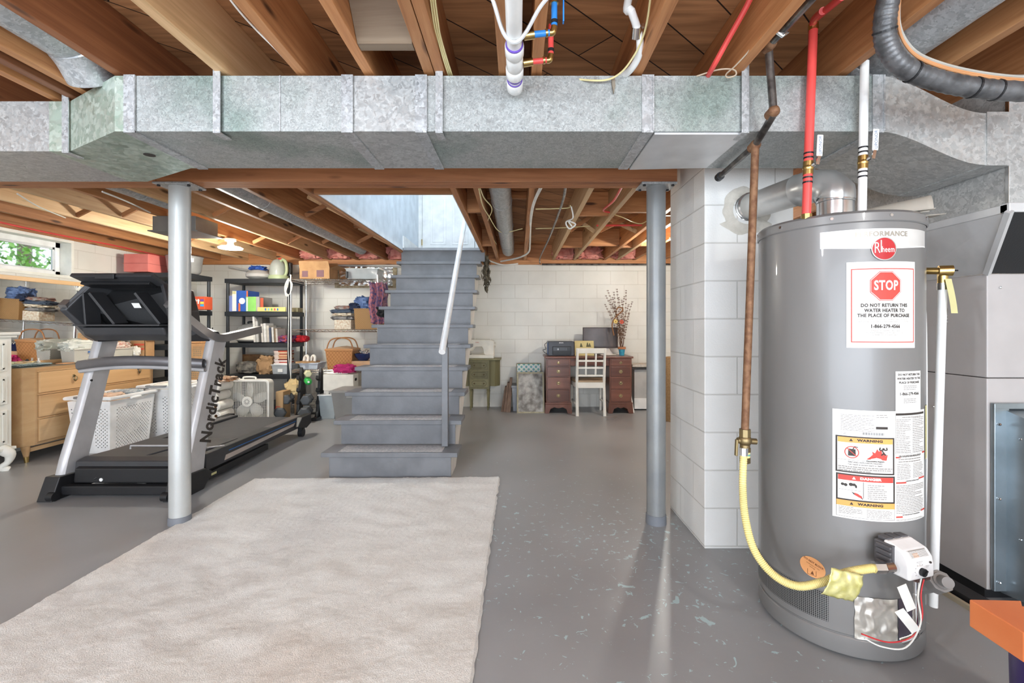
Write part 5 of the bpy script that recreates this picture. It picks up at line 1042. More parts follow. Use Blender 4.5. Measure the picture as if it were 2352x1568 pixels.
MB().bar((DX1-.06, DYa+.06, .10), (DX1-.06, DYb-.06, .10), .02, .035).build('stretcher', blond, ds)
MB().prism([(DX0, DYa-.005), (DX1-.10, DYa-.005), (DX1-.02, DYa+.02), (DX1+.008, DYa+.09), (DX1+.008, DYb-.09), (DX1-.10, DYb+.004), (DX0, DYb+.004)], 'Z', .831, .837).build('glass_top', mat('top_glass', 'A9B6AE', .04, spec=.8, coat=1, alpha=.35), ds)
# mirror standing on the dresser
mr = thing('mirror', 'wide mirror in a thin blond frame standing on the dresser against the left wall', 'mirror', (-4.50, 4.55, .838))
Mm = Matrix.Translation((-4.50, 0, .838)) @ Matrix.Rotation(.028, 4, 'Y')
m1 = MB(); m1.M = Mm; m1.box(-.012, .0, 3.86, 5.12, .03, .77); m1.build('mirror_glass', mat('silvering', 'F4F6F5', .015, 1.0), mr)
m1 = MB(); m1.M = Mm; m1.box(-.018, .014, 3.84, 5.14, .765, .805).box(-.018, .014, 3.84, 5.14, 0.0, .035).box(-.018, .014, 3.84, 3.865, .03, .77).box(-.018, .014, 5.115, 5.14, .03, .77); m1.build('frame', blond, mr, bevel=.004)
# white chest at the left edge
wc = thing('white_chest', 'tall white painted chest with beadboard doors at the left edge', 'chest', (-4.5, 3.5, 0))
wp_ = mat('chest_white', 'E6E2D6', .5, c2='EFECE2', bs=.1); CX1 = -4.24
MB().box(-4.70, CX1, 3.05, 3.81, .17, 1.12).build('carcass', wp_, wc, bevel=.004)
MB().box(-4.72, CX1+.035, 3.02, 3.85, 1.12, 1.145).build('top', wp_, wc, bevel=.006); MB().box(-4.71, CX1+.02, 3.03, 3.835, 1.10, 1.12).box(-4.71, CX1+.02, 3.04, 3.83, .165, .19).build('moulding', wp_, wc, bevel=.004)
for z0, z1 in ((.22, .50), (.55, .78), (.82, 1.07)):
    dd = MB().box(CX1, CX1+.014, 3.10, 3.77, z0, z1).build('door_panel', wp_, wc, bevel=.004)
    mb = MB(); mb.box(CX1+.014, CX1+.020, 3.13, 3.74, z0+.02, z0+.032).box(CX1+.014, CX1+.020, 3.13, 3.74, z1-.032, z1-.02).box(CX1+.014, CX1+.020, 3.728, 3.74, z0+.02, z1-.02)
    for k in range(12): mb.box(CX1+.014, CX1+.017, 3.14+.05*k, 3.144+.05*k, z0+.032, z1-.032)
    mb.build('moulding', wp_, dd)
for y in (3.12, 3.75):
    for x in (-4.66, CX1-.02):
        MB().tube(smoothpath([(x-.01, y-.01, .19), (x+.035, y+.03, .135), (x+.03, y+.025, .07), (x+.0, y+.0, .03), (x+.03, y+.03, .0)], 5), [.045, .046, .044, .042, .042, .04, .036, .032, .029, .026, .023, .022, .022, .022, .022, .023, .024, .026, .028, .030, .026], 12).build('cabriole_leg', wp_, wc, smooth=True)
for i in range(4): tag(MB().grid(lambda u, v: (-4.6+.42*u+.01*i, 3.35+.36*v+.02*math.sin(i), 1.146+.012*i+.010*noise.noise(Vector((u*4, v*4, i)))+.006), 10, 10).build('loose_paper', MATS['paper'], smooth=True), ['lowest', 'second', 'third', 'topmost'][i]+' loose sheet in the untidy stack on the white chest', 'paper', 'papers on the white chest')
# things on the dresser
wic = weave('white_lattice', 'DAD6CA', 'B7B2A5', 130, 130); cloth_w = mat('white_cloth', 'E6E2D8', .9, bs=.4, bscale=60); cloth_s = mat('striped_cloth', 'DEDFD3', .9, c2='E9EADF', scale=20, bs=.4)
def tapered(mb, x0, x1, y0, y1, z0, z1, tp, th=.006):
    lo = [(x0+tp, y0+tp, z0), (x1-tp, y0+tp, z0), (x1-tp, y1-tp, z0), (x0+tp, y1-tp, z0)]; hi = [(x0, y0, z1), (x1, y0, z1), (x1, y1, z1), (x0, y1, z1)]
    li = [(x0+tp+th, y0+tp+th, z0+th), (x1-tp-th, y0+tp+th, z0+th), (x1-tp-th, y1-tp-th, z0+th), (x0+tp+th, y1-tp-th, z0+th)]; hh = [(x0+th, y0+th, z1), (x1-th, y0+th, z1), (x1-th, y1-th, z1), (x0+th, y1-th, z1)]
    return mb._a(lo+hi+li+hh, [(3, 2, 1, 0)]+[(i, (i+1) % 4, 4+(i+1) % 4, 4+i) for i in range(4)]+[(8+i, 12+i, 12+(i+1) % 4, 8+(i+1) % 4) for i in range(4)]+[(8, 9, 10, 11)]+[(4+i, 4+(i+1) % 4, 12+(i+1) % 4, 12+i) for i in range(4)])
def basket(name, label, cat, x0, x1, y0, y1, z0, z1, tp, m, rim=None, rr=.008, group=None):
    t = thing(name, label, cat, ((x0+x1)/2, (y0+y1)/2, z0), group); tapered(MB(), x0, x1, y0, y1, z0, z1, tp).build('body', m, t, bevel=.004)
    MB().tube([(x0, y0, z1), (x1, y0, z1), (x1, y1, z1), (x0, y1, z1)], rr, 8, closed=True).build('rim', rim or m, t, smooth=True); return t
b1 = basket('lattice_basket', 'white lattice plastic basket with a blue label on the dresser', 'basket', -4.45, -4.31, 4.42, 4.78, .840, .965, .01, wic)
MB().box(-4.311, -4.300, 4.56, 4.66, .93, .945).build('label_tag', mat('tag_blue', '4B78B4', .5), b1)
basket('lattice_basket', 'white lattice basket at the right, half behind the treadmill upright', 'basket', -4.45, -4.31, 4.82, 5.10, .840, .95, .01, wic)
tag(MB().blob((-4.38, 4.60, 1.0), (.07, .22, .055), 3, .35, 3, 40, 20).build('folded_cloth', cloth_s, smooth=True), 'pale striped cloth heaped over the left lattice basket', 'cloth')
tag(MB().blob((-4.38, 4.94, .975), (.065, .15, .045), 4, .4, 3, 40, 20).build('towel', mat('redprint', 'E3DCCE', .9, c2='C98A78', scale=35), smooth=True), 'white and red patterned cloth in the right lattice basket', 'towel')
tag(MB().blob((-4.38, 5.16, .90), (.07, .06, .062), 5, .35, 3, 40, 20).build('towel', cloth_w, smooth=True), 'folded white towels piled right of the lattice baskets', 'towel')
# small clutter on the glass top
tag(MB().blob((-4.40, 4.09, .848), (.09, .17, .010), 8, .3, 5, 30, 12).build('beaded_mat', mat('blue_beads', '5F7A80', .6, c2='B7C4C4', scale=90, bs=.6), smooth=True), 'blue and white beaded mat at the near corner of the dresser top', 'mat')
def ring(name, c, r, m, label, cat, rr=.004): tag(MB().tube([(c[0]+r*math.cos(a*PI/10)*.8, c[1]+r*math.sin(a*PI/10), c[2]+.004*math.sin(a)) for a in range(20)], rr, 6, closed=True).build(name, m, smooth=True), label, cat)
ring('necklace', (-4.42, 4.08, .866), .07, mat('cream_bead', 'DDD0AE', .4), 'cream bead necklace lying on the beaded mat', 'necklace'); ring('necklace', (-4.47, 4.16, .868), .05, MATS['brass'], 'gold chain lying at the back of the beaded mat', 'necklace', .003)
b_ = thing('small_bottle', 'small white bottle standing on the dresser top behind the beads', 'bottle', (-4.47, 4.24, .838)); MB().lathe([(0, 0), (.013, 0), (.014, .03), (.007, .036), (.006, .05), (0, .05)], (-4.47, 4.24, .838), 16).build('bottle_body', MATS['white_plastic'], b_, smooth=True); MB().cyl((-4.47, 4.24, .888), (-4.47, 4.24, .898), .007, 10).build('cap', MATS['white_plastic'], b_)
tag(MB().lathe([(0, 0), (.04, 0), (.05, .01), (.045, .03), (.02, .04), (0, .042)], (-4.52, 4.05, .838), 20).build('powder_puff', mat('pale_green', 'CBD3B0', .8), smooth=True), 'pale green round puff by the mirror on the dresser top', 'puff')
tag(MB().box(-4.36, -4.29, 4.29, 4.40, .838, .846).build('card', mat('card_orange', 'D9A070', .6)), 'small orange card lying on the glass dresser top', 'card')
# cartons behind
cb_ = MATS['cardboard']
t = carton('cardboard_box', 'open cardboard box with two red stripes at the far end of the dresser', 'box', -4.45, -4.28, 5.22, 5.36, .84, 1.04, cb_, flaps=True)
MB().box(-4.40, -4.29, 5.212, 5.2195, .975, .995).box(-4.40, -4.29, 5.212, 5.2195, .925, .945).build('red_stripe', mat('red_stripe', 'D0553C', .7), t)
prt = mat('print_grey', '8F7F66', .8)
def printing(t, x, y, z, w_, h, n, seed=1, m=prt, vert=False):
    mb = MB(); rnd = random.Random(seed)
    for i in range(n):
        zz = z-h*(i+.5)/n; a = x
        while a < x+w_: l = rnd.uniform(.006, .02); mb.box(a, min(a+l, x+w_), y-.0012, y-.0002, zz-h/n*.3, zz+h/n*.3); a += l+.006
    mb.build('printing', m, t)
t = carton('cardboard_box', 'tall tan cardboard box under the smaller one, right of the silver post', 'box', -3.98, -3.72, 5.37, 5.60, .42, .78, cb_, flaps=False); printing(t, -3.86, 5.37, .74, .12, .16, 7, 3)
t = carton('cardboard_box', 'lowest cardboard box right of the silver post, behind the far hamper', 'box', -3.98, -3.72, 5.37, 5.60, .0, .418, cb_)
t = carton('cardboard_box', 'middle cardboard box with an open top flap right of the silver post', 'box', -3.98, -3.70, 5.38, 5.60, .784, .99, cb_); printing(t, -3.84, 5.38, .96, .1, .12, 5, 4)
t = carton('cardboard_box', 'small cardboard box on top of the carton stack right of the post', 'box', -3.97, -3.76, 5.40, 5.58, .994, 1.075, cb_); printing(t, -3.86, 5.40, 1.06, .07, .04, 2, 5)
t = carton('cookie_tin', 'small box with a dark red label on top of the carton stack', 'box', -3.90, -3.78, 5.42, 5.52, 1.08, 1.15, mat('box_greyish', 'CFCBC4', .6), seam=False); MB().box(-3.885, -3.795, 5.414, 5.4195, 1.09, 1.14).build('label_patch', mat('label_dark_red', 'A34343', .5), t)
# hampers with real holes
def hamper(label, x0, x1, y0, y1, H):
    t = thing('laundry_hamper', label, 'hamper', ((x0+x1)/2, (y0+y1)/2, 0), 'white laundry hampers'); m = MATS['white_plastic']; tp = .035
    def side(p0, p1, q0, q1, nu, nv, keep):    # bottom edge p0-p1, top edge q0-q1, perforated
        mb = MB(); p0, p1, q0, q1 = map(Vector, (p0, p1, q0, q1))
        P = lambda a, b: (p0.lerp(p1, a)).lerp(q0.lerp(q1, a), b)
        for i in range(nu):
            for j in range(nv):
                a0_, a1_, b0_, b1_ = i/nu, (i+1)/nu, j/nv, (j+1)/nv; am, bm_ = (a0_+a1_)/2, (b0_+b1_)/2
                hole = keep(am, bm_, i, j)
                if not hole: mb._a([P(a0_, b0_), P(a1_, b0_), P(a1_, b1_), P(a0_, b1_)], [(0, 1, 2, 3)])
                else:
                    h = .30; da, db = (a1_-a0_), (b1_-b0_)
                    inn = [P(am+h*da*math.cos(k*PI/4+PI/4*1)*1, bm_+h*db*math.sin(k*PI/4+PI/4*1)) for k in range(8)]
                    inn = [P(am+h*da*math.cos(-3*PI/4+k*PI/4), bm_+h*db*math.sin(-3*PI/4+k*PI/4)) for k in range(8)]
                    o = [P(a0_, b0_), P(am, b0_), P(a1_, b0_), P(a1_, bm_), P(a1_, b1_), P(am, b1_), P(a0_, b1_), P(a0_, bm_)]
                    mb._a(o+inn, [(k, (k+1) % 8, 8+(k+1) % 8, 8+k) for k in range(8)])
        return mb
    def keep(a, b, i, j): return (i+j) % 2 == 0 and .10 < b < .86 and (.07 < a < .40 or .60 < a < .93)
    def keep2(a, b, i, j): return (i+j) % 2 == 0 and .06 < b < .88 and .12 < a < .92
    L = lambda x, y, tp_: (x, y)
    A = [(x0+tp, y0+tp, 0.0), (x1-tp, y0+tp, 0.0), (x1-tp, y1-tp, 0), (x0+tp, y1-tp, 0)]; B = [(x0, y0, H-.03), (x1, y0, H-.03), (x1, y1, H-.03), (x0, y1, H-.03)]
    body = MB()
    for k in range(4):
        kk = (k+1) % 4; nu = 20 if k % 2 == 0 else 30; s_ = side(A[k], A[kk], B[k], B[kk], nu, 30, keep2 if k % 2 else keep); body._a(s_.v, s_.f)
    body._a(A, [(3, 2, 1, 0)])
    body.build('perforated_body', m, t)
    tapered(MB(), x0+.006, x1-.006, y0+.006, y1-.006, H-.05, H-.028, .0, .006).build('upper_band', m, t)
    MB().tube([(x0-.01, y0-.01, H), (x1+.01, y0-.01, H), (x1+.01, y1+.01, H), (x0-.01, y1+.01, H)], .017, 8, closed=True).build('rim', m, t, smooth=True)
    MB().box(x1+.01, x1+.032, (y0+y1)/2-.06, (y0+y1)/2+.06, H-.035, H-.012).build('side_grip', m, t, bevel=.008)
    for yy, s_ in ((y0, -1), (y1, 1)): MB().tube(smoothpath([((x0+x1)/2-.09, yy, H+.01), ((x0+x1)/2-.08, yy+s_*.05, H+.012), ((x0+x1)/2+.08, yy+s_*.05, H+.012), ((x0+x1)/2+.09, yy, H+.01)], 5), .011, 8).build('handle', mat('handle_grey', '8B8C8D', .5), t, smooth=True)
    return t
hamper('nearer white perforated laundry hamper between the dresser and the treadmill', -4.20, -3.80, 4.24, 4.76, .52)
for c, r, sd, m_, l in (((-4.0, 4.42, .49), (.15, .14, .05), 1, mat('peach_cloth', 'D9BBA2', .9, bs=.3), 'peach coloured cloth on top of the laundry in the nearer hamper'), ((-3.98, 4.62, .50), (.14, .10, .05), 2, mat('cloth_grey_print', 'C9CBCB', .9, c2='8C9AA0', scale=30), 'grey patterned cloth on top of the laundry in the nearer hamper'), ((-4.0, 4.50, .30), (.15, .20, .20), 3, cloth_w, 'white laundry filling the nearer hamper')):
    tag(MB().blob(c, r, sd, .3, 3, 32, 18).build('laundry', m_, smooth=True), l, 'laundry')
# second hamper stands in front of the carton stack
hamper('farther white perforated laundry hamper, partly behind the silver post', -4.02, -3.62, 4.83, 5.33, .55)
tag(MB().blob((-3.82, 4.98, .53), (.14, .10, .05), 6, .25, 3).build('laundry', cloth_w, smooth=True), 'white towel bulging over the rim of the farther hamper', 'laundry')
# ---------------------------------------------------------------- resin shelves
RZ = MATS['black_resin']
def resin_shelf(label, x0, x1, y0, y1, levels, loc=None):
    t = thing('storage_shelf', label, 'shelf unit', ((x0+x1)/2, (y0+y1)/2, 0), 'black resin shelf units')
    for i, z in enumerate(levels):
        mb = MB().box(x0-.025, x1+.025, y0-.02, y1+.02, z-.055, z-.045).box(x0-.03, x1+.03, y0-.025, y0-.015, z-.058, z).box(x0-.03, x1+.03, y1+.015, y1+.025, z-.058, z).box(x0-.03, x0-.02, y0-.02, y1+.02, z-.058, z).box(x1+.02, x1+.03, y0-.02, y1+.02, z-.058, z).box(x0-.02, x1+.02, y0-.015, y1+.015, z-.012, z)
        xm = (x0+x1)/2; mb.prism([(xm-.16, z-.058), (xm-.12, z-.030), (xm+.12, z-.030), (xm+.16, z-.058)], 'Y', y0-.029, y0-.024)
        mb.build('shelf', RZ, t, bevel=.003)
    lv = [0]+list(levels)
    for i in range(len(levels)):
        for x in (x0, x1):
            for y in (y0, y1): MB().tube([(x, y, lv[i] if i == 0 else lv[i]+.0005), (x, y, lv[i+1]-.058)], [.021, .019], 14).build('post', RZ, t, smooth=True)
    return t
resin_shelf('black resin shelf unit with the green carpet cleaner on top', -3.935, -3.11, 6.17, 6.53, (.14, .541, .968, 1.392, 1.838))
resin_shelf('black resin shelf unit behind the silver post with the coral box on top', -4.58, -4.03, 5.48, 5.93, (.14, .541, .968, 1.392, 1.838))
# ---------------------------------------------------------------- chrome wire shelf
ws = thing('wire_shelf', 'chrome wire shelf unit in the far corner left of the stairs', 'shelf unit', (-2.46, 6.32, 0))
wx0, wx1, wy0, wy1 = -3.045, -1.88, 6.10, 6.54
for x in (wx0, wx1):
    for y in (wy0, wy1):
        mb = MB().cyl((x, y, 0.01), (x, y, 1.87), .0125, 14)
        for k in range(36): mb.tube([(x, y, .06+.05*k), (x, y, .063+.05*k)], .0135, 14)
        mb.cyl((x, y, 1.87), (x, y, 1.885), .015, 14).build('pole', MATS['chrome'], ws, smooth=True)
for z in (.14, .607, 1.149, 1.826):
    mb = MB()
    for y in (wy0, wy1):
        mb.cyl((wx0, y, z), (wx1, y, z), .004, 6).cyl((wx0, y, z-.03), (wx1, y, z-.03), .003, 6)
        n = 24; mb.tube([(wx0+(wx1-wx0)*k/n, y, z-.03*(k % 2)) for k in range(n+1)], .0025, 5)
    for x in (wx0, wx1): mb.cyl((x, wy0, z), (x, wy1, z), .004, 6).cyl((x, wy0, z-.03), (x, wy1, z-.03), .003, 6)
    for k in range(1, 38): x = wx0+(wx1-wx0)*k/38; mb.cyl((x, wy0, z+.003), (x, wy1, z+.003), .0018, 5)
    mb.build('wire_deck', MATS['chrome'], ws)
def ZS(i): return (.15, .593, 1.148, 1.84)[i]+.006
# coiled white cord
B0_ = tops()
mb = MB()
for k in range(5): mb.tube(smoothpath([(-2.905+.006*k, 5.745-.004*k, 1.80), (-2.945+.01*k, 5.74, 1.70), (-2.93, 5.74, 1.58+.012*k), (-2.88, 5.735, 1.60), (-2.865+.005*k, 5.74, 1.72), (-2.90, 5.745, 1.80)], 5), .0035, 6)
mb.tube(smoothpath([(-2.895, 5.74, 1.60), (-2.89, 5.735, 1.3), (-2.895, 5.73, .9), (-2.87, 5.73, .62), (-2.86, 5.73, .50)], 6), .0045, 6)
tag(mb.build('extension_cord', MATS['white_cable'], smooth=True), 'coiled white extension cord hanging down the corner of the right resin shelf', 'cord')
def box_on(name, label, cat, px0, px1, py0, Y, z0, m, depth=.2, group=None, z1=None):
    z1 = z1 or wz(py0, Y); return carton(name, label, cat, wx(px0, Y), wx(px1, Y), Y, Y+depth, z0, z1, m, seam=False, group=group)
rescale(B0_, 1.058, 0)
# on the post-side shelf
B0_ = tops()
t = box_on('coral_box', 'coral red painted box with a lid on the top shelf behind the silver post', 'box', 284, 340, 586, 5.20, 1.803, mat('coral', 'D9756B', .6, c2='DF8177'), .30)
cx0, cx1 = wx(283, 5.2)-.003, wx(340, 5.2)+.003; MB().box(cx0, cx1, 5.196, 5.504, 1.895, 1.90).build('lid_edge', mat('coral_dark', 'B75D55', .6), t)
t = thing('stock_pot', 'large grey metal pot on the top shelf right of the silver post', 'pot', (-4.01, 5.46, 1.803)); MB().lathe([(0, 0), (.14, 0), (.165, .03), (.185, .20), (.192, .205), (.187, .21), (.178, .20), (.155, .03), (0, .012)], (-4.0, 5.46, 1.803), 36).build('pot_body', mat('pot_grey', 'A4A3A0', .4, .5), t, smooth=True)
MB().box(-3.845, -3.80, 5.33, 5.335, 1.93, 1.975).build('price_label', MATS['paper'], t); 
rescale(B0_, 1.035, .017); B0_ = tops()
rd = mat('bulb_box', 'C8502E', .6)
t = box_on('light_bulb_box', 'orange red box of light bulbs on the second shelf right of the silver post', 'box', 428, 470, 683, 5.42, 1.383, rd, .14); Yb = 5.418
mb = MB()
for k in range(4): x = wx(436+6.5*k, Yb); mb.sphere((x, Yb, 1.49), (.013, .003, .017), 12).cyl((x, Yb, 1.475), (x, Yb, 1.45), .006, 8)
mb.build('bulb_picture', mat('bulb_white', 'F4EFE6', .5), t, smooth=True)
for k, c_ in enumerate(('6A4BA0', 'E5C544', '3E9BD0')): MB().box(wx(460, Yb), wx(468, Yb), Yb-.0015, Yb, 1.48-.03*k, 1.505-.03*k).build('colour_square', mat('sq_'+c_, c_, .5), t)
rescale(B0_, 1.035, .012)
# right resin shelf, top
B0_ = tops()
t = thing('carpet_cleaner', 'pale green portable carpet cleaner on top of the right resin shelf', 'carpet cleaner', (-3.08, 5.93, 1.803))
gp_ = mat('sage_plastic', 'A9B58C', .4); MB().lathe([(0, 0), (.125, 0), (.13, .02), (.12, .05), (0, .055)], (-3.115, 5.93, 1.803), 32).build('base', gp_, t, smooth=True)
MB().lathe([(.095, .05), (.10, .07), (.10, .12), (.09, .19), (.06, .245), (.02, .265), (0, .266)], (-3.13, 5.93, 1.803), 28).build('tank', mat('smoky_clear', 'C2C8BE', .15, alpha=.75), t, smooth=True)
MB().lathe([(0, .06), (.05, .06), (.045, .2), (0, .22)], (-3.13, 5.93, 1.803), 16).build('inner_tank', MATS['white_plastic'], t, smooth=True)
MB().tube(smoothpath([(-3.04, 5.90, 1.83), (-3.0, 5.90, 1.90), (-3.01, 5.90, 2.02), (-3.05, 5.90, 2.06), (-3.08, 5.90, 2.04)], 5), .02, 12).build('hose', gp_, t, smooth=True); MB().box(-3.035, -2.965, 5.93, 6.0, 1.84, 2.03).build('rear_housing', MATS['black_plastic'], t, bevel=.015); MB().box(-3.10, -3.06, 5.88, 5.90, 2.06, 2.075).build('red_switch', MATS['red'], t)
t = thing('travel_pillow', 'grey round bundle with a blue top on the right resin shelf', 'bundle', (-3.38, 5.93, 1.803)); MB().lathe([(0, 0), (.09, 0), (.145, .03), (.15, .065), (.11, .11), (.05, .125), (0, .125)], (-3.38, 5.93, 1.803), 32).build('grey_bundle', mat('soft_grey', 'B4B1AC', .8, bs=.2), t, smooth=True); MB().blob((-3.38, 5.93, 1.945), (.085, .07, .03), 4, .5, 4).build('blue_fabric', mat('blue_fabric', '2F57A8', .8, bs=.4), t, smooth=True)
# second shelf
zz = 1.383
box_on('flat_blue_box', 'plain lavender blue box at the left end of the second shelf', 'box', 521, 533, 679, 5.80, zz, mat('lavender', '8090C8', .6), .22)
t = box_on('appliance_box', 'blue carton with orange stripe and a round white lamp picture on the second shelf', 'box', 534, 569, 667, 5.80, zz, mat('royal_blue', '2F5DB0', .5), .26); y_ = 5.798
MB().box(wx(533.5, y_), wx(543, y_), y_-.001, y_, zz+.005, wz(668, y_)).build('white_panel', MATS['paper'], t); MB().box(wx(547.5, y_), wx(552, y_), y_-.001, y_, zz+.003, wz(696, y_)).box(wx(566, y_), wx(569.5, y_), y_-.001, y_, wz(684, y_), wz(668, y_)).build('orange_stripe', mat('stripe_orange', 'E2703A', .5), t)
MB().lathe([(0, 0), (.040, 0)], (0, 0, 0), 24, M=Matrix.Translation((wx(556, y_), y_-.0015, wz(691, y_))) @ Matrix.Rotation(PI/2, 4, 'X')).build('lamp_picture', mat('lamp_white', 'E9EDF0', .4), t); MB().box(wx(534, y_), wx(542, y_), y_-.002, y_-.001, wz(675, y_), wz(668, y_)).build('price_spot', MATS['strip_yellow'], t)
t = box_on('green_box', 'box with a bright green front and grey printed side on the second shelf', 'box', 565, 588, 680, 5.78, zz, mat('grey_box', 'A9A5A0', .6), .34) if False else carton('green_box', 'box with a bright green front and grey printed side on the second shelf', 'box', wx(565, 5.79), wx(622, 6.06), 5.79, 6.10, zz, wz(681, 5.79), mat('grey_box', 'A9A5A0', .6), seam=False)
MB().box(wx(565, 5.788), wx(588, 5.788), 5.787, 5.789, zz+.002, wz(681, 5.79)-.002).build('green_front', mat('lime', '8FD06A', .5), t); MB().box(wx(566, 5.786), wx(569, 5.786), 5.7855, 5.787, zz+.005, wz(683, 5.79)).build('edge_strip', MATS['paper'], t); MB().box(wx(598, 5.788), wx(605, 5.788), 5.7865, 5.7885, zz+.02, wz(684, 5.79)).build('red_print', mat('brick_print', 'B8563A', .6), t)
t = box_on('long_yellow_box', 'long low yellow box with coloured pictures at the front of the second shelf', 'box', 591, 656, 704, 5.765, zz, mat('pale_yellow', 'D9CE7E', .6), .02, z1=zz+.055)
for k, c_ in enumerate(('3F6FC0', '6BB0C9', '4F9C54', 'C9405A', '3F6FC0')): MB().box(wx(608+7*k, 5.76), wx(611+7*k, 5.76), 5.762, 5.7645, zz+.012, zz+.04).build('picture', mat('pic_'+str(k), c_, .5), t)
box_on('tan_book', 'small khaki book lying at the right end of the second shelf', 'book', 660, 684, 705, 5.95, zz, mat('khaki', 'A79D78', .7), .14, z1=zz+.055)
# third shelf
zz = .984
t = thing('electric_grill', 'domed electric grill with a silver lid on the third shelf behind the treadmill handle', 'grill', (-3.50, 5.94, zz)); c_ = (-3.485, 5.96, zz)
MB().lathe([(0, 0), (.15, 0), (.165, .02), (0, .022)], c_, 32).build('foot', MATS['black_plastic'], t, smooth=True); MB().lathe([(.16, .02), (.19, .04), (.19, .12), (.18, .135)], c_, 36).build('housing', mat('cream_plastic', 'DEDBD0', .4), t, smooth=True); MB().lathe([(.178, .135), (.185, .14), (.185, .148), (.178, .15)], c_, 36).build('seam_ring', MATS['black_plastic'], t, smooth=True)
MB().lathe([(.178, .15), (.165, .19), (.12, .228), (.06, .245), (0, .248)], c_, 36).build('lid', mat('steel_lid', 'C6C7C7', .25, .6), t, smooth=True); MB().tube(smoothpath([(-3.52, 5.94, 1.228), (-3.52, 5.94, 1.25), (-3.46, 5.94, 1.25), (-3.45, 5.94, 1.228)], 4), .011, 10).build('lid_handle', MATS['black_plastic'], t, smooth=True)
BK = [('E8E6E0', 585, 727, 4, 'white binder leaning at the left of the magazines'), ('C9C7C2', 590, 738, 5, 'pale grey folder leaning beside the white binder'), ('51504C', 596, 729, 8, 'dark grey box file behind the magazines'), ('DCD9D3', 603, 744, 4, 'white magazine with a thin blue edge'), ('E9E7E3', 608, 743, 5, 'tall white magazine leaning right'), ('D8D0C4', 614, 748, 5, 'cream magazine with red heading'), ('4A5468', 621, 753, 4, 'navy spined magazine in the leaning row'), ('E1DED8', 626, 752, 4, 'off-white magazine in the right half of the row'), ('8A7358', 631, 754, 4, 'brown covered magazine in the right half of the row'), ('CFCBC3', 636, 755, 4, 'last pale magazine at the right end of the row')]
for i, (c_, px_, py_, w_, l) in enumerate(BK):
    x = wx(px_, 5.82); h = wz(py_, 5.82)-.984; wd = w_*5.82/FPX*1.1
    o = MB(); o.M = Matrix.Translation((x, 0, .987)) @ Matrix.Rotation(.10+.05*((i*3) % 3)-.16, 4, 'Y'); o.box(0, wd, 5.80+.01*(i % 3), 6.0, 0.004, h); 
    tag(o.build('magazine', mat('mag_'+c_, c_, .5, c2=tuple(x_*.8 for x_ in lin(c_)[:3]), scale=25), bevel=.001), l+' on the third shelf', 'magazine', 'magazines on the third shelf')
tag(MB().blob((-2.99, 5.88, 1.03), (.085, .09, .045), 7, .4, 4, 36, 18).build('folded_garment', mat('blue_red_cloth', '24407E', .85, c2='B84A3A', scale=22, bs=.3), smooth=True), 'crumpled blue and red garment at the right of the third shelf', 'clothing')
tag(MB().blob((-2.86, 6.02, 1.03), (.075, .08, .045), 8, .25, 3, 36, 18).build('santa_hat', mat('bright_red', 'C3202C', .85, bs=.2), smooth=True), 'red knit hat with a white edge at the right end of the third shelf', 'hat')
# fourth shelf
zz = .583
tag(MB().blob((-3.50, 5.95, .66), (.15, .12, .075), 9, .22, 3, 36, 18).build('striped_cushion', mat('stripe_cushion', '4F4B46', .9, c2='8D877C', scale=18), smooth=True), 'dark striped rolled cushion on the lowest visible shelf', 'cushion')
pb_ = MB().blob((-3.26, 5.92, .69), (.105, .10, .115), 10, .3, 3.2, 36, 20, .5); tag(pb_.build('paper_bag', mat('kraft', 'A3805A', .85, c2='B8936B', scale=7, bs=.5, bscale=25), smooth=True), 'crumpled brown paper bag on the lowest visible shelf', 'bag')
t = thing('storage_bin', 'clear plastic bin under the stack of books on the lowest visible shelf', 'bin', (-3.0, 5.9, zz)); tapered(MB(), -3.14, -2.91, 5.80, 6.02, zz+.003, zz+.115, .01).build('body', mat('frosted', 'C5CACC', .3, alpha=.7), t); MB().box(-3.15, -2.90, 5.79, 6.03, zz+.115, zz+.125).build('lid', mat('lid_clear', 'D5DADC', .3), t, bevel=.003); MB().box(-3.06, -3.0, 5.793, 5.797, zz+.03, zz+.07).build('paper_label', MATS['paper'], t)
bcol = ['E9E6E0', 'B9554A', 'E6E2DA', '7E3A34', 'C9A37E', 'BF7A5A', 'D8B48C', 'A34E3C', 'D9C2A0', 'C2543E']
bl_ = ['white paperback, lowest of the book stack', 'dull red book second from the bottom of the stack', 'white book third from the bottom of the stack', 'maroon book in the lower half of the stack', 'tan book in the middle of the stack', 'brick coloured book just above the middle of the stack', 'light tan book in the upper half of the stack', 'rust red book third from the top of the stack', 'sand coloured book second from the top of the stack', 'orange red book, topmost of the stack']
for i in range(10):
    z = zz+.1255+.0175*i; x0 = -3.125+.006*((i*5) % 3); t = thing('book', bl_[i]+' on the clear bin', 'book', (x0+.09, 5.89, z), 'books stacked on the clear bin')
    MB().box(x0, x0+.19-.01*(i % 3), 5.82, 5.95, z+.0025, z+.0145).build('pages', MATS['paper'], t); MB().box(x0-.003, x0+.193-.01*(i % 3), 5.815, 5.955, z+.0002, z+.0027).box(x0-.003, x0+.193-.01*(i % 3), 5.815, 5.955, z+.0143, z+.0168).box(x0+.19-.01*(i % 3), x0+.193-.01*(i % 3), 5.815, 5.955, z, z+.0168).box(x0+.06, x0+.19, 5.8145, 5.8165, z, z+.0168).build('cover', mat('bk_'+bcol[i], bcol[i], .6), t)
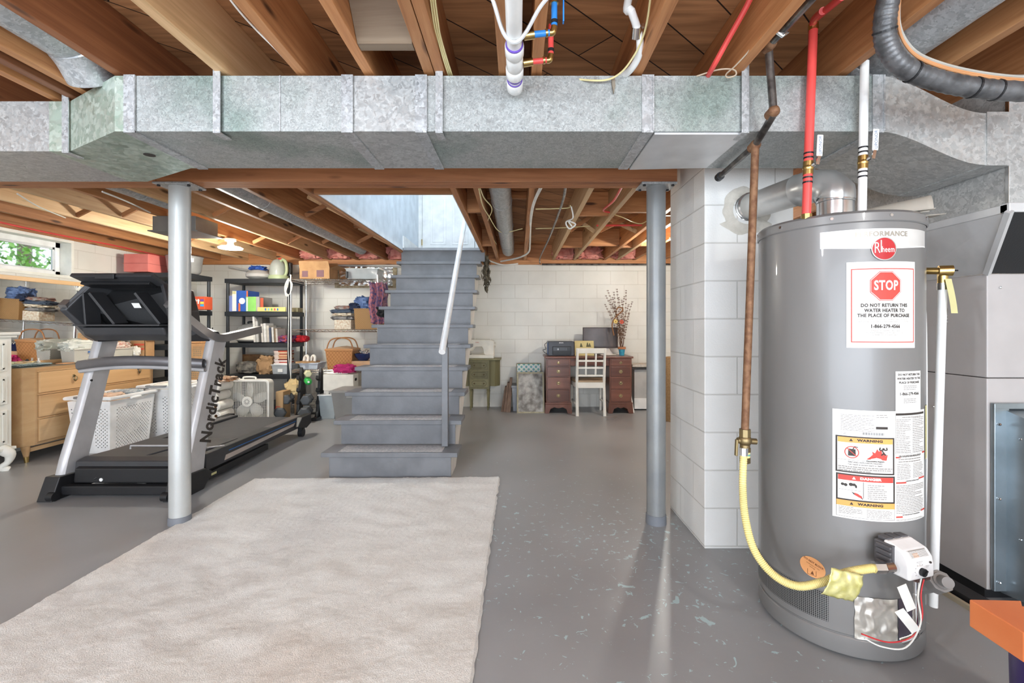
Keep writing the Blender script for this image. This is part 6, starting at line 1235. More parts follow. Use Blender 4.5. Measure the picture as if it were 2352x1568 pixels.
wood('frame_brown', '5C3F27', '7A5636', '916A45', 'Z', .4, .5, False); t = thing('framed_picture', 'brown wooden frame standing on the lowest visible shelf, left end', 'frame', (-3.6, 6.05, zz)); MB().box(-3.66, -3.42, 6.04, 6.06, zz+.004, zz+.24).build('frame', MATS['frame_brown'], t, bevel=.004); MB().box(-3.635, -3.445, 6.036, 6.04, zz+.03, zz+.215).build('picture', mat('pic_brown', 'A07A50', .5, c2='6E4E33'), t)
rescale(B0_, 1.063, .0)
# on the wire shelf, top
B0_ = tops()
t = carton('open_carton', 'open cardboard box with purple printing on top of the wire shelf', 'box', -3.02, -2.60, 6.28, 6.56, ZS(3)+.003, 2.0, cb_, flaps=True)
MB().box(-2.78, -2.68, 6.276, 6.279, ZS(3)+.03, 1.97).box(-2.98, -2.90, 6.276, 6.279, ZS(3)+.03, 1.96).build('purple_print', mat('purple_print', '7C5A60', .7), t)
t = thing('clear_bin', 'clear plastic bin with a grey shape inside, before the foil window', 'bin', (-2.15, 6.4, ZS(3))); tapered(MB(), -2.38, -1.94, 6.28, 6.55, ZS(3)+.002, 1.985, .02, .004).build('body', mat('clear_bin_pl', 'E4E8E8', .1, alpha=.35), t); MB().box(-2.39, -1.93, 6.27, 6.56, 1.985, 1.995).build('lid', mat('clear_lid', 'DADFDD', .2, alpha=.8), t, bevel=.003)
tag(MB().blob((-2.20, 6.42, 1.905), (.13, .09, .055), 11, .3, 3).build('steam_iron', mat('grey_iron', '8A9393', .4), smooth=True), 'grey appliance inside the clear bin before the foil window', 'appliance')
tag(MB().box(-2.37, -2.34, 6.24, 6.275, 1.86, 1.95).build('black_clip', MATS['black_plastic'], bevel=.006), 'small black handle at the left of the clear bin', 'handle')
rescale(B0_, .978, .0)
# foil covered window on the far wall
fw = struct(MB().box(-2.72, -1.80, YF-.02, YF+.0, 1.765, 1.80).box(-2.72, -2.66, YF-.02, YF, 1.80, 2.08).box(-1.86, -1.80, YF-.02, YF, 1.80, 2.08).build('window_2', mat('rough_frame', '9B8B6E', .9, c2='C0B394', scale=20, bs=.8)))
MB().grid(lambda u, v: (-2.66+.80*u, YF-.012+.008*noise.noise(Vector((u*14, v*6, 3))), 1.80+.29*v), 60, 24).build('foil_cover', mat('foil2', 'D7D7D5', .2, 1, c2='F2F2F0', scale=25, bs=1.0, bscale=45), fw, smooth=True)
# middle wire shelf: basket and clothes
B0_ = tops()
flo = mat('floral', 'E0DCCB', .8, c2='C3A98E', scale=38); straw = weave('straw', 'B58D5C', '8F6A40', 70, 150)
carton('floral_box', 'cream floral print box on the middle wire shelf', 'box', wx(768, 6.3), wx(806, 6.3), 6.30, 6.52, ZS(2), ZS(2)+.13, flo, seam=False)
basket('wicker_basket', 'tall woven wicker basket on the middle wire shelf by the stairs', 'basket', wx(812, 6.28), wx(876, 6.28), 6.29, 6.56, ZS(2), ZS(2)+.28, .015, straw)
for c, r, sd, m_, l in (((-2.46, 6.42, ZS(2)+.155), (.15, .12, .028), 1, mat('grey_knit', '6D6C6C', .9, c2='96928E', scale=20, bs=.4), 'grey folded knitwear directly on the floral box'), ((-2.44, 6.42, ZS(2)+.205), (.15, .12, .025), 2, flo, 'cream patterned garment in the pile on the floral box'), ((-2.45, 6.42, ZS(2)+.25), (.17, .12, .03), 3, mat('slate', '4E5A6B', .9, bs=.4), 'slate blue garment in the pile on the floral box'), ((-2.42, 6.42, ZS(2)+.30), (.14, .11, .028), 4, mat('rust_cloth', 'A8A29C', .9, c2='8E5A48', scale=14, bs=.4), 'grey and rust garment on top of the floral box pile')):
    tag(MB().blob(c, r, sd, .35, 3.5, 36, 16).build('folded_garment', m_, smooth=True), l, 'clothing', 'clothes piled on the floral box')
tag(MB().blob((-2.15, 6.42, ZS(2)+.36), (.13, .11, .09), 5, .4, 3.5, 40, 20).build('jeans', mat('denim', '3E557F', .85, c2='6F86B0', scale=14, bs=.5), smooth=True), 'crumpled blue jeans spilling out of the wicker basket', 'jeans')
tag(MB().blob((-2.27, 6.36, ZS(2)+.31), (.08, .07, .05), 6, .4, 3.5, 40, 20).build('jeans', mat('navy_cloth', '1F2A44', .85, bs=.5), smooth=True), 'dark navy garment at the left edge of the wicker basket', 'clothing')
pais = mat('paisley', '3A4570', .85, c2='B8706F', scale=30, bs=.3)
def drape(x0, x1, y, z0, z1, sd, amp=.02): return MB().grid(lambda u, v: (x0+(x1-x0)*u+.012*math.sin(v*9+sd), y-.03*math.sin(v*2)+amp*math.sin(u*PI*5+sd)+.008*noise.noise(Vector((u*4, v*6, sd))), z0+(z1-z0)*v-.02*math.sin(u*3)), 24, 24)
o = drape(wx(848, 6.16), wx(880, 6.16), 6.17, 1.24, 1.80, 1).build('hanging_shawl', pais, smooth=True); s_ = o.modifiers.new('s', 'SOLIDIFY'); s_.thickness = .006; tag(o, 'paisley shawl hanging from the wire shelf over the wicker basket', 'shawl')
o = drape(wx(865, 6.20), wx(892, 6.20), 6.22, 1.42, 1.80, 2).build('hanging_garment', mat('paisley2', '4B4668', .85, c2='C08A86', scale=26), smooth=True); s_ = o.modifiers.new('s', 'SOLIDIFY'); s_.thickness = .006; tag(o, 'pink and navy patterned garment hanging right next to the stair side', 'clothing')
o = drape(wx(866, 6.13), wx(893, 6.13), 6.14, 1.335, 1.46, 3, .008).build('black_pouch', mat('black_fabric', '17171A', .8), smooth=True); s_ = o.modifiers.new('s', 'SOLIDIFY'); s_.thickness = .02; tag(o, 'plain black fabric pouch hanging among the patterned garments', 'pouch')
# lower wire shelf
t = thing('tray', 'shallow grey white tray on the lower wire shelf under the slippers', 'tray', (-2.97, 6.35, ZS(1))); tapered(MB(), wx(686, 6.27), wx(730, 6.27), 6.27, 6.55, ZS(1)+.002, ZS(1)+.085, .02).build('body', mat('tray_grey', 'C3CAD3', .4), t, bevel=.003); MB().tube([(wx(685, 6.27), 6.26, ZS(1)+.085), (wx(731, 6.27), 6.26, ZS(1)+.085), (wx(731, 6.27), 6.56, ZS(1)+.085), (wx(685, 6.27), 6.56, ZS(1)+.085)], .006, 6, closed=True).build('rim', MATS['tray_grey'], t)
flc = mat('fleece', 'EDE9E0', .95, bs=.6, bscale=90)
for k, (px_, l) in enumerate(((697, 'left'), (713, 'right'))):
    x = wx(px_, 6.3); z = ZS(1)+.10; t = thing('slipper', '%s one of the pair of white fleece slippers on the tray' % l, 'slipper', (x, 6.33, z), 'fleece slippers on the tray'); Ms = Matrix.Translation((x, 6.33, z)) @ Matrix.Rotation(1.0, 4, 'Z')
    m1 = MB(); m1.M = Ms; m1.grid(lambda u, v: (.13*math.cos(2*PI*u), (.045+.008*math.cos(2*PI*u))*math.sin(2*PI*u), -.01+.022*v), 28, 1, cu=True)._a([(.13*math.cos(k_*PI/14), .045*math.sin(k_*PI/14), .012) for k_ in range(28)], [tuple(range(28))]); m1.build('sole', mat('cork', 'C49A6C', .8), t, smooth=True)
    m1 = MB(); m1.M = Ms; m1.tube(smoothpath([(.02, -.045, .01), (.03, -.04, .06), (.035, 0, .085), (.03, .04, .06), (.02, .045, .01)], 4), .019, 10); m1.build('strap', flc, t, smooth=True)
# picnic basket
pw = weave('picnic_weave', 'BA8350', 'A6723F', 45, 38, .5); lidm = wood('lid_wood', '93714C', 'A88460', 'B8936C', 'X', .4, .5, False, .05)
t = thing('picnic_basket', 'brown woven picnic basket with hoop handles on the lower wire shelf', 'basket', (-2.54, 6.42, ZS(1))); xa, xb = wx(746, 6.25), wx(809, 6.25)
tapered(MB(), xa, xb, 6.26, 6.56, ZS(1), ZS(1)+.275, .025).build('body', pw, t, bevel=.01); MB().box(xa-.006, xb+.006, 6.254, 6.566, ZS(1)+.255, ZS(1)+.285).build('rim_band', mat('rim_tan', 'B98350', .5), t, bevel=.004); MB().prism([(xa, ZS(1)+.285), ((xa+xb)/2, ZS(1)+.315), (xb, ZS(1)+.285)], 'Y', 6.26, 6.56).build('lid', lidm, t)
for y in (6.30, 6.50): MB().tube(smoothpath([(xa+.0, y, ZS(1)+.26), (xa+.055, y, ZS(1)+.40), ((xa+xb)/2, y+.02, ZS(1)+.435), (xb-.055, y, ZS(1)+.40), (xb, y, ZS(1)+.26)], 6), .009, 8).build('hoop_handle', mat('hoop', 'A87244', .4), t, smooth=True)
# right end of the lower shelf
t = thing('blue_bowl', 'dark blue bowl on a tan box at the right end of the lower wire shelf', 'bowl', (-2.18, 6.38, .72)); MB().lathe([(0, 0), (.06, 0), (.105, .05), (.125, .10), (.118, .10), (.098, .05), (.055, .008), (0, .008)], (-2.17, 6.38, .716), 32).build('bowl_body', mat('navy_glaze', '22335C', .2), t, smooth=True)
mb = MB(); rnd = random.Random(3)
for k in range(7): a = rnd.uniform(0, 6.28); mb.tube(smoothpath([(-2.17+.05*math.cos(a), 6.38+.04*math.sin(a), .80), (-2.17+.08*math.cos(a+1), 6.38+.05*math.sin(a+1), .85+.03*rnd.random()), (-2.17+.07*math.cos(a+2), 6.38+.05*math.sin(a+2), .82)], 4), .004, 5)
tag(mb.build('wire_whisk', MATS['chrome'], smooth=True), 'tangle of metal whisk wires in the dark blue bowl', 'utensil')
carton('tan_box', 'plain tan box under the dark blue bowl beside the stairs', 'box', -2.30, -1.93, 6.28, 6.52, ZS(1), .714, mat('tan_card', 'C9A27E', .8), seam=False)
rescale(B0_, .978, .001)
# ---------------------------------------------------------------- floor things left of the stairs
t = thing('box_fan', 'white square box fan standing on the floor behind the treadmill', 'fan', (-3.28, 5.52, 0)); fx, fy, fz, fr_ = -3.275, 5.50, .285, .265
wpl = mat('fan_white', 'E2DFD6', .4)
def rr_(h, r, n=6): return [(sx*(h-r)+r*math.cos(a0_+k*PI/2/n), sz*(h-r)+r*math.sin(a0_+k*PI/2/n)) for sx, sz, a0_ in ((1, 1, 0), (-1, 1, PI/2), (-1, -1, PI), (1, -1, 1.5*PI)) for k in range(n+1)]
o_ = rr_(.265, .05); i_ = rr_(.240, .035); n = len(o_); mb = MB()
mb._a([(fx+a, fy, fz+b) for a, b in o_]+[(fx+a, fy+.11, fz+b) for a, b in o_]+[(fx+a, fy, fz+b) for a, b in i_]+[(fx+a, fy+.11, fz+b) for a, b in i_], [(k, n+k, n+(k+1) % n, (k+1) % n) for k in range(n)]+[(2*n+k, 2*n+(k+1) % n, 3*n+(k+1) % n, 3*n+k) for k in range(n)]+[(k, (k+1) % n, 2*n+(k+1) % n, 2*n+k) for k in range(n)]+[(n+k, 3*n+k, 3*n+(k+1) % n, n+(k+1) % n) for k in range(n)])
mb.build('housing', wpl, t, bevel=.004)
mb = MB()
for k in range(23): a = -.23+.46*k/22; mb.box(fx+a-.0012, fx+a+.0012, fy+.004, fy+.008, fz-.238, fz+.238)
for k in range(46): a = -.232+.464*k/45; mb.box(fx-.238, fx+.238, fy+.001, fy+.004, fz+a-.001, fz+a+.001)
mb.build('grille', wpl, t)
mb = MB().cyl((fx, fy-.006, fz), (fx, fy+.004, fz), .062, 32); hub = mb.build('hub', wpl, t, smooth=True)
mb = MB()
for k in range(10): a = 2*PI*k/10; mb.bar((fx+.016*math.cos(a), fy-.0072, fz+.016*math.sin(a)), (fx+.036*math.cos(a), fy-.0072, fz+.036*math.sin(a)), .006, .001, (0, 1, 0))
mb.build('hub_slots', mat('slot_grey', '77756F', .6), hub)
for k in range(5):
    a = PI/2+2*PI*k/5; ca, sa = math.cos(a), math.sin(a)
    def bl(u, v): 
        r = .05+.165*u; w_ = (v-.5)*(.055+.06*math.sin(PI*min(1, u*.9))); tw = .5; return (fx+r*ca-w_*sa, fy+.055+w_*tw, fz+r*sa+w_*ca)
    ob = MB().grid(bl, 10, 6).build('blade', mat('blade_white', 'D9D6CE', .4), t, smooth=True); s_ = ob.modifiers.new('s', 'SOLIDIFY'); s_.thickness = .004
MB().tube(smoothpath([(fx-.075, fy+.05, fz+.265), (fx-.065, fy+.05, fz+.29), (fx+.065, fy+.05, fz+.29), (fx+.075, fy+.05, fz+.265)], 4), .010, 8).build('handle', wpl, t, smooth=True); MB().cyl((fx-.14, fy+.05, fz+.265), (fx-.14, fy+.05, fz+.280), .022, 14).build('control_knob', wpl, t)
for x in (fx-.17, fx+.17): MB().box(x-.03, x+.03, fy-.02, fy+.13, .002, .022).build('foot', wpl, t, bevel=.004)
# paper towel rolls in a bag
rp_ = mat('roll_paper', 'E6E1D7', .8, bs=.2); cr = mat('core_card', '9A7450', .9); pr = [(-3.66, .165+.33, 5.32), (-3.60, .375, 5.30), (-3.70, .275, 5.30), (-3.60, .265, 5.32), (-3.73, .165, 5.30), (-3.61, .155, 5.31), (-3.72, .055, 5.31), (-3.60, .048, 5.31)]
rl = ['topmost', 'second from the top', 'left in the third row', 'right in the third row', 'left in the fourth row', 'right in the fourth row', 'left in the bottom row', 'right in the bottom row']
pr = [(-3.475, .50), (-3.50, .385), (-3.59, .29), (-3.47, .275), (-3.60, .18), (-3.465, .165), (-3.59, .07), (-3.47, .055)]
for k, (x, z) in enumerate(pr):
    tt = thing('paper_towel_roll', 'paper towel roll in the pack left of the fan, '+rl[k], 'paper towel roll', (x, 5.4, z), 'paper towel rolls left of the fan')
    mb = MB(); M_ = Matrix.Translation((x, 5.22, z)) @ Matrix.Rotation(-PI/2, 4, 'X'); mb.lathe([(.018, 0), (.048, 0), (.053, .006), (.053, .25), (.018, .25)], (0, 0, 0), 24, M=M_); mb.build('roll', rp_, tt, smooth=True); MB().lathe([(.018, .001), (.018, .24), (.016, .24), (.016, .001)], (0, 0, 0), 16, M=M_).build('cardboard_core', cr, tt, smooth=True)
tag(MB().blob((-3.46, 5.36, .50+.075), (.12, .10, .03), 3, .4, 4).build('plastic_wrap', mat('wrap', 'D8C6B0', .25, c2='B07A50', scale=16, alpha=.85, bs=.6, bscale=30), smooth=True), 'torn orange and clear plastic wrap over the paper towel rolls', 'wrapping')
# paper bags between fan and dumbbells
t = carton('paper_bag', 'brown paper grocery bag with a red edge right of the fan', 'bag', -3.02, -2.93, 5.72-.05, 5.86, .0, .38, mat('kraft_bag', 'B8966C', .8), flaps=False, seam=False); MB().box(-3.02, -3.012, 5.664, 5.669, .02, .2).box(-3.02, -2.96, 5.664, 5.669, .19, .198).build('red_edge', mat('bag_red', 'C0453C', .6), t)
tag(MB().blob((-2.93, 5.96, .40), (.09, .06, .10), 12, .4, 4).build('crumpled_paper', mat('yellow_paper', 'D9BE8A', .9, bs=.5), smooth=True), 'crumpled yellowish paper in the bag under the right resin shelf', 'paper')
tag(carton('brown_bag', 'dark tan cardboard piece standing behind the hex dumbbells', 'box', -2.93, -2.80, 5.96, 6.02, 0, .30, mat('tan_dark', 'A58460', .85), seam=False), 'dark tan cardboard piece standing behind the hex dumbbells', 'box')
# dumbbell rack and dumbbells
rk = thing('dumbbell_rack', 'black A-frame dumbbell rack on the floor left of the grey tote', 'rack', (-2.62, 5.95, 0)); bl2 = mat('rack_black', '2B2C2E', .4, .2)
for x0 in (-2.85, -2.60):
    mb = MB(); poly = [(5.80, 0.03), (6.10, .03), (6.06, .10), (5.99, .60), (5.955, .66), (5.93, .60), (5.84, .1)]
    mb.prism(poly, 'X', x0, x0+.035)
    for zz_ in (.20, .36, .52): mb.prism([(5.90, zz_-.03), (5.845+.0, zz_), (5.86, zz_+.045), (5.88, zz_+.01), (5.93, zz_)], 'X', x0-.004, x0+.039)
    mb.build('side_frame', bl2, rk, bevel=.004)
    MB().box(x0-.02, x0+.06, 5.74, 6.16, 0, .035).build('foot', bl2, rk, bevel=.006)
MB().bar((-2.83, 5.95, .06), (-2.58, 5.95, .06), .06, .02).build('crossbar', bl2, rk)
def hexbell(label, x, y, z, r, L, m, col, round_=False, ang=0.0):
    t = thing('dumbbell', label, 'dumbbell', (x, y, z), 'dumbbells on the rack'); M_ = Matrix.Translation((x, y, z)) @ Matrix.Rotation(ang, 4, 'Z')
    for s_ in (-1, 1):
        m1 = MB(); m1.M = M_
        if round_: m1.sphere((0, s_*L/2, 0), r, 20)
        else: m1.tube([(0, s_*(L/2-.05), 0), (0, s_*(L/2-.04), 0), (0, s_*(L/2+.01), 0), (0, s_*(L/2+.022), 0)], [r*.75, r, r, r*.78], 6)
        m1.build('head', m, t, smooth=round_, bevel=0 if round_ else .004)
        if round_: m1 = MB(); m1.M = M_; m1.cyl((0, s_*(L/2+r-.004), 0), (0, s_*(L/2+r+.001), 0), r*.3, 14); m1.build('end_disc', MATS['paper'], t)
    m1 = MB(); m1.M = M_; m1.cyl((0, -L/2, 0), (0, L/2, 0), .014, 12); m1.build('grip', MATS['chrome'], t, smooth=True)
hx = mat('hex_rubber', '44474A', .55, c2='4F5255', bs=.2)
hexbell('black hex dumbbell, upper left on the rack', -2.94, 5.80, .275, .066, .18, hx, 0, ang=.25); hexbell('black hex dumbbell, upper right on the rack', -2.66, 5.74, .275, .066, .18, hx, 0, ang=.25)
hexbell('black hex dumbbell, lower left on the rack', -2.99, 5.76, .115, .074, .20, hx, 0, ang=.25); hexbell('black hex dumbbell, lower right on the rack', -2.66, 5.70, .125, .074, .20, hx, 0, ang=.25)
hexbell('small black dumbbell behind the upper right one', -2.50, 5.98, .29, .055, .16, hx, 0, ang=.9)
hexbell('green round dumbbell near the top of the rack', -2.67, 5.78, .50, .043, .14, mat('bright_green', '2FA84A', .4), 0, True, .5); hexbell('cream hex dumbbell at the top of the rack', -2.67, 5.78, .595, .046, .11, mat('cream_vinyl', 'D6D2A8', .5), 0, ang=.5)
# totes and banker boxes
t = thing('clear_tote', 'translucent tote with a white lid on the floor, left of the grey tote', 'tote', (-2.42, 6.0, 0)); xa, xb = wx(733, 5.86), wx(765, 5.86)
tapered(MB(), xa-.01, xb+.03, 5.86, 6.07, 0, .30, .02).build('body', mat('translucent', 'C3CCCF', .3, alpha=.65), t, bevel=.004); MB().box(xa-.02, xb+.04, 5.85, 6.075, .30, .318).build('lid', mat('lid_white', 'E3E1DC', .4), t, bevel=.004)
tag(MB().blob((-2.42, 5.96, .12), (.08, .07, .10), 13, .3, 3).build('stored_cloth', mat('pink_cloth', 'C7A796', .9, c2='5C7080', scale=8)), 'pink and blue cloth bundle seen through the translucent tote', 'cloth')
wb = mat('banker_white', 'E5DFD3', .7)
t = carton('banker_box', 'lower white cardboard file box on the translucent tote', 'box', -2.52, -2.10, 5.90, 6.07, .320, .365, wb, seam=False)
t = carton('banker_box', 'upper white cardboard file box with a black hand hole and the pink cloth on it', 'box', -2.52, -2.13, 5.88, 6.07, .367, .572, wb, seam=False); MB().cyl((-2.131, 5.95, .50), (-2.1285, 5.95, .50), .018, 16).box(-2.131, -2.1285, 5.95, 5.99, .482, .518).cyl((-2.131, 5.99, .50), (-2.1285, 5.99, .50), .018, 16).build('hand_hole', MATS['dark_line'], t)
def pc_(sd, c, r): return MB().blob(c, r, sd, .35, 3.2, 44, 22)
tag(pc_(21, (-2.27, 5.98, .64), (.13, .09, .055)).build('pink_garment', mat('magenta', 'B8296B', .85, bs=.3), smooth=True), 'bright pink crumpled garment on the white file box', 'clothing')
tag(MB().hexa([(-2.50, 5.93, .576), (-2.22, 5.93, .576), (-2.22, 6.1, .60), (-2.50, 6.1, .58)], [(-2.50, 5.93, .582), (-2.22, 5.93, .590), (-2.24, 5.98, .66), (-2.46, 5.98, .60)]).build('folded_paper', MATS['paper'], bevel=.002), 'white folded papers with coloured marks on the white file box', 'paper')
for k, c_ in enumerate(('2F7A6B', '3B3B6E', 'D3663C')): tag(MB().box(-2.345+.025*k, -2.333+.025*k, 5.922, 5.928, .585, .615).build('sticker', mat('st_'+c_, c_, .5)), ['green', 'navy', 'orange'][k]+' coloured mark on the white papers on the file box', 'sticker')
g_t = mat('tote_grey', '8F8C88', .45, c2='989590')
t = thing('grey_tote', 'open grey plastic tote on the floor against the left side of the stairs', 'tote', (-1.95, 5.62, 0)); xa, xb = -2.27, -1.60
tapered(MB(), xa+.02, xb-.02, 5.47, 5.88, .003, .405, .045, .006).build('body', g_t, t, bevel=.006); tapered(MB(), xa, xb, 5.45, 5.90, .395, .42, .0, .03).build('rim', g_t, t, bevel=.004); MB().box(-2.06, -1.80, 5.448, 5.47, .33, .395).build('grip', g_t, t, bevel=.006)
# ---------------------------------------------------------------- desk side
mah = wood('mahogany', '4E2B1F', '6E4231', '825341', 'Z', .35, .3, False, .05); mahx = wood('mahogany_x', '4E2B1F', '6E4231', '825341', 'X', .35, .3, False, .05)
dk = thing('desk', 'mahogany pedestal desk against the far wall', 'desk', (.97, 6.48, 0)); y0, y1 = 6.25, 6.72
MB().box(.365, 1.58, y0-.02, y1, .757, .783).build('desktop', mahx, dk, bevel=.006)
for xa, xb in ((.385, .72), (1.255, 1.56)):
    MB().box(xa, xb, y0, y1, .135, .757).build('pedestal', mah, dk, bevel=.004)
    MB().box(xa-.012, xb+.012, y0-.012, y1, .125, .15).prism([(xa-.012, .125), (xa-.02, .0), (xa+.04, .0), (xa+.06, .06), (xa+.11, .085), ((xa+xb)/2, .07), (xb-.11, .085), (xb-.06, .06), (xb-.04, .0), (xb+.02, .0), (xb+.012, .125)], 'Y', y0-.012, y0+.01).build('bracket_foot', mah, dk, bevel=.003)
    MB().box(xa-.01, xa+.02, y0+.02, y1, 0.0, .125).box(xb-.02, xb+.01, y0+.02, y1, 0.0, .125).build('side_foot', mah, dk)
    for z0, z1 in ((.165, .325), (.34, .495), (.51, .64), (.655, .74)):
        d_ = MB().box(xa+.018, xb-.018, y0-.012, y0, z0, z1).build('drawer', mahx, dk, bevel=.003); xm, zm = (xa+xb)/2, (z0+z1)/2
        MB().tube([(xm, y0-.012, zm), (xm, y0-.015, zm)], .026 if z1-z0 > .1 else .018, 20).build('pull_plate', MATS['old_brass'], d_); MB().tube([(xm+.017*math.cos(k*PI/8), y0-.021, zm-.002+.017*math.sin(k*PI/8)) for k in range(16)], .003, 6, closed=True).cyl((xm, y0-.015, zm+.01), (xm, y0-.024, zm+.01), .006, 10).build('ring_pull', mat('bright_brass', 'C9B58C', .25, .9), d_, smooth=True)
MB().box(.72, 1.255, y0+.02, y0+.04, .65, .755).build('centre_drawer', mahx, dk, bevel=.003); MB().cyl((.80, y0+.02, .70), (.80, y0+.01, .70), .015, 16).cyl((1.17, y0+.02, .70), (1.17, y0+.01, .70), .015, 16).build('centre_pulls', MATS['old_brass'], dk)
# chair
cw = mat('chair_white', 'E4DED2', .4, c2='ECE7DC'); ch = thing('desk_chair', 'white painted wooden chair with a lattice back at the desk', 'chair', (.97, 6.2, 0))
xa, xb = .77, 1.17; yb = 6.07
for x in (xa+.018, xb-.018): MB().tube([(x, yb-.02, 0), (x, yb+.035, .40), (x, yb+.03, .48), (x, yb-.035, .90)], [.022, .021, .021, .018], 8).build('rear_leg', cw, ch, smooth=True)
for x in (xa-.01, xb+.01): MB().tube([(x, yb+.43, 0), (x, yb+.41, .43)], [.019, .022], 8).build('front_leg', cw, ch, smooth=True)
MB().prism([(xa-.005, yb+.02), (xb+.005, yb+.02), (xb+.035, yb+.45), (xa-.035, yb+.45)], 'Z', .445, .47).build('seat', wood('seat_wood', '8A7156', 'A58C6E', 'B89F80', 'X', .4, .5, False), ch, bevel=.006, label='brown wooden seat')
MB().box(xa+.03, xb-.03, yb+.02, yb+.04, .37, .445).box(xa, xb, yb+.40, yb+.42, .38, .445).bar((xa+.005, yb+.05, .41), (xa-.02, yb+.42, .41), .02, .06).bar((xb-.005, yb+.05, .41), (xb+.02, yb+.42, .41), .02, .06).build('apron', cw, ch)
def yy_(z): return yb+.03-(z-.48)*.155
MB().hexa([(xa, yy_(.84)-.01, .835), (xb, yy_(.84)-.01, .835), (xb, yy_(.84)+.012, .835), (xa, yy_(.84)+.012, .835)], [(xa-.004, yy_(.915)-.01, .905), (xb+.004, yy_(.915)-.01, .905), (xb+.004, yy_(.915)+.012, .905), (xa-.004, yy_(.915)+.012, .905)]).build('top_rail', cw, ch, bevel=.005)
for z in (.535, .64, .735): MB().bar((xa+.03, yy_(z), z), (xb-.03, yy_(z), z), .016, .024).build('cross_slat', cw, ch, bevel=.002)
for x in (xa+.135, xb-.135): MB().bar((x, yy_(.53), .53), (x, yy_(.84), .84), .024, .012, (0, 1, 0)).build('upright_slat', cw, ch, bevel=.002)
for x in (xa, xb): MB().bar((x, yb+.05, .16), (x, yb+.42, .16), .018, .018).build('stretcher', cw, ch)
# printer
zt_ = .784; pr_ = thing('printer', 'black inkjet printer on the left of the desk', 'printer', (.60, 6.45, zt_)); pbk = mat('printer_black', '3A3B40', .4, c2='44454B')
xa, xb = wx(1259, 6.33), wx(1319, 6.33); MB().box(xa, xb, 6.33, 6.62, zt_, .985).build('body', pbk, pr_, bevel=.008); MB().box(xa+.06, xb-.045, 6.315, 6.335, .80, .915).build('output_tray', MATS['black_plastic'], pr_, bevel=.004); MB().box(xa+.07, xb-.055, 6.312, 6.316, .855, .905).build('control_panel', mat('panel_dk', '2A2B2F', .3), pr_)
mb = MB().box(xa+.125, xa+.150, 6.310, 6.3125, .865, .89)
for i in range(3):
    for j in range(5): mb.box(xa+.17+.02*j, xa+.176+.02*j, 6.310, 6.3125, .865+.013*i, .869+.013*i)
mb.build('buttons', mat('btn_grey', '9FA0A2', .5), pr_); mb = MB(); text_on(mb, 'EPSON', .018, lambda u, v: ((xa+xb)/2+u, 6.3285, .965+v), .0005); mb.build('lettering', lab, pr_); MB().box(xa-.006, xa+.002, 6.34, 6.36, .80, .97).build('blue_edge', mat('edge_blue', '3F6FB0', .4), pr_)
cable('power_cable', [(.42, 6.60, .96), (.385, 6.58, .93), (.40, 6.55, .87), (.36, 6.52, .86), (.37, 6.45, .83), (.42, 6.42, .80)], .004, MATS['black_plastic'], 'black printer cable looping at the left edge of the desk')
t = thing('calendar_print', 'small yellow print with trees leaning behind the chair on the desk', 'picture', (.92, 6.42, zt_)); q0 = wx(1321, 6.4); q1 = wx(1365, 6.4)
MB().hexa([(q0, 6.40, zt_+.001), (q1, 6.40, zt_+.001), (q1, 6.406, zt_+.001), (q0, 6.406, zt_+.001)], [(q0, 6.46, .99), (q1, 6.46, .99), (q1, 6.466, .99), (q0, 6.466, .99)]).build('sheet', mat('print_yellow', 'CDB878', .6, c2='D8C88E', scale=6), t)
mb = MB(); 
for xx, h in ((q0+.09, .05), (q0+.18, .06), (q0+.21, .05)): mb._a([(xx-.02, 6.430, .905), (xx+.02, 6.430, .905), (xx+.005, 6.447, .905+h), (xx-.005, 6.447, .905+h)], [(0, 1, 2, 3)])
mb.build('printed_trees', mat('tree_ink', '5C5A40', .7), t)
# monitor
mn = thing('monitor', 'black flat monitor at the back of the desk', 'monitor', (1.2, 6.6, zt_)); q0, q1 = wx(1339, 6.55), wx(1419, 6.55); za, zb_ = .885, 1.18
MB().box(q0, q1, 6.55, 6.585, za, zb_).build('bezel', mat('bezel', '3A2723', .3), mn, bevel=.004); MB().box(q0+.012, q1-.012, 6.547, 6.551, za+.018, zb_-.012).build('screen', mat('screen_dark', '5A514E', .16), mn); MB().lathe([(0, 0), (.09, 0), (.085, .015), (.05, .06), (.03, .1), (0, .1)], (1.29, 6.60, zt_), 28).build('stand', mat('stand_white', 'CFCDC8', .4), mn, smooth=True)
MB().box(1.18, 1.40, 6.50, 6.68, zt_, zt_+.008).build('stand_base', mat('stand_white2', 'D8D4CC', .4), mn, bevel=.003)
# pot with branches
t = thing('flower_pot', 'painted blue flower pot with a terracotta rim on the right of the desk', 'pot', (1.465, 6.43, zt_)); MB().lathe([(0, 0), (.034, 0), (.046, .09), (.0, .09)], (1.465, 6.43, zt_), 24).build('painted_body', mat('pot_blue', '2F7FA8', .5, c2='3FA0B0', scale=30), t, smooth=True); MB().lathe([(.046, .088), (.055, .09), (.057, .122), (.050, .122), (.046, .1), (0, .1)], (1.465, 6.43, zt_), 24).build('terracotta_rim', mat('terracotta', 'B87A50', .8), t, smooth=True)
brm = mat('twig', '6B4C36', .9); rnd = random.Random(11)
ends = [(1392, 680), (1396, 668), (1400, 690), (1405, 700), (1410, 672), (1417, 665), (1421, 684), (1428, 690), (1434, 682), (1438, 668), (1444, 700), (1452, 694), (1400, 715), (1412, 706), (1430, 712), (1390, 700), (1445, 720), (1407, 684)]
br = thing('dried_branches', 'tall bare budding branches standing in the painted flower pot', 'branches', (1.465, 6.43, .88))
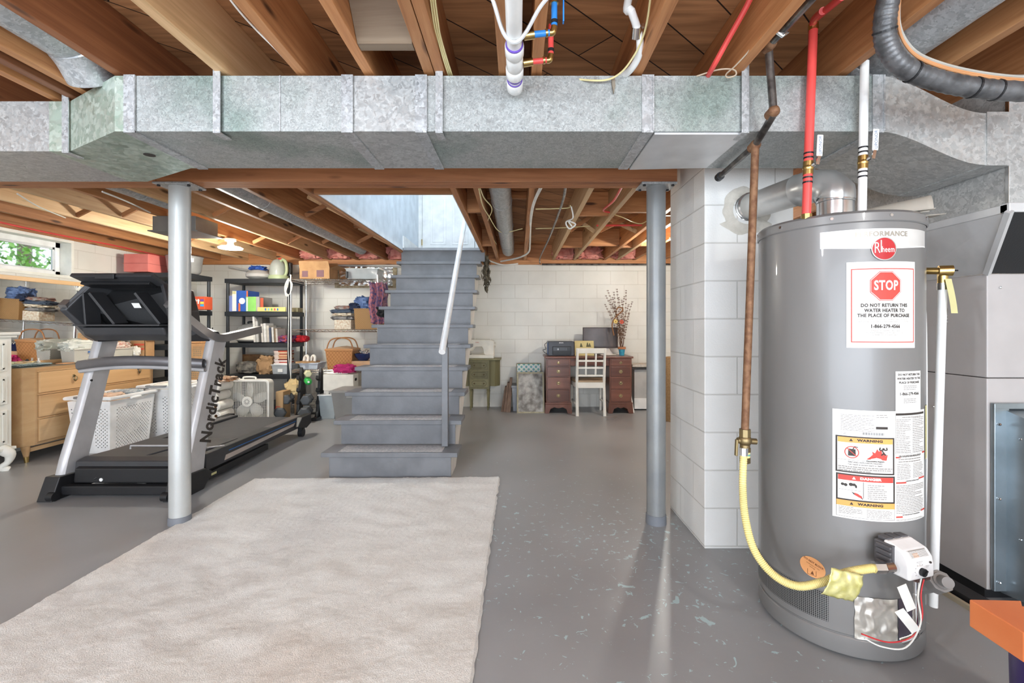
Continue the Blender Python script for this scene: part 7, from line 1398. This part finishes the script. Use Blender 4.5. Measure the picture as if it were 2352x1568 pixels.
for i, (ex, ey) in enumerate(ends):
    e = W(ex, ey, 6.43+rnd.uniform(-.08, .10)); b0 = Vector((1.465+rnd.uniform(-.02, .02), 6.43+rnd.uniform(-.02, .02), .885)); m_ = b0.lerp(e, .5)+Vector((rnd.uniform(-.02, .02), 0, rnd.uniform(.0, .05)))+Vector(((b0.x-e.x)*.15, 0, 0))
    sp = smoothpath([b0, m_, e], 7); mb = MB().tube(sp, [.0028*(1-.6*k/len(sp)) for k in range(len(sp))], 5)
    for k in range(4, len(sp)):
        p = sp[k]
        for s_ in (-1, 1): mb.sphere((p.x+s_*.007, p.y, p.z+.005), (.005, .005, .009), 6)
    mb.build('branch', brm, br)
t = tag(MB().tube(smoothpath([W(1410, 770, 6.38), W(1406, 745, 6.38), W(1414, 728, 6.38), W(1428, 715, 6.38), W(1430, 708, 6.38), W(1420, 706, 6.38), W(1416, 712, 6.38)], 6), .009, 8).build('curled_vine', mat('vine', '8A5F3C', .9, bs=.5), smooth=True), 'curled brown vine looping among the bare branches', 'vine')
for px_, py_, c_, nme in ((1414, 738, 'E0C370', 'yellow'), (1428, 739, 'C9503C', 'red')):
    p = W(px_, py_, 6.36); t = thing('paper_flower', nme+' paper flower on the bare branches', 'flower', p); mb = MB()
    for k in range(6): a = k*PI/3; mb.sphere((p.x+.018*math.cos(a), p.y, p.z+.018*math.sin(a)), (.013, .005, .013), 10)
    mb.build('petals', mat('petal_'+nme, c_, .6), t, smooth=True); MB().sphere((p.x, p.y-.005, p.z), .009, 10).build('centre', mat('centre_brown', '9A6A3C', .7), t, smooth=True)
# sewing cabinet
ol = wood('olive_wood', '6E6848', '807A58', '8F8966', 'Z', .3, .5, False, .05); sw = thing('sewing_cabinet', 'olive painted sewing cabinet on thin turned legs right of the stairs', 'cabinet', (-.55, 6.55, 0)); y0 = 6.46
MB().box(-.695, -.41, y0, 6.74, .305, .715).build('carcass', ol, sw, bevel=.003); MB().box(-.78, -.245, y0-.015, 6.75, .715, .735).build('top', ol, sw, bevel=.005)
MB().prism([(-.41, y0+.02), (-.33, y0-.0), (-.265, y0+.08), (-.265, 6.74), (-.41, 6.74)], 'Z', .345, .714).build('side_wing', ol, sw); MB().prism([(-.695, y0+.02), (-.75, y0+.0), (-.78, y0+.08), (-.78, 6.74), (-.695, 6.74)], 'Z', .345, .714).build('side_wing', ol, sw)
for z0, z1 in ((.33, .44), (.46, .565), (.585, .695)):
    d_ = MB().box(-.68, -.425, y0-.010, y0, z0, z1).build('drawer', ol, sw, bevel=.003); o8 = [(-.655, z0+.045), (-.635, z0+.02), (-.470, z0+.02), (-.45, z0+.045), (-.45, z1-.04), (-.470, z1-.02), (-.635, z1-.02), (-.655, z1-.04)]
    MB().tube([(a, y0-.0105, b) for a, b in o8], .0022, 5, closed=True).build('inlay_line', mat('olive_dark', '544F36', .6), d_)
    for x in (-.62, -.485): MB().sphere((x, y0-.02, (z0+z1)/2), .010, 10).build('knob', MATS['old_brass'], d_, smooth=True)
for x in (-.675, -.43):
    for y in (y0+.03, 6.70): MB().lathe([(0, 0), (.010, 0), (.012, .05), (.016, .055), (.011, .065), (.014, .17), (.018, .26), (.013, .268), (.019, .28), (.019, .305), (0, .305)], (x, y, 0), 14).build('leg', ol, sw, smooth=True)
sm_ = thing('sewing_machine', 'white sewing machine standing on the olive cabinet', 'sewing machine', (-.55, 6.58, .736)); wm = mat('machine_white', 'E8E2D4', .35); ya, yb2 = 6.50, 6.62
MB().box(-.72, -.345, ya-.02, yb2+.03, .736, .79).build('bed', wm, sm_, bevel=.012, seg=3); MB().prism([(-.71, .99), (-.70, 1.005), (-.38, 1.0), (-.345, .985), (-.345, .785), (-.46, .785), (-.49, .80), (-.50, .87), (-.52, .90), (-.60, .90), (-.625, .89), (-.65, .85), (-.665, .84), (-.70, .84), (-.71, .86)], 'Y', ya, yb2).build('arm_column', wm, sm_, bevel=.010, seg=3)
for z in (.945, .865): MB().cyl((-.425, ya, z), (-.425, ya-.012, z), .022, 20).cyl((-.425, ya-.012, z), (-.425, ya-.02, z), .010, 12).build('dial', wm, sm_, smooth=True)
MB().cyl((-.345, 6.56, .93), (-.325, 6.56, .93), .035, 20).build('hand_wheel', wm, sm_, smooth=True); MB().cyl((-.68, 6.54, .84), (-.68, 6.54, .795), .003, 6).box(-.69, -.67, 6.52, 6.56, .79, .797).build('needle', MATS['chrome'], sm_); MB().cyl((-.62, 6.56, 1.0), (-.62, 6.56, 1.03), .004, 8).cyl((-.40, 6.56, .998), (-.40, 6.56, 1.02), .004, 8).build('spool_pin', MATS['white_plastic'], sm_)
mb = MB(); text_on(mb, 'SINGER', .014, lambda u, v: (-.585+u, ya-.0008, .965+v), .0003); mb.build('lettering', redi, sm_)
# leaning things
wood('board_old', '5A4538', '7A6252', '95806E', 'Z', .4, .7, False)
for k, (px0, px1, py0, lb_) in enumerate(((1154, 1163, 890, 'shortest dark board leaning left of the grey bin'), (1160, 1168, 880, 'middle board leaning left of the grey bin'), (1166, 1176, 870, 'tallest board leaning left of the grey bin'))):
    x0, x1 = wx(px0, 6.4), wx(px1, 6.4); h = wz(py0, 6.45); o = MB().hexa([(x0-.02, 6.36-.02*k, .001), (x1-.02, 6.36-.02*k, .001), (x1-.02, 6.55, .001), (x0-.02, 6.55, .001)], [(x0+.03, 6.5, h), (x0+.045+.02, 6.5, h), (x0+.065, 6.66, h), (x0+.03, 6.66, h)])
    tag(o.build('leaning_board', MATS['board_old'], bevel=.002), lb_, 'board', 'boards leaning on the far wall')
t = thing('grey_bin', 'small grey plastic bin between the leaning boards and the framed pictures', 'bin', (-.05, 6.5, 0)); tapered(MB(), -.085, .08, 6.40, 6.68, 0, .33, .015).build('body', mat('bin_grey', '9DA0A6', .5), t, bevel=.004); MB().box(-.095, .09, 6.39, 6.69, .33, .36).build('lid', mat('bin_lid', '8E9196', .5), t, bevel=.006)
def leanframe(name, label, x0, x1, yb_, h, dy, fm, pm, fw_=.022, group=None):
    t = thing(name, label, 'picture', ((x0+x1)/2, yb_, 0), group); ang = math.atan2(dy, h); M_ = Matrix.Translation((x0, yb_, 0)) @ Matrix.Rotation(-ang, 4, 'X'); L = math.hypot(h, dy); w_ = x1-x0
    m1 = MB(); m1.M = M_; m1.box(0, w_, 0, .02, 0, fw_).box(0, w_, 0, .02, L-fw_, L).box(0, fw_, 0, .02, fw_, L-fw_).box(w_-fw_, w_, 0, .02, fw_, L-fw_); m1.build('frame', fm, t, bevel=.004)
    m1 = MB(); m1.M = M_; m1.box(fw_, w_-fw_, .006, .012, fw_, L-fw_); m1.build('picture', pm, t); return t, M_, L, w_
def quat():
    m, nt, b = _nt('quatrefoil'); tc = N(nt, 'TexCoord'); mp = N(nt, 'Mapping'); mp.inputs['Rotation'].default_value = (0, math.radians(45), 0); mp.inputs['Scale'].default_value = (20, 20, 20); nt.links.new(tc.outputs['Object'], mp.inputs[0]); sx = N(nt, 'SeparateXYZ'); cb = N(nt, 'CombineXYZ'); nt.links.new(mp.outputs[0], sx.inputs[0]); nt.links.new(sx.outputs[0], cb.inputs[0]); nt.links.new(sx.outputs[2], cb.inputs[1])
    v = N(nt, 'TexVoronoi', i_Scale=1.0); v.voronoi_dimensions = '2D'; v.inputs['Randomness'].default_value = 0; nt.links.new(cb.outputs[0], v.inputs[0]); r = ramp(nt, v.outputs['Distance'], [(.33, '000000'), (.36, 'FFFFFF')])
    c = N(nt, 'TexChecker', i_Scale=1.0); nt.links.new(cb.outputs[0], c.inputs[0]); c.inputs[1].default_value = lin('6FB98A'); c.inputs[2].default_value = lin('8AAED6')
    mx = N(nt, 'MixRGB'); nt.links.new(r.outputs[0], mx.inputs[0]); nt.links.new(c.outputs[0], mx.inputs[1]); mx.inputs[2].default_value = lin('E9EDE4'); nt.links.new(mx.outputs[0], b.inputs['Base Color']); return m
wood('silver_frame', '8A8268', 'A69D82', 'B9B198', 'Z', .6, .4, False)
leanframe('framed_print', 'framed print with green and blue lattice pattern behind the landscape picture', wx(1186, 6.52), wx(1244, 6.52), 6.50, .655, .19, MATS['silver_frame'], quat(), .012)
leanframe('framed_picture', 'framed grey waterfall landscape leaning against the left side of the desk', wx(1187, 6.25), wx(1251, 6.25), 6.26, .55, .17, MATS['silver_frame'], mat('landscape', '6F6A63', .4, c2='B9B6B0', scale=11), .022)
# white panel and console right of the desk
cg = mat('console_grey', 'B5B1AB', .5); t = thing('console_table', 'grey panelled console with a pale top right of the desk, behind the steel post', 'table', (2.0, 6.6, 0))
MB().box(1.62, 2.6, 6.45, 6.74, .615, .655).build('top', mat('pale_stone', 'CFC6B8', .5, c2='B5AA9A', scale=50), t, bevel=.006); MB().box(1.66, 2.55, 6.50, 6.72, .02, .605).build('panel', cg, t, bevel=.003); mb = MB()
for z in (.60, .585): mb.cyl((1.62, 6.47, z), (2.6, 6.47, z), .006, 8)
mb.build('rails', MATS['dark_metal'], t); MB().box(1.655, 2.55, 6.48, 6.50, .02, .17).build('white_base', MATS['white_paint'], t)
tag(MB().bar((1.60, 6.30, .0), (1.545+.04, 6.55, .42), .02, .012).build('leaning_stick', MATS['white_paint']), 'thin white stick leaning at the right foot of the desk', 'stick')
fz_ = mat('jute', '8A6B48', .95, c2='9C7C56', scale=50, bs=.9, bscale=150)
t = thing('rolled_carpet', 'upright brown rolled carpet seen between the steel post and the chimney', 'carpet', (1.99, 5.78, 0)); mb = MB()
spiral = [(1.99+.145*(1-.05*k/10)*math.cos(k*PI/12), 5.78+.145*(1-.05*k/10)*math.sin(k*PI/12)) for k in range(73)]
MB().lathe([(.145, .002), (.147, .02), (.145, .4), (.147, .78), (.142, .80), (.10, .795), (.098, .78), (0, .78)], (1.99, 5.78, 0), 32).build('outer_wrap', fz_, t, smooth=True); MB().tube([(x_*1.0, y_, .80) for x_, y_ in [(1.99+(.13-.0015*k)*math.cos(k*PI/10), 5.78+(.13-.0015*k)*math.sin(k*PI/10)) for k in range(60)]], .006, 6).build('rolled_edge', fz_, t)
# pipes and things along the top of the far wall
cable('wall_pipe', [(.35, 6.68, 2.105), (1.2, 6.68, 2.105), (2.2, 6.68, 2.105), (3.2, 6.68, 2.105)], .013, MATS['steel_pipe'], 'dark iron pipe running along the top of the far wall above the desk', 'pipe')
cable('conduit', [(-4.2, 6.60, 2.06), (-3.8, 6.62, 1.99), (-3.35, 6.66, 1.965), (-3.0, 6.68, 2.02), (-2.85, 6.70, 2.085), (-2.3, 6.72, 2.09), (-1.6, 6.72, 2.065)], .013, mat('conduit_grey', 'BDBAB4', .4), 'drooping pale conduit along the top of the far wall behind the shelves', 'pipe')
for a, b, m_, l in (((-.465, 6.60, 2.165), (.0, 6.65, 2.11), 'white_cable', 'white tube leading from the stairs to the far wall corner'),): cable('white_tube', [a, ((a[0]+b[0])/2, 6.62, 2.09), b], .011, MATS[m_], l, 'tube')
cable('white_tube', [W(1245, 425, 3.0), W(1225, 470, 3.6), W(1218, 515, 4.4), W(1217, 560, 5.5), W(1213, 580, 6.0), W(1190, 592, 6.3), W(1150, 600, 6.55)], .012, MATS['white_cable'], 'white tube running back along a joist toward the far wall right of the stairs', 'tube')
cable('gas_line', [W(1299, 425, 3.0), W(1290, 470, 3.6), W(1262, 545, 5.0), W(1241, 590, 6.4), W(1240, 604, 6.6)], .010, MATS['steel_pipe'], 'thin grey pipe running back between joists above the desk', 'pipe')
cable('red_tube', [W(1430, 425, 3.0), W(1410, 460, 3.5), W(1386, 482, 3.94), (.807, 4.02, 2.20)], .009, MATS['pex_red'], 'short red water tube between joists behind the beam above the desk', 'tube')
cable('red_tube', [W(1370, 518, 4.6), W(1460, 517, 4.6), W(1540, 517, 4.6)], .010, MATS['pex_red'], 'red water tube crossing under the joists left of the steel post', 'tube')
for k, pts in enumerate(([(1103, 433, 2.95), (1112, 455, 3.3), (1130, 480, 3.8), (1120, 510, 4.3), (1125, 535, 5.0), (1140, 560, 5.5)], [(1100, 433, 2.95), (1108, 470, 3.5), (1122, 495, 4.0), (1150, 533, 4.8), (1200, 525, 4.7)], [(1230, 525, 4.6), (1290, 523, 4.6), (1355, 519, 4.6)], [(1230, 480, 3.7), (1300, 478, 3.7), (1310, 472, 3.6)], [(1408, 492, 4.1), (1430, 499, 4.1), (1455, 510, 4.3), (1475, 513, 4.3), (1503, 496, 4.2)])):
    cable('yellow_wire', [W(*q) for q in pts], .0042, MATS['yellow_cable'], ['yellow cable drooping along the first joist right of the stairs', 'yellow cable looping from that joist under the round duct', 'yellow cable crossing the bay right of the round duct', 'short yellow cable ending in a coil near the middle of the desk side bays', 'yellow cable sagging just left of the steel post'][k], 'cable')
tag(MB().tube(smoothpath([W(1312, 474, 3.6), W(1316, 500, 3.65), W(1300, 510, 3.6), W(1308, 525, 3.62), W(1322, 515, 3.6), W(1306, 508, 3.6), W(1314, 520, 3.6)], 6), .006, 7).build('coiled_wire', MATS['white_cable'], smooth=True), 'knotted white wire hanging from a joist above the desk', 'wire')
cable('red_tube', [(XL+.04, 3.0, 2.16), (XL+.04, 3.9, 2.15), (XL+.05, 4.6, 2.135), (XL+.05, 5.4, 2.14), (XL+.05, 6.2, 2.12)], .009, MATS['pex_red'], 'red water tube running along the top of the left wall over the window', 'tube')
# joist wiring on the left, dried leaves
cable('thin_wire', [W(40, 445, 2.9), W(90, 475, 3.4), W(150, 500, 4.0)], .005, MATS['white_cable'], 'pale wire along a joist at the far left behind the beam')
cable('grey_wire', [W(235, 440, 2.95), W(290, 462, 3.2), W(345, 488, 3.9)], .006, MATS['white_cable'], 'pale wire drooping toward the metal register box')
cable('fixture_wire', [(-3.17, 5.0, 2.15), (-3.35, 4.8, 2.14), (-3.25, 4.5, 2.16), (-3.1, 4.33, 2.12)], .004, MATS['white_cable'], 'white wire from the register box to the lamp')
dl = mat('dried_leaf', '4A4436', .9, c2='6E6350', scale=20, bs=.4); hb = thing('dried_eucalyptus', 'bunch of dried dark leaves hanging upside down right of the stair top', 'dried leaves', (-.43, 6.1, 1.68)); rnd = random.Random(5)
MB().cyl((-.43, 6.1, 2.16), (-.42, 6.1, 1.9), .006, 6).build('stem', brm, hb); mb = MB()
for k in range(150):
    z = 2.12-.44*rnd.random(); rr2 = .03+.045*math.sin(PI*min(1, (2.14-z)/.46)); a = rnd.uniform(0, 2*PI); c = Vector((-.425+rr2*math.cos(a)*rnd.random(), 6.1+rr2*math.sin(a)*rnd.random(), z)); u = Vector((rnd.uniform(-.5, .5), rnd.uniform(-.5, .5), -1)).normalized(); v = u.cross(Vector((math.cos(a), math.sin(a), .2))).normalized(); s_ = rnd.uniform(.026, .05)
    q = u.cross(v)*.006; mb._a([c-u*s_, c+v*s_*.45+q, c+u*s_, c-v*s_*.45+q], [(0, 1, 2), (0, 2, 3)])
mb.build('leaves', dl, hb)
# lamps that are seen or stand where the light comes from
def disc_lamp(label, x, y, z, seen=True):
    t = thing('ceiling_lamp', label, 'lamp', (x, y, z), 'bare ceiling lamps'); MB().lathe([(.055, .11), (.055, .085), (.035, .08), (.03, .06), (0, .06)], (x, y, z-.0), 24).build('lamp_holder', MATS['white_plastic'], t, smooth=True)
    e = mat('lamp_glow', 'FFF3DC', .4, emit=7); MB().lathe([(0, -.005), (.07, -.008), (.115, .0), (.122, .010), (.10, .022), (.04, .03), (.026, .06)], (x, y, z), 36).build('disc_bulb', e, t, smooth=True)
disc_lamp('glowing white disc lamp hanging under the joists left of the stairs', -3.16, 5.0, 2.045)
def bulb(label, x, y, z):
    t = thing('light_bulb', label, 'lamp', (x, y, z), 'bare ceiling bulbs'); MB().lathe([(.05, .10), (.05, .08), (.03, .075), (.02, .05), (0, .05)], (x, y, z+.0195), 20).build('lamp_holder', MATS['white_plastic'], t, smooth=True)
    MB().lathe([(0, -.045), (.02, -.038), (.03, -.018), (.028, .005), (.014, .03), (.013, .07)], (x, y, z), 20).build('glass_bulb', mat('bulb_glow', 'FFF3DC', .4, emit=6), t, smooth=True)
bulb('bare bulb under the joists beyond the chimney on the desk side', 1.71, 5.0, 2.05); bulb('bare bulb under the joists behind the viewer on the heater side', 1.263, -.55, 2.05); bulb('added bare bulb behind the viewer on the left, unseen, for the fill lamp', -1.91, -.7, 2.05)  # the last bulb is added only to go with the left fill lamp
